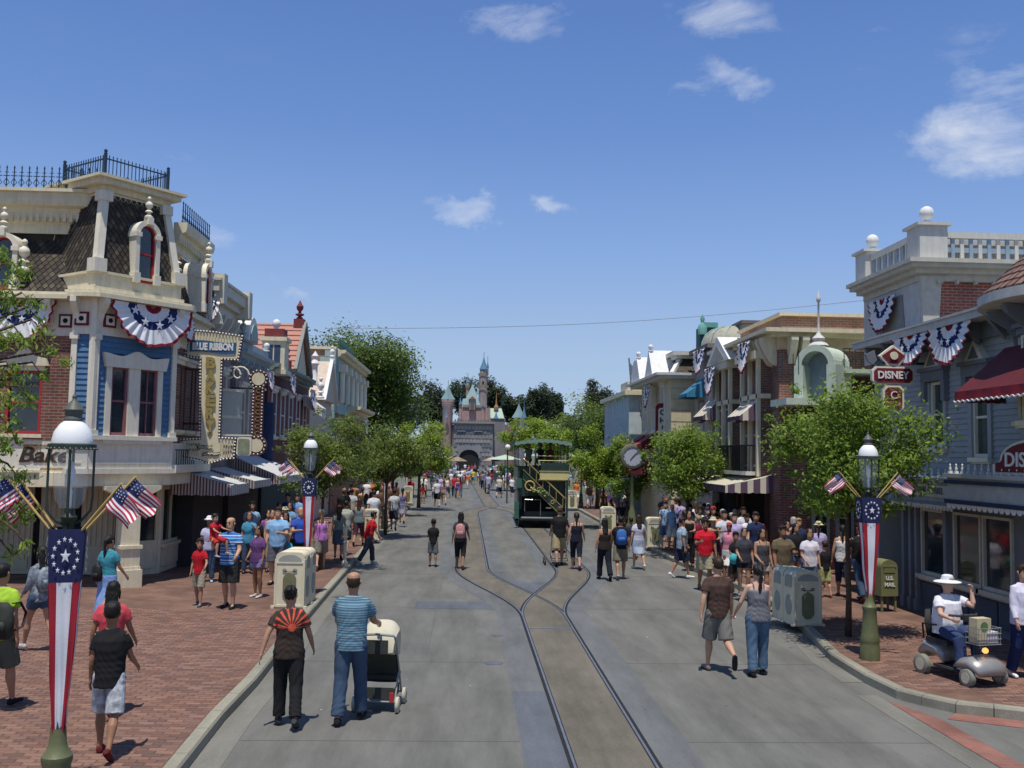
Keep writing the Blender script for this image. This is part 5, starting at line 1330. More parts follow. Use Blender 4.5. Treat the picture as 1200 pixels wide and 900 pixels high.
mb=MB();mb.box(-.6,4.6,-.3,1.2,zc-.25-.95,zc-1.0);mb.box(r0*2.1,4.6,-.1,1.2,zc-.22,zc-.1);link('porch_cornice',mb.mesh('porch_cornice',gp),ap2)
for k in range(14):
 mb=MB();x=r0*2.15+.17*k;mb.tube([(x,-.05,zc-.1),(x,-.05,zc+.5)],.014,5);mb.tube([(x-.06,-.05,zc+.1),(x,-.05,zc+.2),(x+.06,-.05,zc+.1)],.01,4);link('rail_bar',cached(('rb',k),lambda:mb.mesh('rail_bar',iron)),ap2)
for k in range(4):
 mb=MB();x=-.15-.16*k;mb.tube([(x,-.05,zc-.3),(x,-.05,zc+.3)],.014,5);link('rail_bar',mb.mesh('rail_bar',iron),ap2)
mb=MB();mb.bar((r0*2.1,-.05,zc+.5),(4.5,-.05,zc+.5),.03);link('handrail',mb.mesh('handrail',iron),ap2)
mb=MB();mb.lathe([(0,0),(.3,0),(.26,.06),(.14,.13),(.2,.22),(.08,.34),(.03,.45),(.03,1.3),(.06,1.34),(.07,1.44),(.03,1.5),(.02,1.62),(0,1.66)],12,(r0,.3,zc+r0*1.03));link('roof_finial',mb.mesh('roof_finial',offwhite,40),ap_)
mb=MB();mb.box(XB+.05,16,YB-.9,YB,0,zc-.6);
bk_=MB();bk_.box(12.3,16,24.2,YB,0,5.6);part('side_court_wall',bk_,brickdark,rb2_)
mb=MB();mb.box(12.0,16,24.2,YB-.1,2.6,2.9);part('side_court_cornice',mb,cream,rb2_)
bunting(FBw,LB2-2.3,LB2-.9,zB-.1,.95,.55,None,'bunting under the near end of the brown brick shop cornice',seed=11)
bunting(FBw,.2,1.7,6.75,.95,.6,None,'bunting below the white gable hood on the brown brick shop',seed=12)
r3=thing('domed_building','grey cream building with ribbed dome and green capped turret, right side','building',(10,50,0))
FR3=F((9.2,39.4),(0,-1));zr3=W(840,405,X=9.2).z;print('r3',zr3)
mb=MB();mb.box(9.2,16,YE+.1,39.4,0,zr3);part('wall',mb,M('warm grey wall',(.42,.38,.33),streak=.15),r3)
mb=MB();mb.box(9.0,16,YE+.1,39.6,zr3,zr3+.16);part('cornice',mb,M('dark grey trim',(.16,.13,.13)),r3)
mb=MB();mb.lathe([(1.3,0),(1.28,.25),(1.15,.55),(.9,.75),(.5,.9),(0,.95)],18,(10.6,38.6,zr3+.16));mb.box(10.6,16,37.4,39.8,zr3+.16,zr3+1.05);part('dome',mb,M('weathered copper',(.36,.34,.27),var=.2),r3,smooth=50)
for k in range(12):
 t=2*math.pi*k/12;mb=MB();mb.tube([(10.6+r*math.cos(t),38.6+r*math.sin(t),zr3+.16+z)for r,z in((1.32,0),(1.3,.25),(1.17,.56),(.92,.76),(.5,.92))],.03,5);part('dome_rib',mb,mint,r3)
mb=MB();mb.box(10.5,16,37.2,39.9,zr3+1.05,zr3+1.17);part('flat_roof',mb,M('dark grey trim',0),r3)
tcx=W(824,390,Y=39.3)
mb=MB();mb.box(tcx.x-.15,tcx.x+.5,39.2,39.9,zr3+.16,W(822,384,Y=39.3).z);part('turret',mb,M('deep green paint',(.03,.10,.11)),r3)
mb=MB();zt_=W(822,384,Y=39.3).z;mb.box(tcx.x-.02,tcx.x+.56,39.1,40,zt_,zt_+.2);mb.lathe([(0,0),(.18,0),(.2,.3),(.06,.5),(.1,.65),(0,.85)],8,(tcx.x-.05,39.2,zt_-.3));part('turret_cap',mb,M('verdigris',(.14,.34,.30)),r3,smooth=40)
a_=1.2;window(FR3,a_-.5,4.0,.9,1.7,r3,slateblue,glass,'sash',sill=cream2)
blaw=M('blue canvas',(.05,.20,.33));awning(FR3,a_-.7,a_+.6,W(836,440,X=9.2).z,W(820,456,X=8.4).z,.75,'small blue awning on the grey cream building',blaw,blaw,blaw,.15,frame=False)
bunting(FR3,FR3.hit(822,410)[0],FR3.hit(836,410)[0],zr3,.9,.25,None,'bunting on the domed grey cream building',seed=13)
mb=MB();mb.box(9.05,9.2,YE+.1,39.4,2.7,3.0);part('string_course',mb,cream,r3)
r4=thing('mansard_building','cream building with dark slate mansard and white gable dormers, right side','building',(10,64,0))
Xr=9.0;Y0r=W(789,500,X=Xr).y;print('r4 Y0',Y0r);Y0r=min(max(Y0r,40),60)
Y0r=39.7
Xr=8.3
zr4=W(800,444,Y=Y0r).z
mb=MB();mb.box(Xr,17,Y0r,46.5,0,zr4);part('wall',mb,M('butter cream wall',(.62,.54,.36),streak=.1),r4)
for k in range(12):
 mb=MB();mb.box(Xr-.01,Xr+2.5,Y0r-.012,Y0r,zr4-.4-.45*k,zr4-.37-.45*k);part('wall_course',mb,M('warm grey wall',0),r4)
mb=MB();mb.box(Xr-.5,17,Y0r-.3,46.7,zr4,zr4+.12);mb.box(Xr-.7,17,Y0r-.45,46.8,zr4+.12,zr4+.22);part('cornice',mb,offwhite,r4)
zm1=W(800,421,Y=Y0r+.8).z
mb=MB();mb.add([(Xr,Y0r,zr4+.22),(17,Y0r,zr4+.22),(17,Y0r+.7,zm1),(Xr+.5,Y0r+.7,zm1),(Xr,46.5,zr4+.22),(Xr+.5,46,zm1)],[(0,1,2,3),(4,0,3,5)]);part('mansard_roof',mb,slm[2],r4)
for k in range(5):
 for j in range(9):
  mb=MB();x=Xr+.2+.34*j+.17*(k%2);t=k/5;mb.poly([(x,Y0r+.7*t-.03,zr4+.22+(zm1-zr4-.3)*t+.02),(x+.15,Y0r+.7*t-.03,zr4+.22+(zm1-zr4-.3)*(t-.0)+.02),(x+.15,Y0r+.7*(t+.2),zr4+.22+(zm1-zr4-.3)*(t+.2)),(x,Y0r+.7*(t+.2),zr4+.22+(zm1-zr4-.3)*(t+.2))]);part('slate',mb,random.choice(slm),r4)
mb=MB();mb.box(Xr+.3,17,Y0r+.4,46,zm1,zm1+.12);mb.box(Xr+.1,17,Y0r+.2,46,zm1+.12,zm1+.28);part('top_cornice',mb,offwhite,r4)
mb=MB();mb.bar((Xr+.02,Y0r-.03,zr4+.22),(Xr+.5,Y0r+.62,zm1),.16);part('corner_board',mb,white,r4)
for k,yy in enumerate((41.6,44.6)):
 mb=MB();mb.prism([(Xr-.6,yy-.9,zr4+.22),(Xr-.6,yy+.9,zr4+.22),(Xr-.6,yy,zr4+1.35)],(1.2,0,0));part('gable_dormer',mb,white,r4)
 ball_finial(r4,(Xr-.5,yy,zr4+1.3),.11)
FR4=F((Xr,46.5),(0,-1));
mb=MB();mb.prism([FR4.p(.9+1.0*math.cos(math.pi*k/10),zr4+.22+1.1*math.sin(math.pi*k/10),.5)for k in range(11)],-FR4.n*.8);part('arched_gable',mb,white,r4)
facade_windows(FR4,[(4.6,1.9)],3,.3,6,r4,white,.9,cream2,cream2)
chs=F((Xr-1.0,41.3),(1,0));c0=chs.hit(776,503)
cs_=thing('vertical_sign','narrow vertical sign with red frame and dark letters CHINA on the cream building','sign',chs.p(c0[0],c0[1],0))
mb=MB();fprism(mb,chs,octp(c0[0]-.27,c0[0]+.27,c0[1]-1.0,c0[1]+1.1,.13),-.15,0);part('sign_frame',mb,darkred,cs_)
mb=MB();fprism(mb,chs,octp(c0[0]-.17,c0[0]+.17,c0[1]-.93,c0[1]+.9,.07),0,.03);part('sign_face',mb,cream2,cs_)
for i,ch in enumerate('CHINA'):text('lettering',ch,chs,c0[0],c0[1]+.70-.34*i,.04,.24,M('sign green',(.02,.08,.06)),cs_,ext=.01,bold=.012)
bunting(FR4,3.0,4.3,W(776,449,X=Xr).z,.95,.35,None,'upper bunting above the red vertical sign on the cream building',seed=14)
r5=thing('white_building','pale blue white building at the far end of the right side with small flag','building',(9,78,0))
Y5=47.5;X5=W(737,500,Y=Y5).x;z5=W(740,463,Y=Y5).z
mb=MB();mb.box(X5,18,Y5,56,0,z5);part('wall',mb,M('pale blue white wall',(.52,.58,.60),streak=.12),r5)
mb=MB();mb.box(X5-.25,18,Y5-.25,56.2,z5,z5+.22);mb.box(X5-.1,X5+1.5,Y5-.1,Y5+2,z5+.22,z5+.65);part('cornice',mb,cream,r5)
ball_finial(r5,(X5+.6,Y5+.3,z5+.65),.17)
mb=MB();mb.tube([(X5+.1,Y5-.15,z5+.2),(X5-.05,Y5-.15,z5+1.8)],.04,5);mb.poly([(X5-.03,Y5-.15,z5+1.6),(X5+.3,Y5-.1,z5+1.25),(X5+.2,Y5-.15,z5+.85),(X5+.02,Y5-.15,z5+1.0)]);part('flag_pole',mb,slateblue,r5)
FR5=F((X5,56),(0,-1));facade_windows(FR5,[(4.6,1.8)],3,.5,8,r5,white,1.0,cream2,cream2)
for i,(u,v)in enumerate(((755,490),(764,492))):
 p_=W(u,v-20,Y=46.9);bunting(F((p_.x-.3,46.9),(1,.2)),0,.65,p_.z,1.1,0,None,('left','right')[i]+' one of two narrow buntings above the red window canopies',seed=15+i)
for i,(u0,u1,v)in enumerate(((746,762,524),(760,772,522))):
 p_=W(u0,v,Y=46);awning(F((Xr+.15,46.8-2.2*i),(0,-1)),0,1.3,4.6,4.0,.9,('farther','nearer')[i]+' dark red window canopy on the right side buildings',M('faded red canvas',(.30,.05,.05)),redaw,redaw2,.2,frame=False)
awning(F((8.35,46.0),(0,-1)),0,2.6,3.3,2.85,1.0,'faded red awning beside the street clock',M('faded red canvas',0),redaw,redaw2,.2)
mb=MB();pA=W(380,385,Y=62);pB=W(1030,350,Y=62)
pts=[pA.lerp(pB,t/24)+Vector((0,0,-1.0*math.sin(math.pi*t/24)*.6))for t in range(25)];mb.tube(pts,.018,4)
o=part('cable',mb,M('cable grey',(.25,.28,.33)));tag(o,'thin cable strung across the sky above the street','cable')
# ====== street furniture
starwhite=M('star white',(.75,.75,.78),var=.03)
lampglass=bpy.data.materials.new('lantern glass');lampglass.use_nodes=True;_mats['lantern glass']=lampglass
_n=lampglass.node_tree.nodes;_l=lampglass.node_tree.links;_b=_n['Principled BSDF']
_b.inputs['Base Color'].default_value=(.75,.8,.8,1);_b.inputs['Roughness'].default_value=.05;_b.inputs['Alpha'].default_value=.17
opal=M('opal glass',(.82,.83,.84),rough=.25,var=.03)
def banner_mesh():
 """three hanging sides of cloth round the post, gathered to a knot at the foot; local z = 0 at the knot"""
 m=MB();H=1.72;blue=H-.42
 def width(z):
  t=z/H;return.045+.155*min(1,(t*1.02)**.75)
 zs=[H*k/40 for k in range(41)]
 for side in range(4):
  an=side*math.pi/2+0;n_=Vector((math.sin(an),-math.cos(an),0));u_=Vector((math.cos(an),math.sin(an),0))
  nu=24
  def fn(s,t):
   z=H*t;w_=width(z)*(1 if side%2==0 else 1);x=(s-.5)*2*w_
   d=w_+.006*math.sin(s*22+z*5)*(1-t*.3)+.01*math.sin(z*9+side)*(1-t)
   return n_*d+u_*x+Vector((0,0,z))
  def mi(s,t):
   if t*H>blue:return 0
   return 1 if s<.27 or s>.73 else 2
  m.grid(fn,nu,40,mfn=mi)
 k=len(m.v)
 m.lathe([(.05,0),(.075,-.05),(.06,-.10),(.03,-.12),(.07,-.16),(.085,-.24),(.05,-.27)],12,mi=1)
 me=m.mesh('banner',[M('banner navy',(.02,.026,.09),var=.12),M('banner crimson',(.36,.02,.035),var=.12),M('banner white',(.74,.74,.78),var=.05)],True)
 return me
def stars_mesh():
 m=MB();H=1.72
 for side in range(4):
  an=side*math.pi/2;n_=Vector((math.sin(an),-math.cos(an),0));u_=Vector((math.cos(an),math.sin(an),0));c=n_*.218+Vector((0,0,H-.215))
  lst=[(0,0,.062)]+[(.135*math.cos(2*math.pi*k/13+.24),.135*math.sin(2*math.pi*k/13+.24),.026)for k in range(13)]
  for cx,cz,r in lst:
   P=[c+u_*(cx+x)+Vector((0,0,cz+y))for x,y in star_pts(r)]
   m.add(P+[c+n_*.004+u_*cx+Vector((0,0,cz))],[(10,i,(i+1)%10)for i in range(10)])
 return m.mesh('star_ring',starwhite)
flagm=[M('flag red',(.42,.03,.06),var=.1),M('flag white',(.75,.74,.76),var=.04),M('flag navy',(.025,.035,.12),var=.1)]
def flag_mesh(seed=0):
 """x along the pole downwards from the tip, z hangs"""
 m=MB();w_,h=.42,.30;rg=random.Random(seed);ph=rg.random()*6
 def fn(s,t):
  x=s*h;z=-t*w_
  return(x*(1-.12*t),.03*math.sin(s*9+t*3+ph)*t+.015*math.sin(t*8+ph),z+.02*math.sin(s*10+ph)*t)
 def mi(s,t):
  if t<.42 and s<7/13:return 2
  return 0 if int(s*13)%2==0 else 1
 m.grid(fn,26,24,mfn=mi)
 for r_ in range(4):
  for c_ in range(3):
   s,t=.06+.12*c_+(.06 if r_%2 else 0),.06+.1*r_;p=Vector(fn(s,t));
   for sg_ in(-1,1):m.add([(p.x+x,p.y+sg_*.004,p.z+y)for x,y in star_pts(.011)],[tuple(range(10))],1)
 return m.mesh('flag_cloth',flagm,True)
lamp_kids={}
def build_lamp(mat_post):
 """lantern lamp post, 0 at the ground; the lantern's cap ends about 3.78 m up"""
 ch=[]
 m=MB();m.lathe([(0,0),(.20,0),(.20,.22),(.185,.26),(.19,.30),(.20,.34),(.17,.42),(.15,.62),(.135,.80),(.15,.84),(.15,.88),(.11,.92),(.085,.98),(.075,1.1)],20);ch.append(('base',m.mesh('base',mat_post,35)))
 m=MB();m.lathe([(.075,1.0),(.06,1.3),(.052,2.5),(.07,2.56),(.052,2.62),(.06,2.75),(.085,2.79),(.05,2.82),(.05,2.86)],14)
 m.tube([(-.15,0,2.62),(.15,0,2.62)],.02,6);ch.append(('post',m.mesh('post',darkgreen,35)))
 m=MB()
 for s in(-1,1):m.tube([(s*.02,0,2.72),(s*.12,0,2.76),(s*.20,0,2.84),(s*.215,0,2.95),(s*.215,0,3.34)],.014,6)
 for s in(-1,1):m.tube([(0,s*.02,2.72),(0,s*.12,2.76),(0,s*.20,2.84),(0,s*.215,2.95),(0,s*.215,3.34)],.014,6)
 n_=36;ring=[]
 m.lathe([(.235,3.355),(.235,3.385),(.19,3.395),(.19,3.35),(.235,3.355)],32)
 for k in range(28):
  t=2*math.pi*k/28;m.lathe([(0,-.012),(.018,0),(0,.012)],6,(.236*math.cos(t),.236*math.sin(t),3.35))
 ch.append(('lantern_frame',m.mesh('lantern_frame',darkgreen,35)))
 m=MB();m.lathe([(.09,2.86),(.14,2.93),(.165,3.05),(.172,3.2),(.168,3.35)],24);ch.append(('lantern_glass',m.mesh('lantern_glass',lampglass,True)))
 m=MB();m.lathe([(.02,2.86),(.025,3.0),(.018,3.02),(.04,3.06),(.045,3.16),(.02,3.24),(0,3.25)],10);ch.append(('bulb',m.mesh('bulb',opal,True)))
 m=MB();m.lathe([(.20,3.39),(.20,3.42),(.18,3.49),(.13,3.55),(.09,3.575)],24);ch.append(('lamp_dome',m.mesh('lamp_dome',opal,True)))
 m=MB();m.lathe([(.085,3.575),(.095,3.59),(.08,3.62),(.09,3.66),(.105,3.67),(.05,3.73),(.028,3.745),(.02,3.765),(.024,3.78),(.008,3.80),(0,3.84)],16);ch.append(('lantern_cap',m.mesh('lantern_cap',M('weathered iron',(.09,.10,.09),rough=.5),35)))
 return ch
_lamps={}
def lamp(x,y,label,green=False,scale=1.0,rz=0.0,banner=True,flags=4,zoff=KZ):
 key=green
 if key not in _lamps:_lamps[key]=build_lamp(olive if green else darkgreen)
 o=thing('street_lamp',label,'street lamp',(x,y,zoff),rz,'lantern lamp posts along the kerbs');o.scale=(scale*.8,scale*.8,scale)
 for nme,me in _lamps[key]:link(nme,me,o)
 if banner:
  b=link('banner',cached('banner',banner_mesh),None,(x,y,zoff+.98*scale),rz);b.scale=(scale*(.68 if green and x<0 else.8),)*2+(scale,)
  tag(b,'star and stripe cloth banner tied round the '+label.split(' lamp')[0]+' lamp post','banner','cloth banners wrapped round the lamp posts')
  link('stars',cached('stars',stars_mesh),b)
 if flags:
  for k,(sx,ty)in enumerate(((1,.02),(-1,-.02),(1,-.16),(-1,.16))[:flags]):
   base=Vector((x+sx*.05*scale,y+ty*.4*scale,zoff+2.58*scale));dirv=Vector((sx*.62,ty,.72)).normalized()
   L_=(.72 if k<2 else.66)*scale
   f=link('flag',None,None,base);f.rotation_euler=(0,0,0)
   side=('right','left')[k%2];
   tag(f,('front ' if k<2 else 'rear ')+side+' small stars and stripes flag on the '+label.split(' lamp')[0]+' lamp','flag','small flags on the lamp posts')
   p=MB();p.tube([(0,0,0),tuple(dirv*L_)],.011*scale,6,mi=0);link('flag_pole',p.mesh('flag_pole',M('flag stick',(.48,.33,.12),var=.1)),f)
   fm=link('flag_cloth',cached(('flag',k),lambda:flag_mesh(k)),f,dirv*L_*.98)
   xa=-dirv;za=(Vector((sx*.25,0,1))-xa*Vector((sx*.25,0,1)).dot(xa)).normalized();ya=za.cross(xa)
   fm.rotation_euler=Matrix((xa,ya,za)).transposed().to_euler();fm.scale=(scale*.74,)*3
 return o
LAMPS=[]
def lamp_at(u,v,Y,label,**k):
 p=W(u,v,Y=Y);return lamp(p.x,p.y,label,**k)
lamp_at(76,700,8.15,'nearest left lantern lamp with olive base, cut by the lower edge',green=True,rz=.3,scale=.985)
lamp_at(363,560,23.0,'second left lantern lamp behind the cream double bin',rz=.05)
lamp_at(452,560,43.0,'third left lantern lamp beside the boy on the kerb',rz=.02)
lamp_at(477,560,66.0,'far left lantern lamp near the hub',flags=2)
lamp_at(1019,700,16.35,'near right lantern lamp on an olive base by the kerb',green=True,rz=-.08)
lamp_at(681,570,62.0,'far right lantern lamp beyond the omnibus',flags=0,banner=False)
binm=M('bin cream',(.70,.64,.46),var=.05,streak=.1);binside=M('bin side grey',(.33,.34,.30),var=.1);binp=M('bin olive panel',(.17,.17,.09),var=.2)
def bin_parts():
 ch=[]
 m=MB();
 def outline(y0,y1,w_=.30,h=1.15):
  r=.12;pts=[(-w_,0),(w_,0),(w_,h-r)]+[(w_-r+r*math.cos(a),h-r+r*math.sin(a))for a in(.4,.8,1.2,1.57)]+[(-w_+r-r*math.sin(a),h-r+r*math.cos(a))for a in(0,.4,.8,1.2,1.57)]
  m.prism([(x,y0,z)for x,z in pts],(0,y1-y0,0))
 outline(-.28,.28);ch.append(('bin_body',m.mesh('bin_body',binm),None))
 m=MB()
 for s in(-1,1):
  m.box(s*.335-.035,s*.335+.035,-.32,-.25,0,.05);m.box(s*.335-.035,s*.335+.035,.25,.32,0,.05)
  m.box(s*.30-.012 if s>0 else-.312,s*.312 if s>0 else-.288,-.30,.30,.03,1.0)
 m.box(-.31,.31,-.295,-.28,.03,.07);m.box(-.31,.31,-.295,-.28,.92,.95);m.box(-.31,-.27,-.295,-.28,.07,.92);m.box(.27,.31,-.295,-.28,.07,.92)
 ch.append(('bin_frame',m.mesh('bin_frame',binm),None))
 m=MB();n_=10
 m.prism([(-.24,-.285,.93),(.24,-.285,.93)]+[(.24*math.cos(math.pi*k/n_),-.285,.97+.13*math.sin(math.pi*k/n_))for k in range(n_+1)],(0,-.008,0));ch.append(('flap',m.mesh('flap',binside),None))
 m=MB();m.prism([(x,-.285,z)for x,z in((-.10,.2),(-.06,.15),(.06,.15),(.10,.2),(.135,.24),(.135,.62),(.10,.68),(.05,.70),(0,.73),(-.05,.70),(-.10,.68),(-.135,.62),(-.135,.24))],(0,-.012,0));ch.append(('crest_panel',m.mesh('crest_panel',binp),None))
 m=MB()
 for s in(-1,1):
  m.tube([(s*(.10+.045*math.cos(t*.6)*(1-t*.07)),-.295,.77+.045*math.sin(t*.6)*(1-t*.07))for t in range(11)],.008,5)
  m.tube([(s*.145,-.295,.77),(0,-.295,.745)],.008,5);
  pass
 ch.append(('crest_scroll',m.mesh('crest_scroll',M('bin scroll bronze',(.09,.08,.05))),None))
 m=MB()
 for s in(-1,1):
  m.prism([(s*.3135,.16*math.cos(2*math.pi*k/16),.42+.22*math.sin(2*math.pi*k/16))for k in range(16)],(s*.01,0,0))
  m.prism([(s*.3135,-.18,.80),(s*.3135,.18,.80),(s*.3135,.18,1.0),(s*.3135,.1,1.06),(s*.3135,-.1,1.06),(s*.3135,-.18,1.0)],(s*.01,0,0))
 ch.append(('side_panel',m.mesh('side_panel',binside),None))
 return ch
_bins=[]
def litter_bin(x,y,rz,label,scale=1.0,double=False,z=KZ):
 if not _bins:_bins.extend(bin_parts())
 o=thing('litter_bin',label,'litter bin',(x,y,z),rz,'cream litter bins along the pavements');o.scale=(scale,)*3
 for nme,me,_ in _bins:link(nme,me,o)
 if double:
  for nme,me,_ in _bins:link(nme,me,o,(0,.62,0))
 return o
p=W(339,713,z=KZ);litter_bin(p.x,p.y+.28,-.04,'near left cream double litter bin at the kerb with olive crest panel',1.02,True)
p=W(433,633,z=KZ);litter_bin(p.x,p.y+.28,.0,'cream litter bin beside the horse head post, person in red in front',1.0)
p=W(478,590,z=KZ);litter_bin(p.x,p.y,0,'far left cream litter bin under the trees')
p=W(946,734,z=KZ);litter_bin(p.x,p.y+.28,.08,'near right cream double litter bin at the kerb',.93,True)
p=W(768,642,z=KZ);litter_bin(p.x,p.y+.28,0,'cream litter bin right of the woman in the pale dress',.95)
p=W(713,626,z=KZ);litter_bin(p.x,p.y+.28,0,'cream litter bin left of the street clock',1.0)
p=W(670,596,z=KZ);litter_bin(p.x,p.y,0,'cream litter bin beside the omnibus, farthest right',1.0)
p=W(1037,716,z=KZ);mbx=thing('mailbox','olive street mailbox lettered U.S. MAIL behind the near right lamp','mailbox',(p.x,p.y,KZ),.12)
m=MB();w_=.20;pts=[(-w_,.35),(w_,.35),(w_,.98)]+[(w_*math.cos(a),.98+w_*.8*math.sin(a))for a in[math.pi*k/10 for k in range(11)]]
m.prism([(x,-.2,z)for x,z in pts],(0,.4,0));link('mailbox_body',m.mesh('mailbox_body',M('mail olive',(.17,.17,.075),var=.12)),mbx)
m=MB()
for sx in(-1,1):
 for sy in(-1,1):m.box(sx*.16-.02,sx*.16+.02,sy*.15-.02,sy*.15+.02,0,.36)
link('mailbox_legs',m.mesh('mailbox_legs',M('mail olive',0)),mbx)
m=MB();m.box(-.15,.15,-.215,-.2,.98,1.02);m.box(-.13,.13,-.21,-.2,.86,.97);link('mail_slot',m.mesh('mail_slot',M('mail olive',0)),mbx)
FM_=F((p.x,p.y),(math.cos(.12),math.sin(.12)))
text('lettering','U.S.',FM_,0,KZ+.74,.212,.085,white,mbx,ext=.003,bold=.004);text('lettering','MAIL',FM_,0,KZ+.60,.212,.085,white,mbx,ext=.003,bold=.004)
for o_,_ in TXT[-2:]:o_.rotation_euler=(R(90),0,0);o_.location=(0,-.213,.60+(.0 if o_ is TXT[-1][0]else.14))
p=W(399,662,z=KZ);hp=thing('hitching_post','cream hitching post with horse head top at the left kerb','hitching post',(p.x+.12,p.y,KZ),.0)
cp=M('post cream',(.64,.60,.46))
m=MB();m.lathe([(0,0),(.09,0),(.09,.08),(.06,.12),(.05,.16),(.055,.5),(.05,.62),(.07,.64),(.07,.68),(.045,.7),(.045,.78),(.08,.80),(.08,.84),(0,.85)],12);link('post',m.mesh('post',cp,40),hp)
m=MB();m.tube([(0,0,.84),(-.01,0,.93),(-.0,0,1.03),(.03,0,1.10),(.08,0,1.10),(.13,0,1.04),(.15,0,1.0)],[(.05,.04),(.06,.045),(.065,.05),(.06,.05),(.05,.042),(.036,.034),(.03,.03)],10,up=(0,1,0))
m.tube([(.02,.03,1.13),(.01,.035,1.19)],[.016,.004],6);m.tube([(.02,-.03,1.13),(.01,-.035,1.19)],[.016,.004],6)
m.tube([(-.05,0,.9),(-.065,0,1.0),(-.04,0,1.1),(.01,0,1.15)],[.015,.022,.022,.01],6);link('horse_head',m.mesh('horse_head',cp,True),hp)
p=W(741,535,Y=43.5);ck=thing('street_clock','round street clock on a green post rising above the right pavement crowd','clock',(p.x,p.y,KZ),.0)
cz=p.z-KZ
m=MB();m.lathe([(0,0),(.26,0),(.26,.3),(.18,.4),(.15,.9),(.10,1.0),(.085,1.2),(.07,cz-.75),(.1,cz-.7),(.07,cz-.62),(.09,cz-.5)],16);link('post',m.mesh('post',M('clock olive',(.10,.115,.06)),40),ck)
m=MB();m.lathe([(.42,-.16),(.52,-.14),(.56,-.08),(.56,.08),(.52,.14),(.42,.16)],32,(0,0,cz),axis='Y');link('clock_case',m.mesh('clock_case',M('clock case',(.14,.15,.10),rough=.5),40),ck)
m=MB();m.lathe([(0,-.13),(.45,-.13)],32,(0,0,cz),axis='Y');link('clock_face',m.mesh('clock_face',M('clock face',(.42,.44,.52),var=.05)),ck)
m=MB()
for k in range(12):
 t=math.pi*k/6;m.bar((.36*math.sin(t),-.135,cz+.36*math.cos(t)),(.42*math.sin(t),-.135,cz+.42*math.cos(t)),.022,.01)
link('hour_marks',m.mesh('hour_marks',black),ck)
m=MB();m.bar((0,-.142,cz),(.14,-.142,cz+.16),.03,.01);m.bar((0,-.146,cz),(-.12,-.146,cz-.14),.025,.01);m.bar((0,-.15,cz),(.22,-.15,cz+.23),.02,.01);link('clock_hands',m.mesh('clock_hands',black),ck)
m=MB();m.lathe([(0,0),(.12,.03),(.06,.1),(.03,.2),(0,.26)],10,(0,0,cz+.55));link('clock_finial',m.mesh('clock_finial',M('clock olive',0),40),ck)
# ------ omnibus, seen from behind
p=W(604,619,z=.01);bx=p.x+1.28;by=p.y+.2
bus=thing('double_decker_omnibus','dark green and cream double-decker omnibus with curved rear staircase and canopy roof, on the track','omnibus',(bx,by,0),-.02)
bg_=M('omnibus green',(.018,.045,.035),rough=.35,var=.2,spec=.5,coat=.3);by_=M('omnibus cream',(.62,.55,.26),rough=.5,var=.06);bgold=M('omnibus gold',(.5,.38,.12),rough=.4,var=.1)
def bp(nme,m,mt,smooth=False):return link(nme,m.mesh(nme,mt,smooth),bus)
m=MB();m.box(-1.15,1.15,.9,6.8,.75,2.2);m.box(-1.15,-.7,.0,.9,1.5,2.3);m.box(-1.15,1.15,.9,6.8,.45,.75);bp('body',m,bg_)
m=MB();m.box(-1.2,1.2,.0,6.9,2.2,2.32);bp('upper_floor',m,bg_)
m=MB();m.box(-1.0,1.0,-.05,.95,.42,.52);m.box(-1.05,1.05,-.12,.0,.38,.50);bp('rear_platform',m,bg_)
m=MB();m.tube([(-1.0,-.16,.5),(1.0,-.16,.5)],.05,8);bp('bumper',m,M('omnibus chrome',(.35,.37,.38),rough=.3,metal=.6))
m=MB();m.box(-.95,.6,.88,.90,.75,1.5);bp('saloon_shade',m,dark)
m=MB();m.box(-.1,1.2,-.02,.02,2.32,3.1);m.box(1.17,1.21,0,6.9,2.32,3.1);m.box(-1.21,-1.17,0,6.9,2.32,2.85);m.box(-1.2,1.2,6.88,6.92,2.32,2.85);m.box(-1.2,-.1,.85,.9,2.32,2.85);bp('upper_side',m,bg_)
m=MB();m.box(-.15,1.22,-.035,-.02,2.32,2.68);bp('cream_panel',m,by_)
m=MB();m.box(-.2,1.24,-.06,-.02,2.68,2.72);m.box(-.2,1.24,-.06,-.02,2.28,2.32);bp('panel_molding',m,bgold)
for z_ in(3.2,3.42):
 m=MB();m.tube([(-.25,0,z_),(1.2,0,z_)],.022,6);m.tube([(1.2,0,z_),(1.2,6.9,z_)],.022,6);m.tube([(-1.2,.0,z_),(-1.2,6.9,z_)],.022,6);bp('handrail',m,by_)
for x in(-1.17,-.25,.5,1.17):
 m=MB();m.tube([(x,0,2.3),(x,0,4.05)],.022,6);bp('canopy_pole',m,bg_)
for y in(2.3,4.6,6.8):
 for x in(-1.17,1.17):
  m=MB();m.tube([(x,y,2.3),(x,y,4.05)],.022,6);bp('canopy_pole',m,bg_)
can=M('canopy green canvas',(.12,.24,.19),var=.2,scale=3)
m=MB();m.grid(lambda s,t:((s-.5)*2.7,-.2+t*7.4,4.05+.16*math.sin(math.pi*s)),14,8);m.grid(lambda s,t:((s-.5)*2.7,-.2+t*7.4,4.02+.16*math.sin(math.pi*s)),14,8);bp('canopy',m,can,True)
m=MB();m.grid(lambda s,t:((s-.5)*2.7,-.205-.01*math.sin(s*60),4.06-.0*t+.16*math.sin(math.pi*s)-t*(.20-.05*abs(math.cos(s*30)))),60,3)
for x in(-1.35,1.35):m.grid(lambda s,t:(x+.01*math.sin(s*90),-.2+s*7.4,4.06-t*(.2-.05*abs(math.cos(s*80)))),120,2)
bp('canopy_fringe',m,stripemat('fringe stripes',[(0,(.30,.42,.34)),(.5,(.09,.20,.15))],.05,'X'),True)
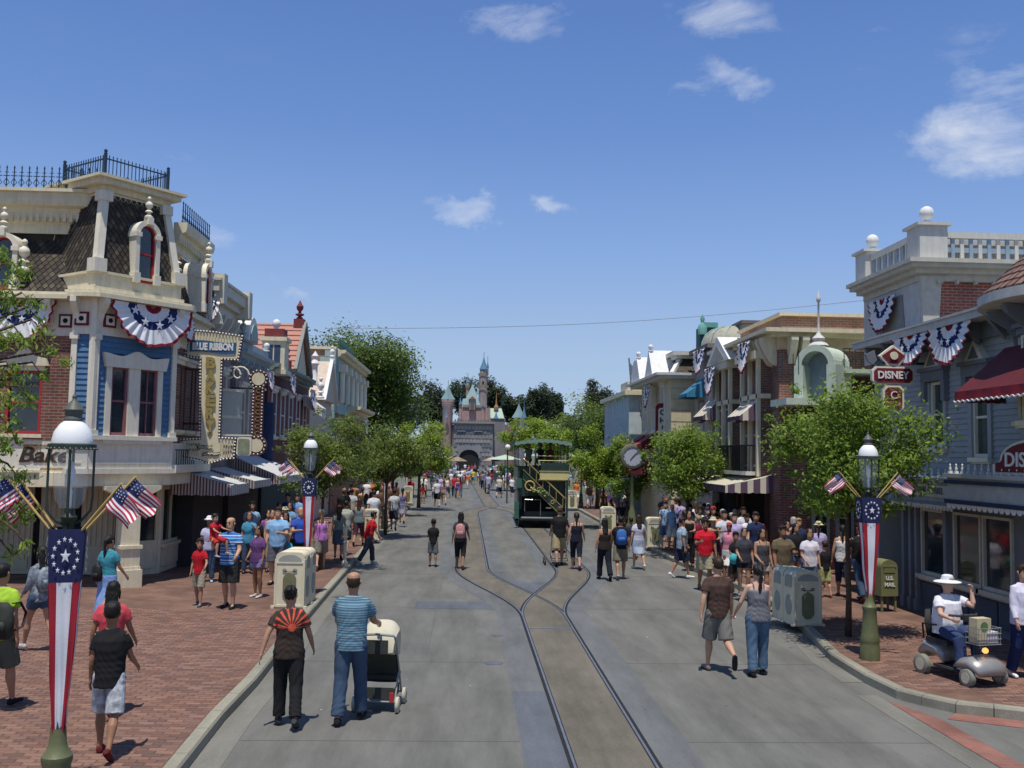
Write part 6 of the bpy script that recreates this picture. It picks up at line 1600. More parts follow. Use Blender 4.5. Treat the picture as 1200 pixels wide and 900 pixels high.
st=lambda t:Vector((.95-1.9*t,-.05+.12*math.sin(math.pi*t),.75+1.75*t))
m=MB()
for k in range(9):
 c=st(k/8.5);m.obox(c+Vector((0,.3,0)),(.14,0,0),(0,.32,0),(0,0,.02));m.obox(c+Vector((.13,.3,-.09)),(.01,0,0),(0,.32,0),(0,0,.1))
bp('stair_treads',m,M('stair brown',(.10,.08,.05)))
m=MB()
pts=[st(k/12)+Vector((0,-.06,.02))for k in range(13)]
for k in range(12):
 a,b=pts[k],pts[k+1];m.add([a+Vector((0,0,-.25)),b+Vector((0,0,-.25)),b+Vector((0,0,.30)),a+Vector((0,0,.30)),a+Vector((0,.05,-.25)),b+Vector((0,.05,-.25)),b+Vector((0,.05,.30)),a+Vector((0,.05,.30))],[(0,1,2,3),(7,6,5,4),(3,2,6,7),(1,0,4,5)])
bp('stair_side_panel',m,bg_,40)
m=MB()
for k in range(12):
 a,b=pts[k]+Vector((0,-.015,0)),pts[k+1]+Vector((0,-.015,0))
 for dz in(.24,-.2):m.bar(a+Vector((0,0,dz)),b+Vector((0,0,dz)),.03,.02)
bp('stair_gilding',m,bgold)
m=MB()
for k in range(3):
 c=st(.25+.17*k)+Vector((0,-.08,.05));m.tube([c+Vector((.12*math.cos(t*.6)*(1-t*.06),0,.12*math.sin(t*.6)*(1-t*.06)))for t in range(13)],.018,5)
c=Vector((-.62,-.09,2.0));m.tube([c+Vector((.22*math.cos(t*.35),0,.22*math.sin(t*.35)))for t in range(19)],.04,6);bp('gilt_scroll',m,bgold)
m=MB();
for k in range(7):
 c=Vector((-.42+.1*k,-.12,1.72+.05*math.sin(k*1.7)));m.lathe([(0,-.03),(.09,0),(0,.05)],7,c)
bp('painted_flowers',m,[M('flower ochre',(.5,.42,.18)),M('flower green',(.12,.22,.05))][1])
m=MB();
for k in range(5):
 c=Vector((-.55+.16*k,-.13,1.9-.09*k));m.lathe([(0,-.03),(.06,0),(0,.04)],7,c,axis='Y')
bp('painted_flowers',m,_mats['flower ochre'])
m=MB();m.tube([st(k/12)+Vector((0,-.06,.78))for k in range(-1,13)],.032,8);bp('stair_handrail',m,M('brass rail',(.55,.42,.18),rough=.3,metal=.5),True)
for k in range(0,12,2):
 m=MB();a=st(k/12)+Vector((0,-.06,.3));m.tube([a,a+Vector((0,0,.48))],.014,5);bp('baluster',m,bgold)
m=MB();m.box(-1.2,-1.12,-.06,.0,.5,2.7);m.box(1.1,1.2,-.06,.0,.5,2.3);bp('corner_post',m,bg_)
m=MB();m.box(-1.33,-1.12,-.1,.25,.45,1.25);m.box(-1.25,-1.0,-.12,-.05,1.9,2.35);bp('side_locker',m,M('locker green',(.05,.13,.10),rough=.4))
m=MB();m.lathe([(0,-.05),(.10,-.04),(.10,.04),(0,.05)],14,(-1.42,-.05,1.75),axis='Y');m.bar((-1.42,-.05,1.75),(-1.15,0,1.85),.03);bp('mirror',m,black,40)
m=MB();m.box(.15,.4,-.14,-.06,.95,1.0);m.tube([(-.85,-.05,.8),(-.85,-.05,1.35),(-.1,-.05,1.35),(-.1,-.05,.6)],.02,6);bp('platform_rail',m,M('omnibus chrome',0))
for x in(-.98,.98):
 for y in(.7,5.6):
  m=MB();m.tube([(x-.12,y,.42),(x+.12,y,.42)],.42,20);wo=bp('wheel',m,black,40)
  m2=MB();m2.tube([(x-.13,y,.42),(x+.13,y,.42)],.2,12);link('rim',m2.mesh('rim',bgold,40),wo)
for k,(x,c_)in enumerate(((-.3,(.3,.28,.25)),(.1,(.12,.12,.2)),(.55,(.2,.2,.22)))):
 m=MB();m.box(x-.16,x+.16,2.2+k*.3,2.3+k*.3,2.32,2.95);bp('seat',m,M('seat brown',(.12,.08,.05)))
def umbrella(x,y,z,r,mt,label):
 o=thing('parasol',label,'parasol',(x,y,0),0,'market parasols at the hub')
 m=MB();m.lathe([(r,z-.45),(r*.96,z-.42),(.05,z),(0,z+.06)],8);link('canopy',m.mesh('canopy',mt),o)
 m=MB();m.tube([(0,0,0),(0,0,z)],.04,6);link('pole',m.mesh('pole',brown),o)
for(u,v,Y,r,c,lb)in((507,530,92,2.0,'pale green canvas','left pale green parasol at the hub beside the hedge'),(592,533,94,1.8,'pale green canvas','right pale green parasol at the hub behind the crowd'),(577,535,96,1.0,'tan canvas','tan parasol right of the castle gate'),(536,535,98,1.0,'tan canvas','tan parasol left of the castle gate')):
 p=W(u,v,Y=Y);umbrella(p.x,p.y,p.z,r,M(c,(.42,.52,.42)if 'green' in c else(.30,.21,.15)),lb)
hedgem=[M('hedge leaf %d'%i,c,var=.3,scale=2)for i,c in enumerate([(.05,.10,.025),(.09,.16,.035),(.035,.07,.02)])]
# ====== vegetation
def leafcloud(name,centers,radii,n,size,mats,seed=0,parent=None,droop=0,aspect=.45,kind=None,shell=.35,wts=None,jit=.18):
 """leaf-sized faces spread through clumps. centers (k,3), radii (k,3)"""
 rg=np.random.default_rng(seed);C_=np.array(centers,float);R_=np.array(radii,float)
 if R_.ndim==1:R_=np.repeat(R_[:,None],3,1)
 vol=(R_.prod(1))**.7;idx=rg.choice(len(C_),n,p=vol/vol.sum())
 d=rg.normal(size=(n,3));d/=np.linalg.norm(d,axis=1)[:,None]
 r=(shell+(1-shell)*rg.random(n)**.6)*(1+jit*rg.normal(size=n))
 P=C_[idx]+d*r[:,None]*R_[idx]
 nrm=d*.5+rg.normal(size=(n,3))*.5+np.array([0,0,.75]);nrm/=np.linalg.norm(nrm,axis=1)[:,None]
 t=np.cross(nrm,rg.normal(size=(n,3)));t/=np.linalg.norm(t,axis=1)[:,None]
 if droop:t[:,2]-=droop;t/=np.linalg.norm(t,axis=1)[:,None]
 b=np.cross(nrm,t);b/=np.linalg.norm(b,axis=1)[:,None]
 s=size*(.6+.8*rg.random(n))[:,None]
 V=np.empty((n,4,3));V[:,0]=P-t*s;V[:,1]=P+b*s*aspect+nrm*s*.12;V[:,2]=P+t*s;V[:,3]=P-b*s*aspect+nrm*s*.12
 me=bpy.data.meshes.new(name);me.vertices.add(n*4);me.vertices.foreach_set('co',V.ravel())
 me.loops.add(n*4);me.loops.foreach_set('vertex_index',np.arange(n*4,dtype=np.int32))
 me.polygons.add(n);me.polygons.foreach_set('loop_start',np.arange(0,n*4,4,dtype=np.int32));me.polygons.foreach_set('loop_total',np.full(n,4,np.int32))
 for m in mats:me.materials.append(m)
 me.polygons.foreach_set('material_index',rg.choice(len(mats),n,p=wts).astype(np.int32))
 me.update();me.validate()
 o=link(name,me,parent,-wl(parent)if parent else(0,0,0))
 if kind:o['kind']=kind
 return o
def leafmat(name,c,c2=None,trans=.42):
 if name in _mats:return _mats[name]
 m=bpy.data.materials.new(name);m.use_nodes=True;_mats[name]=m
 n=m.node_tree.nodes;l=m.node_tree.links;b=n['Principled BSDF'];b.inputs['Roughness'].default_value=.55;b.inputs['Specular IOR Level'].default_value=.3
 g=n.new('ShaderNodeNewGeometry');r=n.new('ShaderNodeValToRGB')
 r.color_ramp.elements[0].color=(*[x*.7 for x in c],1);r.color_ramp.elements[1].color=(*(c2 or[x*1.4 for x in c]),1)
 l.new(g.outputs['Random Per Island'],r.inputs[0]);l.new(r.outputs[0],b.inputs['Base Color'])
 tr=n.new('ShaderNodeBsdfTranslucent');mx_=n.new('ShaderNodeMixShader');mx_.inputs[0].default_value=trans
 hs=n.new('ShaderNodeHueSaturation');hs.inputs['Value'].default_value=1.6;hs.inputs['Hue'].default_value=.49;l.new(r.outputs[0],hs.inputs['Color']);l.new(hs.outputs[0],tr.inputs[0])
 l.new(b.outputs[0],mx_.inputs[1]);l.new(tr.outputs[0],mx_.inputs[2]);l.new(mx_.outputs[0],n['Material Output'].inputs[0])
 return m
lf1=[leafmat('leaf fresh a',(.15,.235,.03)),leafmat('leaf fresh b',(.10,.165,.03)),leafmat('leaf fresh c',(.215,.30,.05))]
lf2=[leafmat('leaf yellow green a',(.19,.28,.03)),leafmat('leaf yellow green b',(.14,.22,.03)),leafmat('leaf yellow green c',(.25,.32,.045))]
lf3=[leafmat('leaf deep a',(.075,.12,.03)),leafmat('leaf deep b',(.05,.085,.022)),leafmat('leaf deep c',(.10,.15,.035))]
lf4=[leafmat('leaf grey green a',(.045,.07,.04)),leafmat('leaf grey green b',(.03,.048,.03)),leafmat('leaf grey green c',(.07,.085,.045))]
lf5=[leafmat('leaf olive a',(.125,.18,.035)),leafmat('leaf olive b',(.085,.125,.028)),leafmat('leaf olive c',(.19,.24,.05))]
bark=M('bark',(.09,.06,.04),var=.35,scale=12,bump=.8,dist=.02)
def tree(x,y,ztop,w_,zlow,label,n=9000,size=.05,mats=lf1,seed=0,trunk_r=.06,z0=KZ,clumps=26,droop=.4,wts=None,group=None,lean=(0,0),depth=1.0,cat='tree',core=0):
 rg=random.Random(seed);o=thing('street_tree' if group and 'street' in group else 'tree',label,cat,(x,y,z0),0,group)
 H=ztop-zlow;cx,cy=x+lean[0],y+lean[1];cz=zlow+H*.48
 cs,rs=[],[]
 for k in range(clumps):
  a=rg.random()*6.283;e=rg.uniform(-1,1);rr=rg.random()**.45
  q=Vector((math.cos(a)*math.sqrt(1-e*e*.8),math.sin(a)*math.sqrt(1-e*e*.8)*depth,e))
  f=(1-.18*max(0,-e))
  cs.append((cx+q.x*rr*w_*.40*f,cy+q.y*rr*w_*.40*f,cz+q.z*rr*H*.40));s=(rg.uniform(.10,.21)if core else rg.uniform(.055,.17))if k%4 else(rg.uniform(.07,.12)if core else rg.uniform(.03,.07))
  if k%4==0 and not core:cs[-1]=(cx+q.x*w_*rg.uniform(.40,.52)*f,cy+q.y*w_*.46*f,cz+q.z*H*rg.uniform(.38,.52))
  rs.append((w_*s,w_*s,H*s*.9))
 for k in range(core):cs.append((cx+rg.uniform(-.1,.1)*w_,cy+rg.uniform(-.1,.1)*w_,cz+rg.uniform(-.15,.15)*H));rs.append((w_*.25,w_*.25,H*.25))
 leafcloud('crown',cs,rs,n if core else int(n*.78),size,mats,seed,o,droop,wts=wts,jit=.18 if core else.34)
 m=MB();bz=z0
 base=Vector((x,y,bz));fork=Vector((x+lean[0]*.5,y+lean[1]*.5,zlow+H*.12))
 m.tube([base,base.lerp(fork,.3)+Vector((rg.uniform(-.03,.03),0,0)),base.lerp(fork,.7),fork],[trunk_r*1.3,trunk_r,trunk_r*.85,trunk_r*.75],8)
 for k in range(min(12,clumps)):
  e=Vector(cs[k]);mid=fork.lerp(e,.5)+Vector((0,0,H*.06));m.tube([fork-Vector((0,0,.1)),mid,e],[trunk_r*.55,trunk_r*.35,trunk_r*.12],5)
 part('trunk',m,bark,o,smooth=True)
 return o
G1='young street trees along the kerbs'
p=W(994,746,z=KZ);tree(p.x,p.y,W(990,442,Y=p.y).z,3.55,W(990,612,Y=p.y).z,'bushy bright green street tree between the near right bin and lamp post',26000,.048,lf1,3,.055,clumps=60,group=G1,droop=.6)
p=W(806,648,z=KZ);p=Vector((8.0,33.5,KZ));q=W(806,488,Y=p.y);tree(q.x,p.y,q.z,3.4,W(806,600,Y=p.y).z,'bushy street tree before the striped awning shop on the right',20000,.055,lf1,5,.07,clumps=50,group=G1)
q=W(708,495,Y=47);tree(q.x,47,q.z,3.6,W(706,575,Y=47).z,'yellow green street tree right of the omnibus roof',13000,.07,lf2,7,.07,clumps=40,group=G1)
q=W(690,460,Y=62);tree(q.x+.6,62,q.z,5.2,W(700,560,Y=62).z,'larger darker tree behind the street trees on the right',12000,.09,lf3,8,.12,clumps=40,group=G1,core=3)
q=W(740,500,Y=40);tree(q.x+.6,44.5,W(765,520,Y=44).z,2.6,W(760,590,Y=44).z,'small street tree beside the clock',6000,.06,lf1,9,.05,clumps=20,group=G1)
p=W(379,668,z=KZ);q=W(393,477,Y=29);tree(p.x-.1,28.0,W(393,478,Y=28).z,3.3,W(393,585,Y=28).z,'street tree behind the second left lamp post',20000,.045,lf5,11,.05,clumps=50,group=G1,lean=(-.05,.8))
q=W(455,485,Y=40);tree(q.x,40,W(440,495,Y=40).z,3.4,W(440,575,Y=40).z,'street tree between the second and third left lamp posts',16000,.055,lf5,12,.06,clumps=40,group=G1)
q=W(497,484,Y=60);tree(q.x-.2,60,q.z,4.6,W(497,565,Y=60).z,'yellow green rounded tree at the far end of the left pavement',14000,.08,lf2,13,.1,clumps=40,group=G1)
q=W(462,520,Y=54);tree(q.x,54,W(462,498,Y=54).z,3.6,W(462,570,Y=54).z,'street tree under the large ficus on the left',9000,.08,lf5,14,.07,clumps=30,group=G1)
q=W(618,484,Y=95);tree(q.x,95,q.z,5.8,W(618,532,Y=95).z,'yellow green rounded tree behind the omnibus canopy',9000,.12,lf2,15,.12,clumps=34,z0=0)
q=W(650,500,Y=85);tree(q.x,88,W(655,492,Y=88).z,5.0,W(650,548,Y=88).z,'green tree seen over the omnibus roof',8000,.12,lf2,16,.12,clumps=30,z0=0)
q=W(430,388,Y=76);fic=tree(q.x,76,q.z+.9,10.4,3.0,'very large dense rounded ficus tree above the left buildings',52000,.13,lf3+[lf2[0]],21,.35,clumps=110,z0=0,core=7,droop=.1,wts=[.38,.25,.25,.12])
q=W(385,392,Y=82);tree(q.x,82,q.z+.8,9,3.4,'dense tree behind the tan brick building',20000,.14,lf3,22,.3,clumps=50,z0=0,core=6,droop=.1)
for i,(u,v,w_,vb,Y,mt,lb)in enumerate(((506,434,46,505,205,lf4,'dark eucalyptus left of the castle'),(543,437,40,500,230,lf4,'dark eucalyptus directly behind the castle roofs'),(577,436,34,500,235,lf4,'brown green tree behind the castle tall tower'),(603,458,34,505,220,lf4,'dark tree right of the castle'),(629,441,36,500,215,lf4,'tall dark eucalyptus right of the castle'),(648,452,26,505,225,lf4,'narrow dark eucalyptus beside the tall one'),(703,440,44,500,190,lf4,'dark eucalyptus rising above the right trees'),(700,456,92,545,115,lf5,'broad olive green tree behind the right street trees'),(666,476,44,535,125,lf5,'olive tree left of the broad one'),(478,450,50,520,150,lf4,'shadowed tree beside the large ficus'),(745,490,40,540,110,lf3,'tree against the white building'))):
 p=W(u,v,Y=Y);wm=w_/FPX*Y*1.15;zl=W(u,vb,Y=Y).z
 tree(p.x,Y,p.z,wm,zl,lb,7000,.0014*Y,mt,40+i,.2,clumps=30 if mt is lf4 else 40,z0=0,core=3 if mt is lf4 else 5,droop=.2)
ltree=thing('overhanging_tree','weeping green branches hanging in at the far left edge','tree',(-5.4,8.6,KZ))
rg=random.Random(5);cs,rs=[],[]
m=MB();m.tube([(-5.7,8.9,KZ),(-5.65,8.8,2.2),(-5.6,8.7,3.2)],[.09,.07,.06],8)
ends=[(0,300,3.3),(22,318,3.5),(8,355,4),(38,358,3),(50,390,2.4),(78,425,2),(30,400,3),(20,440,3),(50,440,2),(8,470,4),(30,460,2.4),(5,520,4),(22,560,3.6),(28,600,3),(8,610,4),(14,650,2.6),(32,640,2),(2,400,4),(60,410,2),(45,375,2.4),(-15,350,6),(-20,450,6),(-20,560,6),(10,500,3),(14,330,2.2),(36,470,2)]
for(u,v,r_)in ends:
 e=W(u,v,Y=8.6+rg.uniform(-.7,.7));cs.append(tuple(e));rs.append((.034*r_,.06*r_,.034*r_))
 top=Vector((-5.6,8.7,3.2)).lerp(e,.35)+Vector((0,0,.5));m.tube([(-5.6,8.7,3.1),top,e+Vector((-.1,0,.12)),e],[.03,.02,.01,.004],5)
leafcloud('crown',cs,rs,2600,.032,lf1,31,ltree,.9,aspect=.3,shell=0)
for k in range(6):cs.append((-6.2+rg.uniform(-.6,.5),8.8+rg.uniform(-.8,.8),3.9+rg.uniform(-.6,.6)));rs.append((.6,.6,.5))
leafcloud('outer_crown',cs[-6:],rs[-6:],4500,.05,lf1,32,ltree,.6)
part('trunk',m,bark,ltree,smooth=True)
def bed(name,pts,h,n,size,mats,label,cat):
 xs=[p[0]for p in pts];ys=[p[1]for p in pts];cs=[];rs=[];rg=random.Random(len(label))
 for k in range(26):cs.append((rg.uniform(min(xs),max(xs)),rg.uniform(min(ys),max(ys)),h*.45));rs.append(((max(xs)-min(xs))*.09+.2,.8,h*.5))
 o=leafcloud(name,cs,rs,n,size,mats,len(label),None,0,.6,shell=.1);tag(o,label,cat);return o
p0=W(494,568,z=0);p1=W(528,560,z=0)
pinkm=[leafmat('petal pink',(.40,.05,.16),(.55,.10,.25)),leafmat('petal deep',(.30,.03,.10))]
bed('flower_bed',[(-5.6,138),(-3.4,141)],1.1,4000,.11,pinkm+[lf3[0]],'low bed of magenta flowers at the hub left of the crowd','flower bed')
bed('hedge',[(-9.5,150),(-2.6,153)],2.1,7000,.14,lf3,'clipped green hedge at the hub left of the crowd','hedge')
bed('hedge',[(5.0,150),(9.0,153)],2.1,5000,.14,lf3,'clipped green hedge at the hub right of the crowd','hedge')
bed('hedge',[(-3.2,142),(-1.6,144)],1.3,2000,.12,lf3,'small hedge just right of the magenta flowers','hedge')
bed('hedge',[(-34,98),(-9,101)],5.5,9000,.16,lf3,'tall dark hedge closing the view behind the left street trees','hedge')
bed('hedge',[(13,98),(38,101)],5.5,9000,.16,lf3,'tall dark hedge closing the view behind the right street trees','hedge')
# ====== castle at the end (a plain generic castle)
cas=thing('castle','pinkish stone castle with blue green roofs and arched gateway at the end of the street','castle',(0,187,0))
YC=187.0
pk_=M('pink grey stone',(.42,.29,.27),var=.14,scale=.6);gs=M('grey stone',(.24,.23,.245),var=.2,scale=.5);gs2=M('dark grey stone',(.16,.16,.175),var=.2,scale=.5)
rf_=M('blue green slate',(.22,.33,.34),var=.12,scale=.8);rb3=M('blue slate',(.10,.21,.33),var=.12,scale=.8)
def cx(u):return(u-547)/FPX*YC
def czz(v,u=560):return W(u,v,Y=YC).z
def cbox(nme,u0,u1,v0,v1,y0,y1,mt):
 m=MB();m.box(cx(u0),cx(u1),YC+y0,YC+y1,0 if v0 is None else czz(v0),czz(v1));return part(nme,m,mt,cas)
def cyl(nme,u,w_,v0,v1,dy,mt,n=12,flare=None):
 m=MB();r=w_/2/FPX*YC;z0,z1=(0 if v0 is None else czz(v0)),czz(v1);pr=[(r,z0),(r,z1)]
 if flare:pr=[(r,z0),(r,z1-1.2*flare),(r*1.22,z1-.5*flare),(r*1.22,z1),(r*.9,z1)]
 m.lathe(pr,n,(cx(u),YC+dy,0));return part(nme,m,mt,cas,smooth=40)
def cone(u,w_,v0,v1,dy,mt,n=12):
 m=MB();r=w_/2/FPX*YC;z0,z1=czz(v0),czz(v1);m.lathe([(0,z0-.02),(r,z0),(r*.62,z0+(z1-z0)*.3),(r*.3,z0+(z1-z0)*.62),(.03,z1)],n,(cx(u),YC+dy,0));m.tube([(cx(u),YC+dy,z1-.2),(cx(u),YC+dy,z1+.9)],.05,4);return part('spire_roof',m,mt,cas,smooth=40)
cbox('curtain_wall',500,612,None,497,6,9,gs);cbox('gatehouse_wall',531,577,None,494,0,6,gs)
for u in range(532,577,3):cbox('merlon',u,u+1.7,494.1,491.8,-.1,.9,gs2)
for j in range(9):
 for k in range(11):
  u_=531.5+4.1*k+2*(j%2)
  if u_<574 and not(535<u_<562 and j<5):cbox('stone',u_,u_+3.6,545-5.2*j,541-5.2*j,-.10-.03*((j*k)%3),0,(gs,gs2,M('pale stone',(.30,.28,.29),scale=.5))[(j*7+k*3)%3])
cbox('battlement_walk',529,579,496.5,494.2,-.6,6,M('walk stone',(.28,.24,.23)))
cbox('keep_wall',537,574,494,477,2,8,pk_);cbox('keep_wall',541,570,477,474,1.8,8,M('keep trim',(.34,.27,.25)))
m=MB();n_=14;uc,rg_=549.5,11.5;r=rg_/FPX*YC;zz=czz(537)
m.prism([(cx(uc)-r,YC-.05,0),(cx(uc)+r,YC-.05,0)]+[(cx(uc)+r*math.cos(math.pi*k/n_),YC-.05,zz+r*.85*math.sin(math.pi*k/n_))for k in range(n_+1)],(0,-.1,0));part('gateway',m,M('gate shade',(.02,.02,.022)),cas)
for k in range(9):
 t0,t1=math.pi*k/9,math.pi*(k+1)/9-.03;q=lambda rr,t:(cx(uc)+rr*math.cos(t),YC-.1,zz+rr*.87*math.sin(t));m=MB();m.prism([q(r,t0),q(r*1.18,t0),q(r*1.18,t1),q(r,t1)],(0,-.35,0));part('arch_stone',m,M('arch stone',(.24,.24,.28)),cas)
for u in(540,560):cbox('slit_window',u-1,u+1,514,502,-.06,0,gs2);cbox('wall_ledge',u-5,u+5,506,505,-.3,0,M('walk stone',0))
m=MB();m.prism([(cx(535),YC,0),(cx(531),YC,czz(520)),(cx(534),YC,czz(498)),(cx(540),YC,czz(494))][:0]or[(cx(529),YC+.5,0),(cx(532.5),YC+.5,0),(cx(532.5),YC+.5,czz(500)),(cx(531),YC+.5,czz(500))],(0,3,0));part('buttress',m,gs,cas)
m=MB();a,b,c_=(cx(540),YC+2,czz(477)),(cx(563),YC+2,czz(477)),(cx(563),YC+8,czz(477));d_=(cx(540),YC+8,czz(477));t_=(cx(552.5),YC+4.5,czz(448))
m.add([a,b,c_,d_,t_],[(0,1,4),(1,2,4),(2,3,4),(3,0,4)]);m.tube([t_,(t_[0],t_[1],t_[2]+1.6)],.05,4);part('main_roof',m,rf_,cas)
m=MB();m.add([(cx(539),YC+3,czz(477)),(cx(547),YC+3,czz(477)),(cx(547),YC+4,czz(466)),(cx(541),YC+4,czz(466))],[(0,1,2,3)]);part('side_roof',m,rf_,cas)
cbox('dormer_wall',549,555.5,480,468,.9,3,pk_);cbox('dormer_window',550,554.5,480,471,.8,.9,M('shade slate',(.10,.13,.13)))
m=MB();m.prism([(cx(548),YC+.7,czz(468)),(cx(556.5),YC+.7,czz(468)),(cx(552.3),YC+.7,czz(464))],(0,2.5,0));part('dormer_roof',m,M('rust trim',(.30,.12,.09)),cas)
cyl('tower_wall',523.5,12,None,471.5,2,pk_,16,1);cyl('tower_wall',523.5,15,471.5,468,2,pk_,16);cone(523.5,17,468,451,2,rf_,4)
cyl('tower_wall',565,10.5,None,452,6,M('pale pink stone',(.33,.27,.27),scale=.6),14);cyl('tower_gallery',565,14,452,448.5,6,M('gallery ochre',(.26,.22,.14)),14);cyl('tower_wall',565,10,448.5,437,6,M('pale pink stone',0),14)
cyl('tower_gallery',565,12,437,434.5,6,_mats['gallery ochre'],14);cyl('tower_wall',565,8.4,434.5,429,6,M('lantern stone',(.42,.40,.40)),12);cone(565.5,10.5,429.5,414,6,rb3)
cone(570.3,3.4,426,419,6.6,rb3,8);cyl('turret_wall',570.3,2.6,436,426,6.6,M('lantern stone',0),8)
for du in(-2,1):cbox('tower_window',564+du,565+du,432.5,431,5.2,5.3,dark)
cbox('tower_window',563.8,566,447,444.5,5.0,5.1,dark)
cyl('turret_wall',546.5,4,480,452,6,pk_,8);cyl('tower_gallery',546.5,6,452,449,6,_mats['gallery ochre'],8);cyl('turret_wall',546.5,4.6,449,445.5,6,M('lantern stone',0),8);cone(546.5,5.5,445.5,440,6,rb3,8)
for(u,w_,v0,v1)in((538.5,4.5,474,466),(565,3.6,476,469),(522.5,5,490,482),(580.5,5.5,490,481)):cone(u,w_,v0,v1,.4,rb3,8)
for(u,v0,v1)in((538.5,495,474),(565,495,476),(569.5,495,478)):cyl('turret_wall',u,3.8,v0,v1,.6,pk_,8)
cbox('wing_wall',572,592,None,488,4,10,gs);m=MB();m.add([(cx(571),YC+3.8,czz(489)),(cx(591),YC+3.8,czz(489)),(cx(588),YC+7,czz(476)),(cx(573),YC+7,czz(476))],[(0,1,2,3)]);part('wing_roof',m,M('pale verdigris',(.36,.46,.38)),cas)
m=MB();m.lathe([(0,czz(479)),(.5,czz(478)),(.5,czz(475)),(.2,czz(472)),(.12,czz(466)),(0,czz(455))],8,(cx(581.5),YC+6,0));part('gilt_spire',m,M('gilt rust',(.33,.17,.07)),cas)
cbox('wing_wall',592,602,None,496,4,8,M('wing pink',(.24,.17,.15)))
cyl('tower_wall',608.5,14,None,488,3,gs,12);cone(608,17,488,471,3,rf_,4);cone(613.5,6,488,474,1,rb3,8)
for k in range(14):cbox('corbel',572+2.2*k,573+2.2*k,499,497,-.1+6,6,gs2)
m=MB();m.box(-60,60,150,260,-.03,.0)
globe=thing('globe_lamp','white globe lamp on dark post left of the omnibus','lamp',(W(595,524,Y=70).x,70,0))
zg=W(595,524,Y=70).z;m=MB();m.tube([(0,0,0),(0,0,zg-.2)],.05,8);link('post',m.mesh('post',darkgreen),globe);m=MB();m.lathe([(0,-.2),(.14,-.15),(.2,0),(.14,.15),(0,.2)],12,(0,0,zg));link('globe',m.mesh('globe',opal,True),globe)
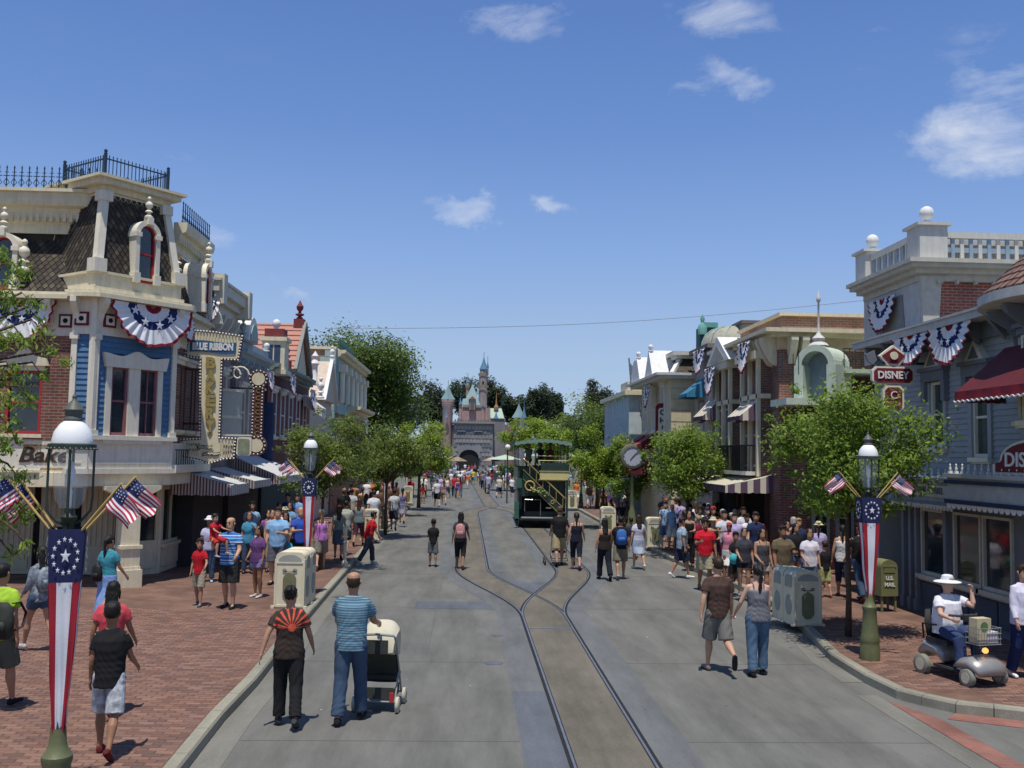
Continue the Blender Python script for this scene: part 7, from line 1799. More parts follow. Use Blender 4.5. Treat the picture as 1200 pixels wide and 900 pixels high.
# ====== people
RJOBS=[]
def V3(*a):return Vector(a)
def figure(key,pose,sex='m',fat=0.0,child=0.0,lod=0,garments=()):
 """builds the pieces of one figure of height 1.75 (scaled later); faces +Y. Returns dict name -> mesh key"""
 P=dict(lh=0,lk=4,rh=0,rk=4,la=4,le=14,lab=9,lin=0,ra=4,re=14,rab=9,rin=0,lean=0,hy=0,hp=0,bend=0,grip=0,lift=0)
 P.update(pose)
 fem=sex=='f'
 sh=.175 if not fem else.155;hipw=.088;waist=.135 if not fem else.118;hipr=.155 if not fem else.168;chest=.165 if not fem else.148
 sh+=fat*.03;waist+=fat*.10;hipr+=fat*.06;chest+=fat*.05;dep=1+fat*.5
 hs=1+child*.28;th=.078+fat*.022+(.006 if fem else 0);cf=.052+fat*.010;ua=.047+fat*.012-(.006 if fem else 0);fa=.037+fat*.006-(.004 if fem else 0)
 if child:sh*=.9;th*=.9;ua*=.85;fa*=.9;hipr*=.9
 X={}
 hipz=.93
 lean=R(P['lean']);bend=R(P['bend'])
 def tors(z,y=0):
  dz=z-hipz;a=lean+bend*max(0,min(1,dz/.4))
  return V3(0,y+math.sin(a)*dz,hipz+math.cos(a)*dz)
 hip=tors(hipz)
 def legs(side):
  s=-1 if side=='l' else 1;f=R(P[side+'h']);k=R(P[side+'k']);ab=R(P.get(side+'o',2))
  h=V3(s*hipw,0,hipz-.02);d1=V3(s*math.sin(ab),math.sin(f)*math.cos(ab),-math.cos(f)*math.cos(ab));kn=h+d1*.43
  d2=V3(s*math.sin(ab)*.3,math.sin(f-k),-math.cos(f-k)).normalized();an=kn+d2*.41
  fp=(f-k)*(1 if abs(f-k)>.35 else.35);fp=P.get(side+'f',None)if P.get(side+'f')is not None else fp
  fd=V3(s*.12,math.cos(fp),math.sin(fp)).normalized()
  return h,kn,an,fd
 Lg={s:legs(s)for s in 'lr'}
 def arms(side):
  s=-1 if side=='l' else 1;f=R(P[side+'a']);e=R(P[side+'e']);ab=R(P[side+'ab']);inn=R(P[side+'in'])
  top=tors(1.40);S=top+V3(s*(sh-.012),0,0);d1=V3(s*math.sin(ab),math.sin(f)*math.cos(ab),-math.cos(f)*math.cos(ab));E=S+d1*.285
  g=f+e;d2=V3(s*math.sin(ab*.6-inn),math.sin(g)*math.cos(inn),-math.cos(g)*math.cos(inn)).normalized();Wr=E+d2*.245
  return S,E,Wr,d2
 Ar={s:arms(s)for s in 'lr'}
 nk=tors(1.50);hd=tors(1.50)+V3(0,.015,.135*hs)
 hyaw=Matrix.Rotation(R(P['hy']),4,'Z')@Matrix.Rotation(R(-P['hp']),4,'X')
 def H_(x,y,z):return hd+(hyaw@V3(x,y,z))*hs
 #  body
 b=MB()
 b.tube([tors(.86),tors(.94),tors(1.08),tors(1.24),tors(1.36),tors(1.43),tors(1.49)],[(hipr*.8,.10*dep),(hipr,.115*dep),(waist,.095*dep+fat*.03),(chest,.11*dep),(chest*1.04,.105),(sh*.72,.075),(.056,.052)],16,up=(0,1,0))
 b.tube([tors(1.42),tors(1.5),hd-V3(0,0,.06*hs)],[.062,.056,.058],12)
 hr=[(.025,-.118),(.055,-.108),(.067,-.075),(.074,-.03),(.078,.02),(.079,.06),(.070,.095),(.045,.117),(.01,.124)]
 ring=[]
 b2=MB();b2.lathe([(r,z)for r,z in hr],16);vs=[]
 for v in b2.v:
  x,y,z=v;yy=y*1.22+(.012 if z<-.03 and y>0 else 0)+(-.008 if z>.0 else 0);vs.append(tuple(H_(x*.97,yy,z)))
 nb=len(vs);b.add(vs,b2.f+[tuple(range(16)),tuple(range(nb-16,nb))][:0]);
 b.add([vs[i]for i in range(16)],[tuple(reversed(range(16)))]);b.add([vs[nb-16+i]for i in range(16)],[tuple(range(16))])
 if lod==0:
  b.tube([H_(0,.085,.025),H_(0,.098,.0),H_(0,.110,-.022),H_(0,.096,-.034)],[.008,.011,.014,.009],8)
  b.tube([H_(-.035,.082,.040),H_(0,.094,.038),H_(.035,.082,.040)],[.008,.010,.008],6)
  b.tube([H_(-.022,.088,-.060),H_(0,.098,-.060),H_(.022,.088,-.060)],[.007,.010,.007],6)
  b.tube([H_(0,.078,-.115),H_(0,.090,-.100)],[.02,.017],8)
 for s in(-1,1):b.tube([H_(s*.076,-.008,-.025),H_(s*.088,-.014,.012),H_(s*.082,-.012,.028)],[(.010,.014),(.012,.018),(.008,.012)],8)
 for s in 'lr':
  sg=-1 if s=='l' else 1
  S,E,Wr,d2=Ar[s]
  b.tube([S-V3(sg*.06,0,-.015),S+V3(0,0,-.002),S.lerp(E,.3),S.lerp(E,.6),E,E.lerp(Wr,.25),E.lerp(Wr,.7),Wr],[ua*.9,ua*1.12,ua*1.08,ua*.95,ua*.82,fa*1.08,fa*.8,fa*.66],12)
  side_v=d2.cross(V3(0,1,0)if abs(d2.y)<.9 else V3(0,0,1)).normalized()
  pn=V3(-sg,0,0)-d2*V3(-sg,0,0).dot(d2);pn=pn.normalized()if pn.length>.1 else V3(0,0,-1)
  w_=d2.cross(pn).normalized();
  if w_.y<0:w_=-w_
  palm=Wr+d2*.045;curl=.35+P['grip']*1.2
  b.tube([Wr-d2*.01,Wr+d2*.03,Wr+d2*.085],[(fa*.62,fa*.5),(.037,.016),(.038,.014)],10,up=tuple(pn))
  if lod<=1:
   for k in range(4):
    q=Wr+d2*.080+w_*(.028-.019*k);L_=(.068,.078,.072,.055)[k];r=.0098
    a1=d2*math.cos(curl*.6)+pn*math.sin(curl*.6);a2=d2*math.cos(curl*1.6)+pn*math.sin(curl*1.6)
    b.tube([q,q+a1*L_*.5,q+a1*L_*.5+a2*L_*.5],[r,r*.92,r*.72],6)
   q=Wr+d2*.03+w_*.028;b.tube([q,q+w_*.022+d2*.024+pn*.01,q+w_*.026+d2*.055+pn*.022],[.013,.0115,.008],6)
  else:b.tube([Wr+d2*.07,Wr+d2*.12+pn*.02,Wr+d2*.135+pn*.05],[(.036,.014),(.032,.013),(.02,.011)],8,up=tuple(pn))
  h,kn,an,fd=Lg[s]
  b.tube([h+V3(0,0,.03),h.lerp(kn,.15),h.lerp(kn,.5),h.lerp(kn,.85),kn,kn.lerp(an,.15),kn.lerp(an,.35)-V3(0,.012,0),kn.lerp(an,.7),an],[th*.95,th*1.08,th*.9,th*.68,th*.66,cf*1.02,cf*1.12,cf*.75,cf*.58],12)
  b.tube([an-fd*.035+V3(0,0,-.02),an+fd*.03+V3(0,0,-.04),an+fd*.12+V3(0,0,-.055)],[.036,.036,.024],8)
 X['body']=b
 #  garments
 inf=.012
 def torso(z0,z1,extra=0,tank=False):
  t=MB();zz=[]
  prof=[(.80,hipr*1.02,.125*dep),(.86,hipr*1.03,.122*dep),(.94,hipr*1.0,.122*dep),(1.02,waist*.55+hipr*.5,.112*dep+fat*.03),(1.10,waist*1.06,.106*dep+fat*.035),(1.24,chest*1.02,.118*dep+fat*.02),(1.34,chest*1.07,.115*dep),(1.41,sh*.88,.086),(1.45,sh*.62,.068),(1.49,.072,.060)]
  if fem:prof[5]=(1.24,chest*1.03,.128*dep)
  pr=[(z,a,c)for z,a,c in prof if z0<z<z1]
  def at(z):
   for(za,a1,c1),(zb2,a2,c2)in zip(prof[:-1],prof[1:]):
    if za<=z<=zb2:k=(z-za)/(zb2-za);return(z,a1+(a2-a1)*k,c1+(c2-c1)*k)
   return prof[0]if z<prof[0][0]else prof[-1]
  pr=[at(z0)]+pr+[at(z1)]
  t.tube([tors(z)for z,_,_ in pr],[(a+inf+extra*(1.3-z),c+inf*.8+extra*(1.3-z))for z,a,c in pr],20,up=(0,1,0));return t
 def sleeve(t,s,f0,f1,r=1.0):
  S,E,Wr,d2=Ar[s];sg=-1 if s=='l' else 1
  if f1<=1:t.tube([S-V3(sg*.08,0,-.025),S-V3(sg*.01,0,.0),S.lerp(E,f1*.45),S.lerp(E,f1)],[ua*.9,ua*1.1+inf*.6,(ua*1.14+inf)*r,(ua*1.16+inf)*r],12)
  else:t.tube([S-V3(sg*.08,0,-.025),S,S.lerp(E,.5),E,E.lerp(Wr,(f1-1))],[ua*.9,ua*1.1+inf*.6,ua*1.08+inf,ua*.95+inf,fa*.85+inf],12)
 def legtube(t,s,f1,r0=1.0,r1=1.0):
  h,kn,an,fd=Lg[s]
  if f1<=1:t.tube([h+V3(0,0,.06),h,h.lerp(kn,.3),h.lerp(kn,f1)],[th*1.05+inf,th*1.22+inf,(th*1.1+inf)*r0,(th*.95+inf*1.3)*r1],14)
  else:t.tube([h+V3(0,0,.06),h,h.lerp(kn,.5),kn,kn.lerp(an,(f1-1)*.5),kn.lerp(an,(f1-1))],[th*1.05+inf,th*1.2+inf,th*1.0+inf,(th*.78+inf)*r0,(cf*1.12+inf)*r0,(cf*.95+inf)*r1],14)
 for g in garments:
  if g in('tee','polo','loose','long'):
   t=torso(.84 if g!='loose' else.78,1.475,.03 if g=='loose' else 0)
   for s in 'lr':sleeve(t,s,0,.62 if g!='long' else 1.85,1.1 if g!='long' else 1)
   if g=='polo':t.tube([tors(1.46),tors(1.51)],[.078,.074],12)
   X[g]=t
  if g=='tank':
   t=torso(.86,1.36)
   for s in(-1,1):t.tube([tors(1.33)+V3(s*.075,.085,0),tors(1.44)+V3(s*.085,.05,0),tors(1.475)+V3(s*.085,0,0),tors(1.44)+V3(s*.085,-.06,0),tors(1.33)+V3(s*.075,-.09,0)],[(.022,.012)]*5,8)
   X[g]=t
  if g=='strapless':X[g]=torso(.86,1.30)
  if g in('shorts','shortshorts','capri','trousers','leggings'):
   t=MB();t.tube([tors(.84),tors(.90),tors(.98),tors(1.03)],[(hipr*.9,.11*dep),(hipr+inf*.8,.12*dep+inf*.6),(hipr*.93+inf*.6,.113*dep+inf*.5),(hipr*.86+inf*.4,.105*dep)],18,up=(0,1,0))
   f1={'shorts':.98,'shortshorts':.45,'capri':1.45,'trousers':1.97,'leggings':1.9}[g]
   r={'shorts':(1.12,1.28),'shortshorts':(1.03,1.08),'capri':(1,1),'trousers':(1.08,1.28),'leggings':(.9,.85)}[g]
   for s in 'lr':legtube(t,s,f1,*r)
   X[g]=t
  if g in('skirt','longskirt','dressskirt'):
   t=MB();mid=(Lg['l'][1]+Lg['r'][1])/2;zb_=.50 if g!='longskirt' else.12;wid=.20 if g!='longskirt' else.23
   lo=V3(mid.x,mid.y*.8,zb_)
   n_=36;rings=[]
   for(c,rx,ry)in((tors(1.04),waist*1.1,.105),(tors(.95),hipr+.015,.125*dep+.012),(V3(mid.x*.5,mid.y*.35,.72),hipr+.03,.14+abs(mid.y)*.2),(lo,wid,.17+abs(Lg['l'][1].y-Lg['r'][1].y)*.45)):
    rings.append([c+V3(rx*math.cos(2*math.pi*k/n_)*(1+.045*math.sin(k*2*math.pi*9/n_)*(1.04-c.z)),ry*math.sin(2*math.pi*k/n_)*(1+.045*math.sin(k*2*math.pi*9/n_)*(1.04-c.z)),0)for k in range(n_)])
   fs=[(i*n_+j,i*n_+(j+1)%n_,(i+1)*n_+(j+1)%n_,(i+1)*n_+j)for i in range(3)for j in range(n_)]
   t.add([p_ for r_ in rings for p_ in r_],fs+[tuple(reversed(range(n_))),tuple(3*n_+j for j in range(n_))]);X[g]=t
  if g=='shoes':
   for s in 'lr':
    t=MB()
    h,kn,an,fd=Lg[s];dn=V3(0,0,-1)-fd*V3(0,0,-1).dot(fd);dn.normalize()
    t.tube([an+dn*.045-fd*.065,an+dn*.05-fd*.02,an+dn*.055+fd*.07,an+dn*.062+fd*.15,an+dn*.066+fd*.185],[(.036,.036),(.042,.042),(.047,.034),(.045,.026),(.028,.018)],10,up=tuple(dn))
    t.tube([an+dn*.0,an+dn*.05],[.040,.044],10)
    X['shoe_'+s]=t
  if g=='sole':
   t=MB()
   for s in 'lr':
    h,kn,an,fd=Lg[s];dn=V3(0,0,-1)-fd*V3(0,0,-1).dot(fd);dn.normalize();sd=fd.cross(dn)
    t.tube([an+dn*.085-fd*.09,an+dn*.085-fd*.05,an+dn*.085+fd*.08,an+dn*.085+fd*.17,an+dn*.085+fd*.20],[(.02,.012),(.042,.012),(.048,.012),(.044,.012),(.02,.01)],10,up=tuple(dn))
   X[g]=t
  if g in('hair_short','hair_long','hair_bun','hair_pony','hair_bald'):
   t=MB();e=.010
   prof=[(.06,-.05),(.083,-.01),(.088,.04),(.084,.08),(.065,.112),(.035,.132),(.005,.138)]
   if g=='hair_bald':prof=[(.06,-.06),(.082,-.02),(.084,.02),(.080,.055),(.068,.068),(.03,.06)]
   h2=MB();h2.lathe(prof,18);vs=[]
   for x,y,z in h2.v:
    yy=y*1.18-.016;front=y>0
    if front and z<.075:yy=min(yy,.03 if z<.03 else.075)
    vs.append(tuple(H_(x*.99,yy,z)))
   n_=len(vs);t.add(vs,h2.f);t.add(vs[:18],[tuple(reversed(range(18)))]);t.add(vs[-18:],[tuple(range(18))])
   if g in('hair_short',):t.tube([H_(-.05,.075,.095),H_(0,.092,.10),H_(.05,.075,.095)],[.018,.022,.018],8)
   if g=='hair_long':
    t.tube([H_(0,-.05,.05),H_(0,-.075,-.04),tors(1.46)+V3(0,-.085,0),tors(1.33)+V3(0,-.13,0),tors(1.25)+V3(0,-.125,0)],[(.085,.05),(.09,.05),(.09,.035),(.075,.028),(.04,.02)],14,up=(0,1,0))
    for s in(-1,1):t.tube([H_(s*.07,0,.05),H_(s*.085,-.01,-.03),H_(s*.082,-.02,-.11)],[.022,.024,.014],8)
   if g=='hair_bun':t.lathe([(0,-.045),(.035,-.035),(.05,0),(.035,.035),(0,.045)],12,H_(0,-.105,.085))
   if g=='hair_pony':t.tube([H_(0,-.10,.06),H_(0,-.14,.03),H_(0,-.145,-.06),tors(1.36)+V3(0,-.13,0),tors(1.26)+V3(0,-.13,0)],[.026,.034,.03,.026,.008],10)
   X[g]=t
  if g=='cap':
   t=MB();t.lathe([(.092,.035),(.093,.06),(.084,.10),(.055,.135),(.0,.145)],18,H_(0,-.005,0));t.add([tuple(H_(.09*math.cos(k*.349),-.005+.09*math.sin(k*.349),.035))for k in range(18)],[tuple(range(18))])
   t.tube([H_(0,.04,.045),H_(0,.11,.040),H_(0,.165,.028)],[(.085,.010),(.078,.009),(.04,.007)],10,up=(0,0,1));X[g]=t
  if g=='sunhat':
   t=MB();t.lathe([(0,.05),(.19,.030),(.215,.035),(.19,.050),(.10,.065),(.092,.10),(.08,.145),(.04,.16),(0,.155)],24,H_(0,0,0));X[g]=t
 if lod==0:
  e=MB()
  for s in(-1,1):e.lathe([(0,-.010),(.009,-.006),(.012,0),(.009,.006),(0,.010)],8,H_(s*.031,.084,.018))
  X['eyes']=e
  e=MB();e.tube([H_(-.02,.094,-.060),H_(0,.103,-.058),H_(.02,.094,-.060)],[.003,.006,.003],6);X['mouth']=e
  e=MB()
  for s in(-1,1):e.tube([H_(s*.045,.078,.047),H_(s*.030,.090,.053),H_(s*.014,.092,.048)],[.003,.005,.004],5)
  X['brows']=e
 zmin=min(v[2]for v in(X['sole'].v if 'sole' in X else X['shoe_l'].v+X['shoe_r'].v if 'shoe_l' in X else b.v))-P['lift']
 out={}
 for nme,mb_ in X.items():
  vox={0:.0085,1:.013,2:.021}[lod]
  if nme in('eyes','mouth','brows'):vox=0
  elif nme!='body':vox*=1.15
  out[nme]=(key,nme);RJOBS.append(((key,nme),mb_,vox,zmin,lod))
 FIGX[key]=dict(hand_l=Ar['l'][2]+Ar['l'][3]*.08-V3(0,0,zmin),hand_r=Ar['r'][2]+Ar['r'][3]*.08-V3(0,0,zmin),head=hd-V3(0,0,zmin),chest=tors(1.25)-V3(0,0,zmin),parts=list(X))
 return key
FIGX={};FM={}
def run_jobs():
 """grow every piece in one evaluation"""
 tmp=bpy.data.scenes.new('tmp');obs=[]
 for key,mb_,vox,zmin,lod in RJOBS:
  me=mb_.mesh('tmp',[]);o=bpy.data.objects.new('tmp',me);tmp.collection.objects.link(o)
  if vox:
   m=o.modifiers.new('r','REMESH');m.mode='VOXEL';m.voxel_size=vox;m.use_smooth_shade=True
   s=o.modifiers.new('s','SMOOTH');s.factor=.5;s.iterations=3 if lod==0 else 2
  obs.append(o)
 vl=tmp.view_layers[0];vl.update();dg=vl.depsgraph
 for(key,mb_,vox,zmin,lod),o in zip(RJOBS,obs):
  me=bpy.data.meshes.new_from_object(o.evaluated_get(dg));me.name=key[1];n=len(me.vertices)
  co=np.empty(n*3,np.float32);me.vertices.foreach_get('co',co);co=co.reshape(-1,3)
  if vox and key[1]not in('body','hair_bald','hair_short','sole','shoe_l','shoe_r','cap','sunhat'):
   nr=np.empty(n*3,np.float32);me.vertices.foreach_get('normal',nr);nr=nr.reshape(-1,3)
   x,y,z=co.T;sd=(hash(key[0])%7)if False else len(key[0])
   q_=np.sin(x*9+sd)*2+np.sin(z*7+y*8)*2;w_=.0016*np.sin(z*22+x*34+4*q_)+.0013*np.sin(z*47-x*41+y*20+3*q_)+.0018*np.sin(x*26-z*9+2*q_)
   if 'hair' in key[1]:w_=.004*np.sin(x*130+3*np.sin(z*30))
   co+=nr*w_[:,None]
  if key[1]=='hair_short' or 'hair_b' in key[1]:
   x,y,z=co.T;co[:,2]+=.003*np.sin(x*150+y*90)
  co[:,2]-=zmin;me.vertices.foreach_set('co',co.ravel());me.polygons.foreach_set('use_smooth',np.ones(len(me.polygons),bool));me.update()
  me.materials.clear();me.materials.append(_mats['black']);FM[key]=me
 for o in obs:bpy.data.objects.remove(o)
 bpy.data.scenes.remove(tmp)
PC={}
def cloth(c):
 k=tuple(round(x,3)for x in c)
 if k not in PC:PC[k]=M('cloth %s %s %s'%k,k,rough=.9,var=.13,scale=7,bump=.25,dist=.004,spec=.15)
 return PC[k]
def skin(t=0):
 c=[(.50,.29,.19),(.40,.22,.14),(.28,.145,.085),(.16,.08,.05),(.56,.34,.25)][t]
 return M('skin %d'%t,c,rough=.55,var=.07,scale=12,bump=.08,dist=.002,spec=.35)
hairc=[M('hair black',(.012,.010,.009),rough=.45,var=.4,scale=40,bump=.4),M('hair dark brown',(.035,.02,.012),rough=.45,var=.4,scale=40,bump=.4),M('hair brown',(.09,.05,.025),rough=.5,var=.35,scale=40,bump=.4),M('hair grey',(.35,.33,.31),rough=.5,var=.3,scale=40,bump=.4),M('hair blond',(.35,.22,.09),rough=.5,var=.3,scale=40,bump=.4)]
GNAME={'tee':'shirt','polo':'shirt','loose':'shirt','long':'shirt','tank':'top','strapless':'top','shorts':'shorts','shortshorts':'shorts','capri':'trousers','trousers':'trousers','leggings':'trousers','skirt':'skirt','longskirt':'skirt','dressskirt':'skirt','shoe_l':'shoe','shoe_r':'shoe','sole':'shoe_soles','hair_short':'hair','hair_long':'hair','hair_bun':'hair','hair_pony':'hair','hair_bald':'hair','cap':'cap','sunhat':'sun_hat','eyes':'eyes','mouth':'mouth','brows':'eyebrows'}
def person(fig,x,y,rz,H,wear,label,group=None,sk=1,z=0,hair=0,face=None,wide=1.0):
 """wear: {garment: colour or material}"""
 b=link('person',FM[(fig,'body')],None,(x,y,z),rz);s=H/1.75*(1.0);b.scale=(s*wide,s*wide,s)
 b.material_slots[0].link='OBJECT';b.material_slots[0].material=skin(sk);tag(b,label,'person',group)
 lst=dict(wear)
 if 'shoes' in lst:lst['shoe_l']=lst['shoe_r']=lst.pop('shoes')
 if face is None:face=(fig,'eyes')in FM
 if face:
  lst['eyes']=M('eye dark',(.02,.015,.012),rough=.3);lst['mouth']=M('lip',(.26,.09,.08));lst['brows']=hairc[min(hair,2)]
 for g,c in lst.items():
  if(fig,g)not in FM:continue
  m=c if isinstance(c,bpy.types.Material)else hairc[c]if isinstance(c,int)else cloth(c)
  o=link(GNAME[g],FM[(fig,g)],b);o.material_slots[0].link='OBJECT';o.material_slots[0].material=m
 return b
def foot(u,v,z=0):return W(u,v,z=z)
ALLG=('tee','shorts','trousers','shoes','hair_short')
WALK=dict(lh=22,lk=6,rh=-16,rk=22,la=-16,le=16,ra=20,re=22)
WALK2=dict(lh=-14,lk=26,rh=20,rk=5,la=20,le=30,ra=-14,re=14)
CK=[]
def kit(key,pose,sex,fat,child,g):
 figure(key,pose,sex,fat,child,2,g);CK.append(key)
kit('mw',WALK,'m',.15,0,('tee','shorts','trousers','shoes','hair_short','cap'))
kit('mw2',WALK2,'m',.45,0,('tee','shorts','trousers','shoes','hair_short','cap'))
kit('ms',dict(lh=4,rh=-3,lk=6,ra=30,re=70,rin=30,la=6,le=20),'m',.3,0,('tee','shorts','trousers','shoes','hair_short','hair_bald','cap'))
kit('ms2',dict(lh=0,rh=5,rk=9,la=12,le=95,lin=35,ra=4,re=10),'m',.1,0,('tee','shorts','trousers','shoes','hair_short','cap'))
kit('fw',WALK,'f',.05,0,('tee','tank','shortshorts','trousers','skirt','shoes','hair_long','hair_pony','sunhat'))
kit('fw2',WALK2,'f',.4,0,('tee','tank','shorts','capri','skirt','shoes','hair_long','hair_pony','cap'))
kit('fs',dict(lh=3,rh=-2,la=10,le=80,lin=40,ra=14,re=40),'f',.2,0,('tee','tank','shortshorts','trousers','skirt','shoes','hair_long','hair_pony','sunhat'))
kit('fs2',dict(lh=0,rh=4,rk=8,la=60,le=60,lin=20,ra=3,re=12),'f',.1,0,('tee','tank','shorts','trousers','shoes','hair_long','hair_bun','cap'))
kit('kw',WALK,'m',0,.6,('tee','shorts','shoes','hair_short','cap'))
kit('ks',dict(lh=3,rh=-4,la=10,le=30,ra=30,re=50),'f',0,.6,('tee','shorts','skirt','shoes','hair_long','hair_short'))
figure('push',dict(lh=-6,lk=12,rh=14,rk=5,la=30,le=40,ra=34,re=38,lab=6,rab=12,lean=4,grip=.9),'m',.25,0,0,('tee','trousers','shoes','hair_bald'))
figure('brown',dict(lh=8,lk=6,rh=-10,rk=18,la=-22,le=10,lab=26,ra=10,re=24,rab=20,hy=-20),'f',.3,0,0,('tee','trousers','shoes','hair_bun'))
figure('hold_m',dict(lh=14,lk=5,rh=-14,rk=52,la=-14,le=12,lab=16,ra=2,re=10,rab=9,grip=.8,hy=12),'m',.25,0,0,('tee','shorts','shoes','sole','hair_short'))
figure('hold_f',dict(lh=-4,lk=8,rh=10,rk=8,la=8,le=28,lab=24,ra=4,re=14,rab=6,grip=.8,hy=10),'f',.25,0,0,('tank','trousers','shoes','hair_pony'))
figure('boyback',dict(lh=14,lk=8,rh=-16,rk=20,la=-6,le=18,ra=14,re=40,rab=14),'m',.15,.35,0,('loose','shorts','shoes','hair_short'))
figure('walkf',dict(lh=24,lk=10,rh=-18,rk=18,la=6,le=40,ra=12,re=30),'f',0,0,1,('tee','long','shortshorts','longskirt','shoes','hair_long','hair_pony'))
figure('redboy',dict(lh=12,lk=8,rh=-8,rk=12,la=24,le=40,lab=20,ra=0,re=12,hy=18),'m',0,.5,0,('polo','shorts','shoes','hair_short'))
figure('dad',dict(lh=3,lk=5,rh=-4,rk=10,ra=36,re=84,rab=20,rin=28,la=22,le=40,lab=14,hy=-10),'m',.4,0,0,('tee','shorts','shoes','hair_bald'))
figure('toddler',dict(lh=74,lk=70,rh=62,rk=60,lo=14,ro=14,la=60,le=20,ra=50,re=20),'m',.1,1.0,0,('tee','shorts','shoes','hair_short'))
figure('redpolo',dict(lh=10,lk=4,rh=-6,rk=16,ra=20,re=86,rab=12,rin=20,la=2,le=14,lab=12),'m',.5,0,0,('polo','shorts','shoes','hair_short'))
figure('stand_f',dict(lh=6,lk=12,rh=-2,la=4,le=14,ra=12,re=40,rin=20),'f',.35,0,1,('tank','strapless','tee','shortshorts','trousers','skirt','shoes','hair_long','hair_pony'))
figure('stand_m',dict(lh=2,lk=5,rh=8,rk=12,la=24,le=78,lin=30,lab=12,ra=6,re=16),'m',.5,0,1,('tee','shorts','trousers','shoes','hair_short','cap'))
figure('boy',dict(lh=4,lk=6,rh=-6,rk=12,la=14,le=70,lin=30,ra=10,re=70,rin=30),'m',.1,.5,1,('tee','shorts','trousers','shoes','hair_short'))
figure('backm',dict(lh=-12,lk=18,rh=14,rk=5,la=16,le=24,ra=-8,re=16),'m',.4,0,1,('tee','shorts','trousers','shoes','hair_short','cap'))
figure('backf',dict(lh=14,lk=6,rh=-14,rk=22,la=-8,le=14,lab=14,ra=14,re=26,rab=14),'f',.25,0,1,('tank','strapless','tee','trousers','capri','skirt','longskirt','shoes','hair_long','hair_pony','cap'))
figure('leanred',dict(lh=24,lk=20,rh=-20,rk=12,la=4,le=16,ra=10,re=24,lean=8,bend=8),'f',.35,0,1,('tee','trousers','shoes','hair_short'))
figure('sitkerb',dict(lh=88,lk=20,rh=80,rk=30,la=60,le=20,ra=70,re=10,lean=-4,lift=0),'m',0,.8,1,('tee','shorts','shoes','cap'))
figure('scooter',dict(lh=78,lk=72,rh=76,rk=70,lo=8,ro=8,ra=34,re=46,rab=18,rin=10,la=66,le=122,lab=26,lin=16,hy=8,lf=0,rf=0,grip=.7),'f',1.0,0,0,('tee','trousers','shoes','sunhat','hair_short'))
figure('whitef',dict(lh=6,lk=5,rh=-6,rk=14,la=6,le=60,lab=18,lin=10,ra=6,re=20,hy=-8),'f',.6,0,0,('long','trousers','shoes','hair_short'))
run_jobs()
# ------ accessories
def backpack(par,c,mt,label=None,s=1.0):
 """hangs on the back (behind -Y); c is the chest point in the person's own frame"""
 o=thing('backpack',label,'backpack',par.matrix_basis@(c+V3(0,-.17,-.02)),par.rotation_euler.z);k=par.scale[2]*s;o.scale=(k,k,k)
 m=MB();m.tube([(0,0,-.22),(0,0,-.18),(0,.0,0),(0,0,.16),(0,.01,.22)],[(.10,.06),(.15,.085),(.155,.09),(.13,.075),(.06,.04)],14,up=(0,1,0));link('bag_body',m.mesh('bag_body',mt,True),o)
 m=MB();m.tube([(0,-.085,-.16),(0,-.09,-.06),(0,-.085,.0)],[(.09,.02),(.105,.03),(.08,.02)],12,up=(0,1,0));link('bag_pocket',m.mesh('bag_pocket',mt,True),o)
 m=MB()
 for sx in(-1,1):m.tube([(sx*.10,.06,-.14),(sx*.13,.22,-.10),(sx*.12,.29,.06),(sx*.10,.20,.20),(sx*.08,.08,.20)],[(.022,.008)]*5,6)
 link('bag_straps',m.mesh('bag_straps',black,True),o);return o
striped_blue=stripemat('shirt blue stripes',[(0,(.06,.14,.21)),(.22,(.14,.27,.36)),(.36,(.05,.10,.15)),(.55,(.30,.42,.48)),(.60,(.07,.16,.24)),(.82,(.17,.30,.38))],.088,'Z',.9)
striped_dad=stripemat('shirt royal stripes',[(0,(.03,.14,.42)),(.45,(.20,.45,.70)),(.6,(.03,.12,.38)),(.85,(.5,.6,.7))],.12,'Z',.9)
camo=M('patterned cloth',(.20,.24,.28),var=.75,scale=16);denim=cloth((.05,.08,.135));denim2=cloth((.08,.135,.21));khaki=cloth((.36,.29,.17));blk=(.018,.018,.02);wht=(.70,.70,.72)
plaid=M('plaid cloth',(.28,.36,.44),var=.6,scale=22);olivec=(.16,.14,.09);silver=M('silver pattern cloth',(.38,.40,.44),var=.7,scale=12)
def at(fig,u,v,rz,H,wear,label,z=0,**k):
 p=W(u,v,z=z);return person(fig,p.x,p.y,R(rz),H,wear,label,z=z,**k)
sb=M('tee sunburst',(.045,.03,.025),rough=.9,var=.12,scale=7,bump=.2)
n=sb.node_tree.nodes;l=sb.node_tree.links;bs=n['Principled BSDF'];src=bs.inputs['Base Color'].links[0].from_socket
tcn=n.new('ShaderNodeTexCoord');sp=n.new('ShaderNodeSeparateXYZ');l.new(tcn.outputs['Object'],sp.inputs[0])
def nm(op,a,b=None,clamp=False):
 q=n.new('ShaderNodeMath');q.operation=op;q.use_clamp=clamp
 for i,x in enumerate((a,b)):
  if x is None:continue
  if hasattr(x,'node'):l.new(x,q.inputs[i])
  else:q.inputs[i].default_value=x
 return q.outputs[0]
dx=nm('SUBTRACT',sp.outputs[0],.03);dz=nm('SUBTRACT',sp.outputs[2],1.28);ang=nm('ARCTAN2',dz,dx);rad=nm('SQRT',nm('ADD',nm('MULTIPLY',dx,dx),nm('MULTIPLY',dz,dz)))
ray_=nm('GREATER_THAN',nm('FRACT',nm('MULTIPLY',ang,2.6)),.62);band_=nm('MULTIPLY',nm('GREATER_THAN',rad,.05),nm('LESS_THAN',rad,.24));up_=nm('GREATER_THAN',dz,-.01);back_=nm('LESS_THAN',sp.outputs[1],0)
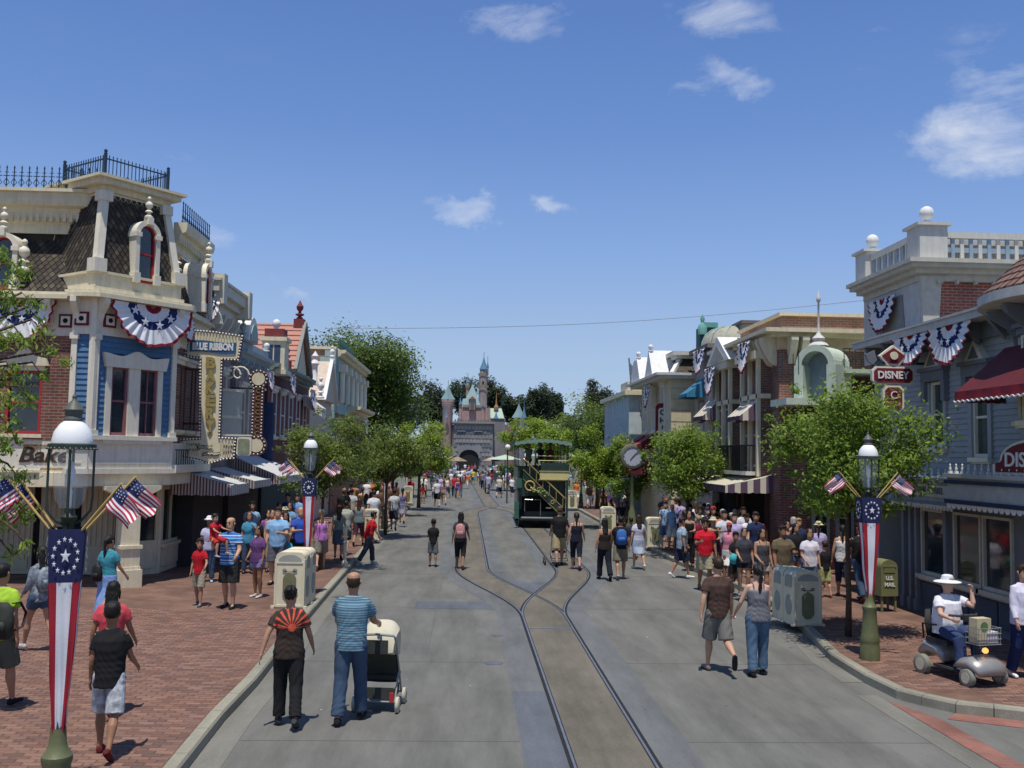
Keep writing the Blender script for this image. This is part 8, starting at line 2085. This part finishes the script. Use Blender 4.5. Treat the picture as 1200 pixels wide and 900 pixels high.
core_=nm('LESS_THAN',rad,.05);msk=nm('MULTIPLY',nm('ADD',nm('MULTIPLY',nm('MULTIPLY',ray_,band_),up_),core_,True),back_)
mm=n.new('ShaderNodeMix');mm.data_type='RGBA';l.new(msk,mm.inputs[0]);l.new(src,mm.inputs[6]);mm.inputs[7].default_value=(.62,.09,.05,1);l.new(mm.outputs[2],bs.inputs['Base Color'])
# ------ near people
at('brown',336,851,8,1.70,{'tee':sb,'trousers':blk,'shoes':(.05,.05,.05),'hair_bun':0},'woman in dark brown tee with red sunburst print and black trousers walking away',sk=1)
man=at('push',409,847,-4,1.88,{'tee':striped_blue,'trousers':denim,'shoes':blk,'hair_bald':1},'balding man in blue striped tee and jeans pushing a stroller',sk=1,hair=1)
hm=at('hold_m',841,788,4,1.81,{'tee':(.075,.045,.038),'shorts':(.17,.165,.15),'shoes':(.25,.2,.17),'sole':(.03,.03,.03),'hair_short':1},'man in brown tee and grey shorts walking away holding a hand of the woman',sk=0)
hf=at('hold_f',888,792,-2,1.73,{'tank':(.17,.17,.19),'trousers':denim2,'shoes':blk,'hair_pony':0},'woman in grey tank top and blue jeans holding the hand of the brown tee man',sk=4)
p=W(124,886,z=KZ);person('boyback',p.x,p.y,R(6),1.60,{'loose':blk,'shorts':silver,'shoes':(.12,.02,.02),'hair_short':0},'boy in long black tee and silver patterned shorts at the lower left, back turned',z=KZ,sk=2)
w1=W(118,840,z=KZ);person('backf',w1.x+.05,w1.y+.1,R(4),1.62,{'tee':(.55,.07,.09),'capri':(.10,.04,.04),'shoes':(.3,.05,.08),'hair_long':0},'dark haired woman in coral pink top just ahead of the boy in black',z=KZ,sk=2)
w2=W(124,730,z=KZ);tq=person('backf',w2.x,w2.y,R(-20),1.62,{'tee':(.05,.25,.32),'longskirt':(.22,.34,.62),'shoes':blk,'hair_pony':0},'woman in teal top and long pale blue skirt near the corner column',z=KZ,sk=1)
backpack(tq,V3(-.12,-.02,1.05),black,'dark shoulder bag on the woman in teal top',.8)
w3=W(44,764,z=KZ);jk=person('walkf',w3.x,w3.y,R(48),1.68,{'long':camo,'shortshorts':denim,'shoes':(.45,.45,.43),'hair_long':0},'young woman in patterned jacket and denim shorts walking left of the near banner',z=KZ,sk=1)
backpack(jk,V3(0,0,1.25),camo,'patterned backpack of the young woman in denim shorts',.9)
w4=W(-6,832,z=KZ);le=person('backm',w4.x,w4.y,R(-10),1.78,{'tee':(.35,.55,.05),'shorts':(.10,.11,.09),'shoes':blk,'hair_short':0},'person in lime green top cut by the left edge of the view',z=KZ,sk=1)
backpack(le,V3(.18,-.05,1.15),M('black lime bag',(.03,.035,.03),var=.6),'black bag slung behind the person in lime green')
w5=W(232,710,z=KZ);person('redboy',w5.x,w5.y,R(172),1.38,{'polo':(.42,.015,.025),'shorts':(.30,.27,.20),'shoes':(.10,.12,.16),'hair_short':1},'boy in red polo shirt and khaki shorts walking towards the camera on the left',z=KZ,sk=1,hair=1)
w6=W(267,713,z=KZ);dad=person('dad',w6.x,w6.y,R(168),1.86,{'tee':striped_dad,'shorts':(.03,.03,.03),'shoes':blk,'hair_bald':2},'man in blue striped shirt and black shorts carrying a toddler',z=KZ,sk=0,hair=2)
td=link('person',FM[('toddler','body')],None,dad.matrix_basis@V3(.22,.26,1.04),R(168+70));s=.95/1.75;td.scale=(s*1.1,s*1.1,s);td.material_slots[0].link='OBJECT';td.material_slots[0].material=skin(1);tag(td,'toddler in red shirt carried on an arm of the man in blue stripes','toddler')
for g,c in(('tee',cloth((.45,.015,.03))),('shorts',cloth((.40,.03,.03))),('shoe_l',cloth((.3,.3,.32))),('shoe_r',cloth((.3,.3,.32))),('hair_short',hairc[0]),('eyes',_mats['eye dark']),('mouth',_mats['lip'])):
 o=link(GNAME[g],FM[('toddler',g)],td);o.material_slots[0].link='OBJECT';o.material_slots[0].material=c
w7=W(301,700,z=KZ);person('stand_f',w7.x,w7.y,R(150),1.58,{'tee':(.13,.06,.17),'shorts':(.26,.24,.50),'shortshorts':(.26,.24,.50),'shoes':(.5,.5,.5),'hair_long':0},'woman in purple top and lavender shorts beside the man in blue stripes',z=KZ,sk=2)
w8=W(316,690,z=KZ);lb_=person('stand_m',w8.x,w8.y+.8,R(176),1.88,{'tee':(.22,.40,.62),'shorts':(.10,.10,.12),'shoes':blk,'hair_short':1},'tall man in pale blue shirt and sunglasses behind the woman in purple',z=KZ,sk=0)
w9=W(243,682,z=KZ);person('fs',w9.x,w9.y,R(190),1.60,{'tee':(.45,.45,.62),'trousers':denim,'shoes':(.3,.5,.6),'hair_long':1,'sunhat':wht},'woman in white sun hat behind the boy in red polo',z=KZ,sk=2)
w10=W(328,676,z=KZ);person('fw2',w10.x-.1,w10.y+1.2,R(170),1.6,{'tank':(.05,.03,.10),'skirt':blk,'shoes':(.6,.3,.4),'hair_long':0},'woman in dark top and black skirt behind the man in pale blue',z=KZ,sk=2)
for(fg,u,v,rz,H,wear,lb,sk_)in(('ms',350,676,200,1.80,{'tee':(.03,.08,.38),'shorts':blk,'shoes':blk,'hair_bald':2},'bald man in royal blue shirt just left of the second lamp banner',0),('ks',336,684,170,1.20,{'tee':(.04,.30,.42),'shorts':(.05,.06,.09),'shoes':wht,'hair_short':4},'small child in turquoise tee in front of the royal blue shirt man',0),('fs2',290,672,190,1.62,{'tee':(.06,.25,.40),'trousers':denim,'shoes':blk,'hair_long':2},'curly brown haired woman in teal blue top near the awning post',1),('fw',326,655,185,1.60,{'tee':(.55,.13,.03),'trousers':blk,'shoes':blk,'hair_long':0},'woman in bright orange top under the awning',3),('fs',338,652,175,1.65,{'tee':(.18,.32,.50),'shortshorts':denim,'shoes':blk,'hair_long':1},'woman in pale blue top right of the woman in orange',1),('ms2',347,640,160,1.78,{'tee':(.18,.34,.60),'shorts':(.3,.3,.3),'shoes':blk,'hair_short':0},'man in sky blue tee under the far awning beside the lamp',1),('fw2',375,668,10,1.66,{'tank':(.50,.20,.50),'shorts':(.20,.19,.15),'shoes':(.4,.3,.25),'hair_pony':4,'cap':wht},'woman in pink top and grey shorts seen from behind at the second lamp',0),('fw',396,656,5,1.66,{'tee':(.22,.27,.25),'skirt':(.08,.11,.14),'shoes':blk,'hair_long':1},'woman in grey green top and dark skirt walking away on the left pavement',1),('mw',404,650,0,1.72,{'tee':(.38,.40,.34),'shorts':blk,'shoes':(.4,.4,.4),'hair_short':0},'man in pale sage tee walking beside the woman in grey green',1),('fw2',420,640,-6,1.66,{'tank':(.16,.22,.24),'capri':(.07,.03,.05),'shoes':blk,'hair_long':1},'woman in slate top and maroon trousers with hair down on left pavement',1),('mw',437,630,4,1.82,{'tee':(.62,.62,.66),'shorts':(.28,.32,.42),'shoes':(.5,.5,.5),'hair_short':1},'tall man in white tee and grey blue shorts behind the cream bin',0),('fw',428,626,-4,1.62,{'tee':(.60,.50,.60),'trousers':denim2,'shoes':wht,'hair_long':1},'woman in pale lilac tee left of the tall man in white',0),('mw2',411,622,3,1.75,{'tee':(.42,.43,.44),'shorts':(.2,.1,.06),'shoes':blk,'hair_short':0},'man in grey and white pattern tee walking away on left pavement',1),('mw',461,622,0,1.74,{'tee':(.50,.52,.55),'shorts':(.05,.05,.07),'shoes':blk,'hair_short':0},'man in pale grey tee just right of the third lamp banner',1),('fw',471,614,0,1.66,{'tank':(.18,.16,.30),'skirt':(.20,.22,.30),'shoes':blk,'hair_pony':0},'woman in violet top standing at the kerb beside the third lamp',1)):
 at(fg,u,v,rz,H,wear,lb,z=KZ,sk=sk_)
pk_=at('leanred',431,662,-62,1.62,{'tee':(.50,.02,.03),'trousers':(.05,.055,.075),'shoes':(.3,.4,.5),'hair_short':0},'person in red tee striding over the left kerb in front of the bin',z=.02,sk=1)
at('boy',507,664,4,1.40,{'tee':blk,'shorts':(.12,.12,.13),'shoes':blk,'hair_short':0},'boy in black tee and grey shorts alone in the road',sk=2)
pw=at('backf',539,667,-4,1.68,{'tee':(.05,.05,.055),'capri':blk,'shoes':(.25,.12,.08),'hair_long':0},'woman in black with a pink backpack walking in the middle of the road',sk=2)
backpack(pw,V3(0,-.01,1.22),M('pink backpack',(.45,.22,.22),var=.4,scale=18),'pale pink patterned backpack of the woman in black')
at('sitkerb',458,617,90,1.05,{'tee':(.50,.06,.06),'shorts':(.45,.4,.4),'shoes':wht,'cap':wht},'small child in red and white sitting on the left kerb',z=KZ,sk=1)
at('ks',464,612,140,.95,{'tee':(.45,.07,.06),'shorts':(.3,.2,.2),'shoes':blk,'hair_short':2},'toddler in red top standing at the kerb with arms out',z=KZ,sk=1)
for(fg,u,v,rz,H,wear,lb,sk_)in(('backm',655,664,4,1.82,{'tee':blk,'shorts':khaki,'shoes':blk,'hair_short':2},'man in black tee and khaki shorts pushing a small stroller behind the omnibus',1),('backf',675,668,-6,1.70,{'tank':(.02,.02,.035),'capri':(.02,.022,.035),'shoes':(.15,.05,.15),'cap':(.02,.025,.05),'hair_pony':1},'woman in navy cap and black tank top beside the khaki shorts man',0),('backf',708,680,4,1.70,{'strapless':(.035,.025,.022),'trousers':(.015,.018,.028),'shoes':blk,'hair_long':0},'woman in strapless dark top and dark trousers with bare shoulders',1),('backm',727,679,-2,1.72,{'tee':blk,'shorts':(.20,.17,.13),'shoes':(.3,.3,.3),'hair_short':0},'man in black tee and khaki shorts wearing a blue backpack',1),('backf',748,667,6,1.64,{'tee':(.50,.50,.60),'skirt':(.36,.42,.54),'longskirt':None,'shoes':(.6,.6,.55),'hair_long':1},'woman in pale lavender dress walking away beside the kerb',0),('redpolo',826,692,176,1.80,{'polo':(.50,.015,.03),'shorts':(.34,.30,.21),'shoes':(.02,.02,.05),'hair_short':0},'heavy man in bright red polo and khaki shorts stepping off the kerb',2),('backm',799,678,-80,1.70,{'tee':plaid,'shorts':(.02,.025,.05),'shoes':wht,'hair_short':0},'man in blue white plaid shirt and navy shorts standing in the gutter',1)):
 wear={k:v for k,v in wear.items()if v is not None}
 o=at(fg,u,v,rz,H,wear,lb,sk=sk_)
 if 'blue backpack' in lb:backpack(o,V3(0,-.03,1.24),M('blue backpack',(.04,.13,.40),var=.2),'bright blue backpack on the man in black tee')
at('kw',739,655,20,1.35,{'tee':(.03,.04,.07),'shorts':blk,'shoes':(.2,.1,.05),'hair_short':0},'child in dark tee between the blue backpack man and lavender dress woman',sk=2)
for(fg,u,v,rz,H,wear,lb,sk_)in(('boy',862,692,184,1.42,{'tee':blk,'shorts':(.02,.02,.025),'shoes':(.1,.14,.14),'hair_short':0},'boy in black holding a turquoise toy behind the red polo man',2),('stand_f',872,698,172,1.60,{'tee':(.05,.05,.065),'shortshorts':(.02,.02,.03),'shoes':(.2,.2,.22),'hair_pony':1},'girl in dark top and very short black shorts on the kerb',1),('stand_f',893,705,186,1.66,{'tank':(.07,.07,.08),'shortshorts':(.45,.44,.42),'shoes':(.2,.1,.07),'hair_long':0},'woman in charcoal tank top and white shorts left of the near right bin',1),('stand_m',917,712,196,1.80,{'tee':(.13,.10,.065),'shorts':(.30,.30,.34),'shoes':blk,'hair_short':0},'large man in olive brown V-neck tee and pale grey shorts',2),('stand_f',949,706,172,1.68,{'tee':(.62,.60,.68),'trousers':denim2,'shoes':(.3,.2,.2),'hair_long':1},'woman in white tee and blue jeans behind the near right bin',1),('boy',967,700,10,1.30,{'tee':blk,'shorts':(.36,.36,.16),'shoes':(.15,.08,.06),'hair_short':1},'boy in black tee and yellow patterned shorts between bin and tree',0),('backf',988,700,-20,1.72,{'tank':(.62,.61,.60),'capri':(.03,.04,.08),'shoes':blk,'hair_pony':0},'woman in white tank top and dark jeans behind the young tree trunk',1),('backm',1009,706,10,1.80,{'tee':blk,'trousers':denim,'shoes':(.1,.03,.03),'hair_short':0,'cap':blk},'man in black tee and jeans just left of the near right banner',1),('ms',1046,694,100,1.80,{'tee':(.02,.02,.022),'trousers':(.03,.03,.035),'shoes':blk,'cap':blk},'man in black tee and black cap in the shade by the mailbox',1),('ms',849,672,176,1.78,{'tee':(.50,.55,.60),'shorts':(.15,.04,.06),'shoes':wht,'hair_short':0},'man in pale blue shirt with sunglasses behind the red polo man',1),('ms2',871,668,182,1.84,{'tee':(.58,.60,.64),'shorts':(.15,.17,.2),'shoes':blk,'hair_short':0},'tall man in white printed tee with navy straps in the right crowd',2),('fs',807,664,180,1.66,{'tank':blk,'trousers':blk,'shoes':blk,'hair_long':0},'long haired woman in black top facing the camera behind the plaid shirt man',1),('mw2',792,640,-6,1.82,{'tee':(.50,.28,.38),'shorts':(.10,.09,.09),'shoes':(.5,.5,.5),'hair_short':2,'cap':(.68,.68,.75)},'large man in pink shirt and white cap walking away on the right pavement',0)):
 at(fg,u,v,rz,H,wear,lb,z=KZ,sk=sk_)
toy=W(860,655,Y=W(862,692,z=KZ).y-.3);m=MB();m.lathe([(0,-.14),(.09,-.1),(.12,0),(.09,.1),(0,.14)],12,toy);o=part('toy',m,M('turquoise plush',(.05,.36,.42),var=.3),None,True);tag(o,'turquoise round toy held by the boy in black','toy')
# ------ the crowd behind, each one a copy in colours of its own
pal=[('white',wht),('black',blk),('navy',(.02,.03,.08)),('red',(.45,.03,.04)),('royal blue',(.04,.10,.42)),('grey',(.22,.22,.23)),('pale blue',(.28,.42,.60)),('pink',(.55,.22,.30)),('dark green',(.03,.10,.05)),('teal',(.04,.25,.28)),('orange',(.60,.18,.04)),('cream',(.55,.50,.38)),('purple',(.18,.08,.28)),('brown',(.12,.07,.04)),('yellow',(.60,.48,.08)),('charcoal',(.06,.06,.065)),('lilac',(.42,.36,.58)),('maroon',(.20,.02,.05))]
bot=[('black',blk),('denim blue',(.08,.14,.25)),('khaki',(.34,.28,.18)),('grey',(.18,.18,.19)),('navy',(.02,.03,.07)),('olive',(.12,.12,.07)),('white',(.6,.6,.58))]
crg=random.Random(99);used_lab=set()
def extra(u,v,face,zone,z=KZ,H=None):
 kidp=crg.random()<.13;fem=crg.random()<.5
 fg=crg.choice(('kw','ks'))if kidp else crg.choice(('fw','fw2','fs','fs2')if fem else('mw','mw2','ms','ms2'))
 if v<600 and not kidp:fg=crg.choice(('fw','fw2')if fem else('mw','mw2'))
 av=FIGX[fg]['parts'];H=H or(crg.uniform(1.05,1.4)if kidp else crg.uniform(1.55,1.70)if fem else crg.uniform(1.66,1.86))
 for _ in range(40):
  tn,tcx=crg.choices(pal,weights=[6,6,4,1.3,2,4,3,1,1,1,.6,2,1,2,.4,4,1,1]if v>600 else[14,3,2,2,2,3,4,2,1,1,1,4,1,1,1,1,2,1])[0];bn,bc=crg.choice(bot)
  bg=crg.choice([g for g in('shorts','shortshorts','trousers','capri','skirt')if g in av]);hg=crg.choice([g for g in('hair_short','hair_long','hair_pony','hair_bun')if g in av])
  hat=crg.random()<.22 and[g for g in('cap','sunhat')if g in av]
  who='child' if kidp else('woman' if fem else 'man');bw='shorts' if 'short' in bg else 'trousers' if bg in('trousers','capri')else 'skirt'
  hw=(' and hat' if hat else '')
  lb='%s in %s top, %s %s%s, %s'%(who,tn,bn,bw,hw,zone)
  if lb not in used_lab:break
 used_lab.add(lb)
 tg=crg.choice([g for g in('tee','tank')if g in av])if fem and not kidp else 'tee'
 wear={tg:tcx,bg:bc,'shoes':crg.choice(((.5,.5,.5),blk,(.2,.12,.08))),hg:crg.choice((0,0,0,1,1,2,3,4))}
 if hat:wear[hat[0]]=crg.choice((wht,blk,(.03,.04,.1),(.4,.05,.05),(.5,.45,.3)))
 p=W(u,v,z=z);return person(fg,p.x,p.y,R(face+crg.uniform(-25,25)),H,wear,lb,'people in the crowd',sk=crg.choice((0,1,1,2,3,4)),z=z)
def scatter(n,box,face,zone,z=KZ,mind=.42,line=None):
 pts=[]
 for _ in range(n*30):
  if len(pts)>=n:break
  u=crg.uniform(box[0],box[2]);v=box[1]+(box[3]-box[1])*crg.random()
  if line and not line(u,v):continue
  p=W(u,v,z=z)
  if any((p-q).length<mind for q in pts):continue
  pts.append(p);extra(u,v,face()if callable(face)else face,zone,z)
rf=lambda:crg.choice((0,180))
rline=lambda u,v:u>680+(v-600)*1.95+8 and W(u,v,z=KZ).x<9.3
scatter(16,(835,655,925,685),180,'right crowd near awning',line=rline)
scatter(14,(800,640,900,662),rf,'under long striped awning',line=rline)
scatter(16,(770,618,850,645),rf,'between clock and awning',line=rline)
scatter(5,(930,662,1010,690),rf,'beside the brick pier',line=rline)
scatter(16,(700,600,790,625),rf,'around the street clock',line=rline)
scatter(12,(672,588,740,604),rf,'pavement beyond omnibus',line=rline)
scatter(4,(690,606,735,625),170,'near the bins left of the clock',line=rline)
lline=lambda u,v:u<470-(v-600)*.93-6 and W(u,v,z=KZ).x>-7.0
scatter(16,(395,596,462,632),0,'walking under left trees',line=lline)
scatter(9,(400,590,470,602),rf,'far left pavement',line=lambda u,v:u<472)
scatter(8,(290,640,350,676),180,'under the left awnings',line=lambda u,v:W(u,v,z=KZ).x>-7.6)
scatter(6,(478,572,500,592),rf,'near the hub on the left side',z=.0)
for(fg,u,v,rz,H,wear,lb,sk_)in(('mw',512,594,8,1.78,{'tee':(.60,.62,.68),'shorts':blk,'shoes':wht,'hair_short':2},'man in white tee and black shorts walking away at the left of the road',0),('fw',520,592,4,1.66,{'tee':(.40,.25,.28),'shortshorts':(.25,.22,.2),'shoes':blk,'hair_long':2},'woman in dusty pink beside the man in white tee far up the road',0),('mw',532,583,0,1.80,{'tee':(.48,.04,.05),'trousers':denim,'shoes':blk,'hair_short':0},'man in red tee and jeans far up the road',1),('fw',539,583,0,1.62,{'tee':(.30,.03,.06),'trousers':denim,'shoes':blk,'hair_long':0},'woman in dark red beside the man in red tee',1),('mw2',572,579,0,1.76,{'tee':(.34,.42,.55),'shorts':(.2,.2,.22),'shoes':blk,'hair_short':0},'man in pale blue tee on the far track bed',1),('mw',586,579,10,1.76,{'tee':(.07,.06,.06),'shorts':khaki,'shoes':blk,'hair_short':0},'man in dark tee and khaki shorts walking left of the omnibus',1),('fw',591,573,0,1.64,{'tee':wht,'shortshorts':(.2,.2,.25),'shoes':wht,'hair_long':1},'woman in white beside the man in khaki shorts',0)):
 at(fg,u,v,rz,H,wear,lb,sk=sk_)
scatter(10,(506,574,600,586),rf,'road before the hub',z=0,mind=.9,line=lambda u,v:abs(u-555)>14)
scatter(30,(500,563,606,574),rf,'near rows of hub crowd',z=0,mind=.55)
scatter(34,(505,556,612,563),rf,'middle of hub crowd',z=0,mind=.6)
scatter(40,(508,551,606,556.5),rf,'hub crowd by castle gate',z=0,mind=.7)
scatter(10,(650,560,700,580),rf,'right of the omnibus',z=KZ,mind=.6)
for i,(dx_,dy_,c_)in enumerate(((-.55,2.3,(.3,.28,.25)),(.1,3.2,(.05,.05,.12)),(.55,2.6,(.35,.1,.1)))):
 person('sitkerb',bx+dx_,by+dy_,R(0),1.6,{'tee':c_,'shorts':(.05,.05,.06),'shoes':(.05,.05,.05),'cap':(.1,.1,.1)},('left','middle','right')[i]+' passenger seated on the upper deck of the omnibus',sk=1,z=2.85)
print('people',sum(1 for o in bpy.data.objects if o.name.startswith('person')))
# ------ strollers and the mobility scooter
def wheel(par,c,r,w_,mt=None,ax=(1,0,0)):
 a=Vector(ax);m=MB();c=Vector(c);m.tube([c-a*w_/2,c-a*w_*.42,c+a*w_*.42,c+a*w_/2],[r*.93,r,r,r*.93],20);o=link('wheel',m.mesh('wheel',mt or black,40),par)
 m=MB();m.tube([c-a*(w_/2+.004),c+a*(w_/2+.004)],r*.62,14);link('rim',m.mesh('rim',M('wheel cream',(.50,.47,.36)),40),o);return o
p=W(440,836,z=0)
st_=thing('stroller','beige and olive four-wheel stroller with round hood pushed by the striped shirt man','stroller',(p.x+.02,p.y+.28,0),R(-6))
beige=M('stroller beige',(.55,.52,.40),var=.08);olv=M('stroller olive',(.045,.05,.045),var=.2);tubem=M('stroller tube',(.30,.31,.30),rough=.4,metal=.3)
sl_=lambda nme,m,mt,smo=False:link(nme,m.mesh(nme,mt,smo),st_)
m=MB()
for s in(-1,1):
 m.tube([(s*.24,-.30,1.02),(s*.25,-.2,.90),(s*.25,.05,.55),(s*.25,.30,.16)],.014,8);m.tube([(s*.25,.10,.52),(s*.25,-.22,.14)],.013,8)
m.tube([(-.24,-.30,1.02),(0,-.33,1.04),(.24,-.30,1.02)],.017,8);m.tube([(-.25,-.22,.14),(.25,-.22,.14)],.012,6);m.tube([(-.25,.30,.16),(.25,.30,.16)],.012,6);sl_('frame',m,tubem,40)
m=MB();n_=12
hood=lambda s,t:((s-.5)*.50*(1-.15*abs(math.sin(math.pi*(t-.5)))),.12+.34*math.cos(math.pi*(.18+t*.80))*1.0,.74+.42*math.sin(math.pi*(.18+t*.80))*(1-.28*(2*s-1)**4))
m.grid(hood,14,14);sl_('hood',m,beige,True)
m=MB();
for s in(-1,1):m.add([hood(0 if s<0 else 1,k/10)for k in range(11)]+[(s*.25,.12,.70)],[((k,k+1,11)if s>0 else(k+1,k,11))for k in range(10)])
sl_('hood_side',m,beige)
m=MB();m.grid(lambda s,t:((s-.5)*.46,-.16+.30*t+.05*math.sin(math.pi*s),.80-.48*t-.02*math.sin(math.pi*s)),8,8);m.grid(lambda s,t:((s-.5)*.46,-.10+.30*t,.84-.48*t),8,8);sl_('seat_back',m,olv,True)
m=MB();m.box(-.22,.22,.08,.40,.36,.42);sl_('seat',m,olv)
m=MB();m.box(-.23,.23,-.20,.22,.17,.19);m.box(-.23,.23,-.21,-.20,.17,.32);m.box(-.235,-.225,-.2,.22,.17,.30);m.box(.225,.235,-.2,.22,.17,.30);sl_('storage_basket',m,olv)
m=MB();m.box(-.16,.16,-.315,-.30,.78,.96);sl_('rear_pocket',m,olv)
m=MB();
for s in(-1,1):m.box(s*.21-.03,s*.21+.03,-.245,-.215,.14,.26)
sl_('brake_pedal',m,redp)
for s in(-1,1):
 for y in(-.22,.32):wheel(st_,(s*.29,y,.105),.105,.045,M('tyre cream',(.45,.43,.35)))
p=W(668,664,z=0)
s2_=thing('stroller','small dark stroller half hidden in front of the man in khaki shorts','stroller',(W(655,664,z=0).x+.05,W(655,664,z=0).y+.55,0),0)
for nme,mt in(('frame',tubem),('hood',M('dark canvas',(.03,.03,.04))),('seat',olv)):
 src=[c for c in bpy.data.objects if c.parent==st_ and c.name.split('.')[0]==nme][0];c=link(nme,src.data,s2_);c.material_slots[0].link='OBJECT';c.material_slots[0].material=mt
for s in(-1,1):
 for y in(-.22,.32):wheel(s2_,(s*.46,y,.105),.105,.05,black)
p=W(1128,798,z=KZ);sa=R(196)
so=thing('mobility_scooter','silver four-wheeled mobility scooter with wire front basket and amber lamp','mobility scooter',(p.x,p.y+.3,KZ),sa)
sc_=lambda nme,m,mt,smo=False:link(nme,m.mesh(nme,mt,smo),so)
silv=M('scooter silver',(.33,.32,.31),rough=.38,var=.08,metal=.35,coat=.3)
m=MB();m.tube([(0,.30,.24),(0,.42,.30),(0,.60,.33),(0,.74,.27),(0,.80,.18)],[(.27,.05),(.30,.11),(.31,.13),(.30,.11),(.26,.05)],18,up=(0,0,1));sc_('front_cowl',m,silv,True)
m=MB();m.tube([(0,.06,.17),(0,.45,.17)],[(.25,.03),(.25,.03)],12,up=(0,0,1));m.box(-.24,.24,-.15,.36,.15,.19);sc_('footboard',m,M('scooter dark',(.04,.04,.045)))
m=MB();m.tube([(0,-.50,.30),(0,-.35,.42),(0,-.1,.40),(0,.0,.24)],[(.22,.10),(.26,.15),(.24,.12),(.2,.05)],16,up=(0,0,1));sc_('rear_cowl',m,silv,True)
for s in(-1,1):
 wheel(so,(s*.30,.62,.13),.13,.09,M('tyre grey',(.20,.20,.17)));wheel(so,(s*.30,-.32,.15),.15,.10,M('tyre grey',0))
m=MB();m.tube([(0,.52,.38),(0,.40,.85),(0,.34,1.0)],[.035,.03,.03],10);m.box(-.12,.12,.30,.40,.92,1.0);m.tube([(-.27,.22,.98),(-.14,.33,.98),(.14,.33,.98),(.27,.22,.98)],.018,8);sc_('tiller',m,M('scooter dark',0),40)
m=MB();m.box(-.24,.24,-.30,.14,.50,.58);m.tube([(0,-.12,.35),(0,-.12,.52)],.05,8);sc_('seat',m,M('seat black',(.03,.03,.035)))
m=MB();m.tube([(0,-.30,.58),(0,-.34,.80),(0,-.38,.98)],[(.22,.04),(.23,.045),(.18,.03)],12,up=(0,1,0));sc_('seat_back',m,M('seat black',0),True)
m=MB()
for s in(-1,1):m.tube([(s*.28,-.30,.55),(s*.30,-.30,.78),(s*.30,.0,.80)],.016,6)
sc_('armrest',m,black)
m=MB()
for k in range(9):
 x=-.20+.05*k;m.tube([(x,.74,.62),(x,.76,.86)],.005,4);m.tube([(x,.50,.62),(x,.74,.62)],.005,4)
for k in range(6):
 y=.50+.05*k
 for s in(-1,1):m.tube([(s*.20,y,.62),(s*.21,y,.86)],.005,4)
for z_ in(.62,.70,.78,.86):
 m.tube([(-.21,.50,z_),(-.21,.76,z_),(.21,.76,z_),(.21,.50,z_),(-.21,.50,z_)],.006,4)
m.tube([(0,.5,.66),(0,.40,.72)],.012,5);sc_('wire_basket',m,M('wire silver',(.30,.30,.30),rough=.4,metal=.4))
m=MB();m.lathe([(0,-.03),(.035,-.03),(.045,0),(.035,.03),(0,.03)],12,(0,.66,.52),axis='Y');lm_=M('amber lamp',(.7,.28,.05));
lm_.node_tree.nodes['Principled BSDF'].inputs['Emission Color'].default_value=(1,.45,.12,1);lm_.node_tree.nodes['Principled BSDF'].inputs['Emission Strength'].default_value=1.5
sc_('headlamp',m,lm_,True)
m=MB();m.box(-.08,.08,.812,.82,.22,.28);sc_('number_plate',m,white)
def inso(v):return so.matrix_basis@Vector(v)
def boxthing(nme,label,cat,c,dims,mt):
 m=MB();m.box(-dims[0]/2,dims[0]/2,-dims[1]/2,dims[1]/2,0,dims[2]);o=link(nme,m.mesh(nme,mt),None,inso(c),sa);tag(o,label,cat);return o
b1_=boxthing('carrier_bag','cream shopping bag with round green mark standing in the scooter basket','bag',(.06,.63,.64),(.26,.16,.36),M('bag cream',(.50,.44,.28)))
m=MB();m.lathe([(0,0),(.07,0),(.07,.004),(0,.004)],14,(0,.081,.24),axis='Y');link('bag_mark',m.mesh('bag_mark',M('bag green',(.10,.18,.07))),b1_)
boxthing('parcel','white parcel lying in the scooter basket beside the bag','parcel',(-.08,.66,.64),(.2,.14,.16),M('parcel white',(.62,.60,.64)))
rd=person('scooter',0,0,0,1.66,{'tee':(.68,.67,.72),'trousers':(.035,.055,.13),'shoes':(.65,.65,.68),'sunhat':wht,'hair_short':3},'woman in white hat and white shirt riding the mobility scooter',sk=4,wide=1.05)
zs=[v.co.z for v in FM[('scooter','trousers')].vertices if v.co.y<.05];zlow=min(zs)*rd.scale[2]
rd.rotation_euler=(0,0,sa);rd.location=inso((0,-.10,.58));rd.location.z=KZ+.585-zlow
p=W(1200,796,z=KZ);person('whitef',p.x+.02,p.y,R(186),1.72,{'long':(.62,.60,.72),'trousers':(.02,.03,.10),'shoes':(.65,.65,.68),'hair_short':1},'woman in white long-sleeved shirt and navy trousers at the far right edge',z=KZ,sk=0)
# ====== finish: text and grown meshes
def finish_text():
 if not TXT:return
 bpy.context.view_layer.update();dg=bpy.context.evaluated_depsgraph_get()
 for o,wfit in TXT:
  me=bpy.data.meshes.new_from_object(o.evaluated_get(dg));nm=o.name;par=o.parent;loc=o.location.copy();rot=o.rotation_euler.copy()
  if wfit and len(me.vertices):
   xs=[v.co.x for v in me.vertices];k=wfit/max(max(xs)-min(xs),1e-4);cx=(max(xs)+min(xs))/2
   for v in me.vertices:v.co.x=(v.co.x-cx)*k
  bpy.data.objects.remove(o);n=link(nm,me,par,loc,rot=rot)
finish_text()
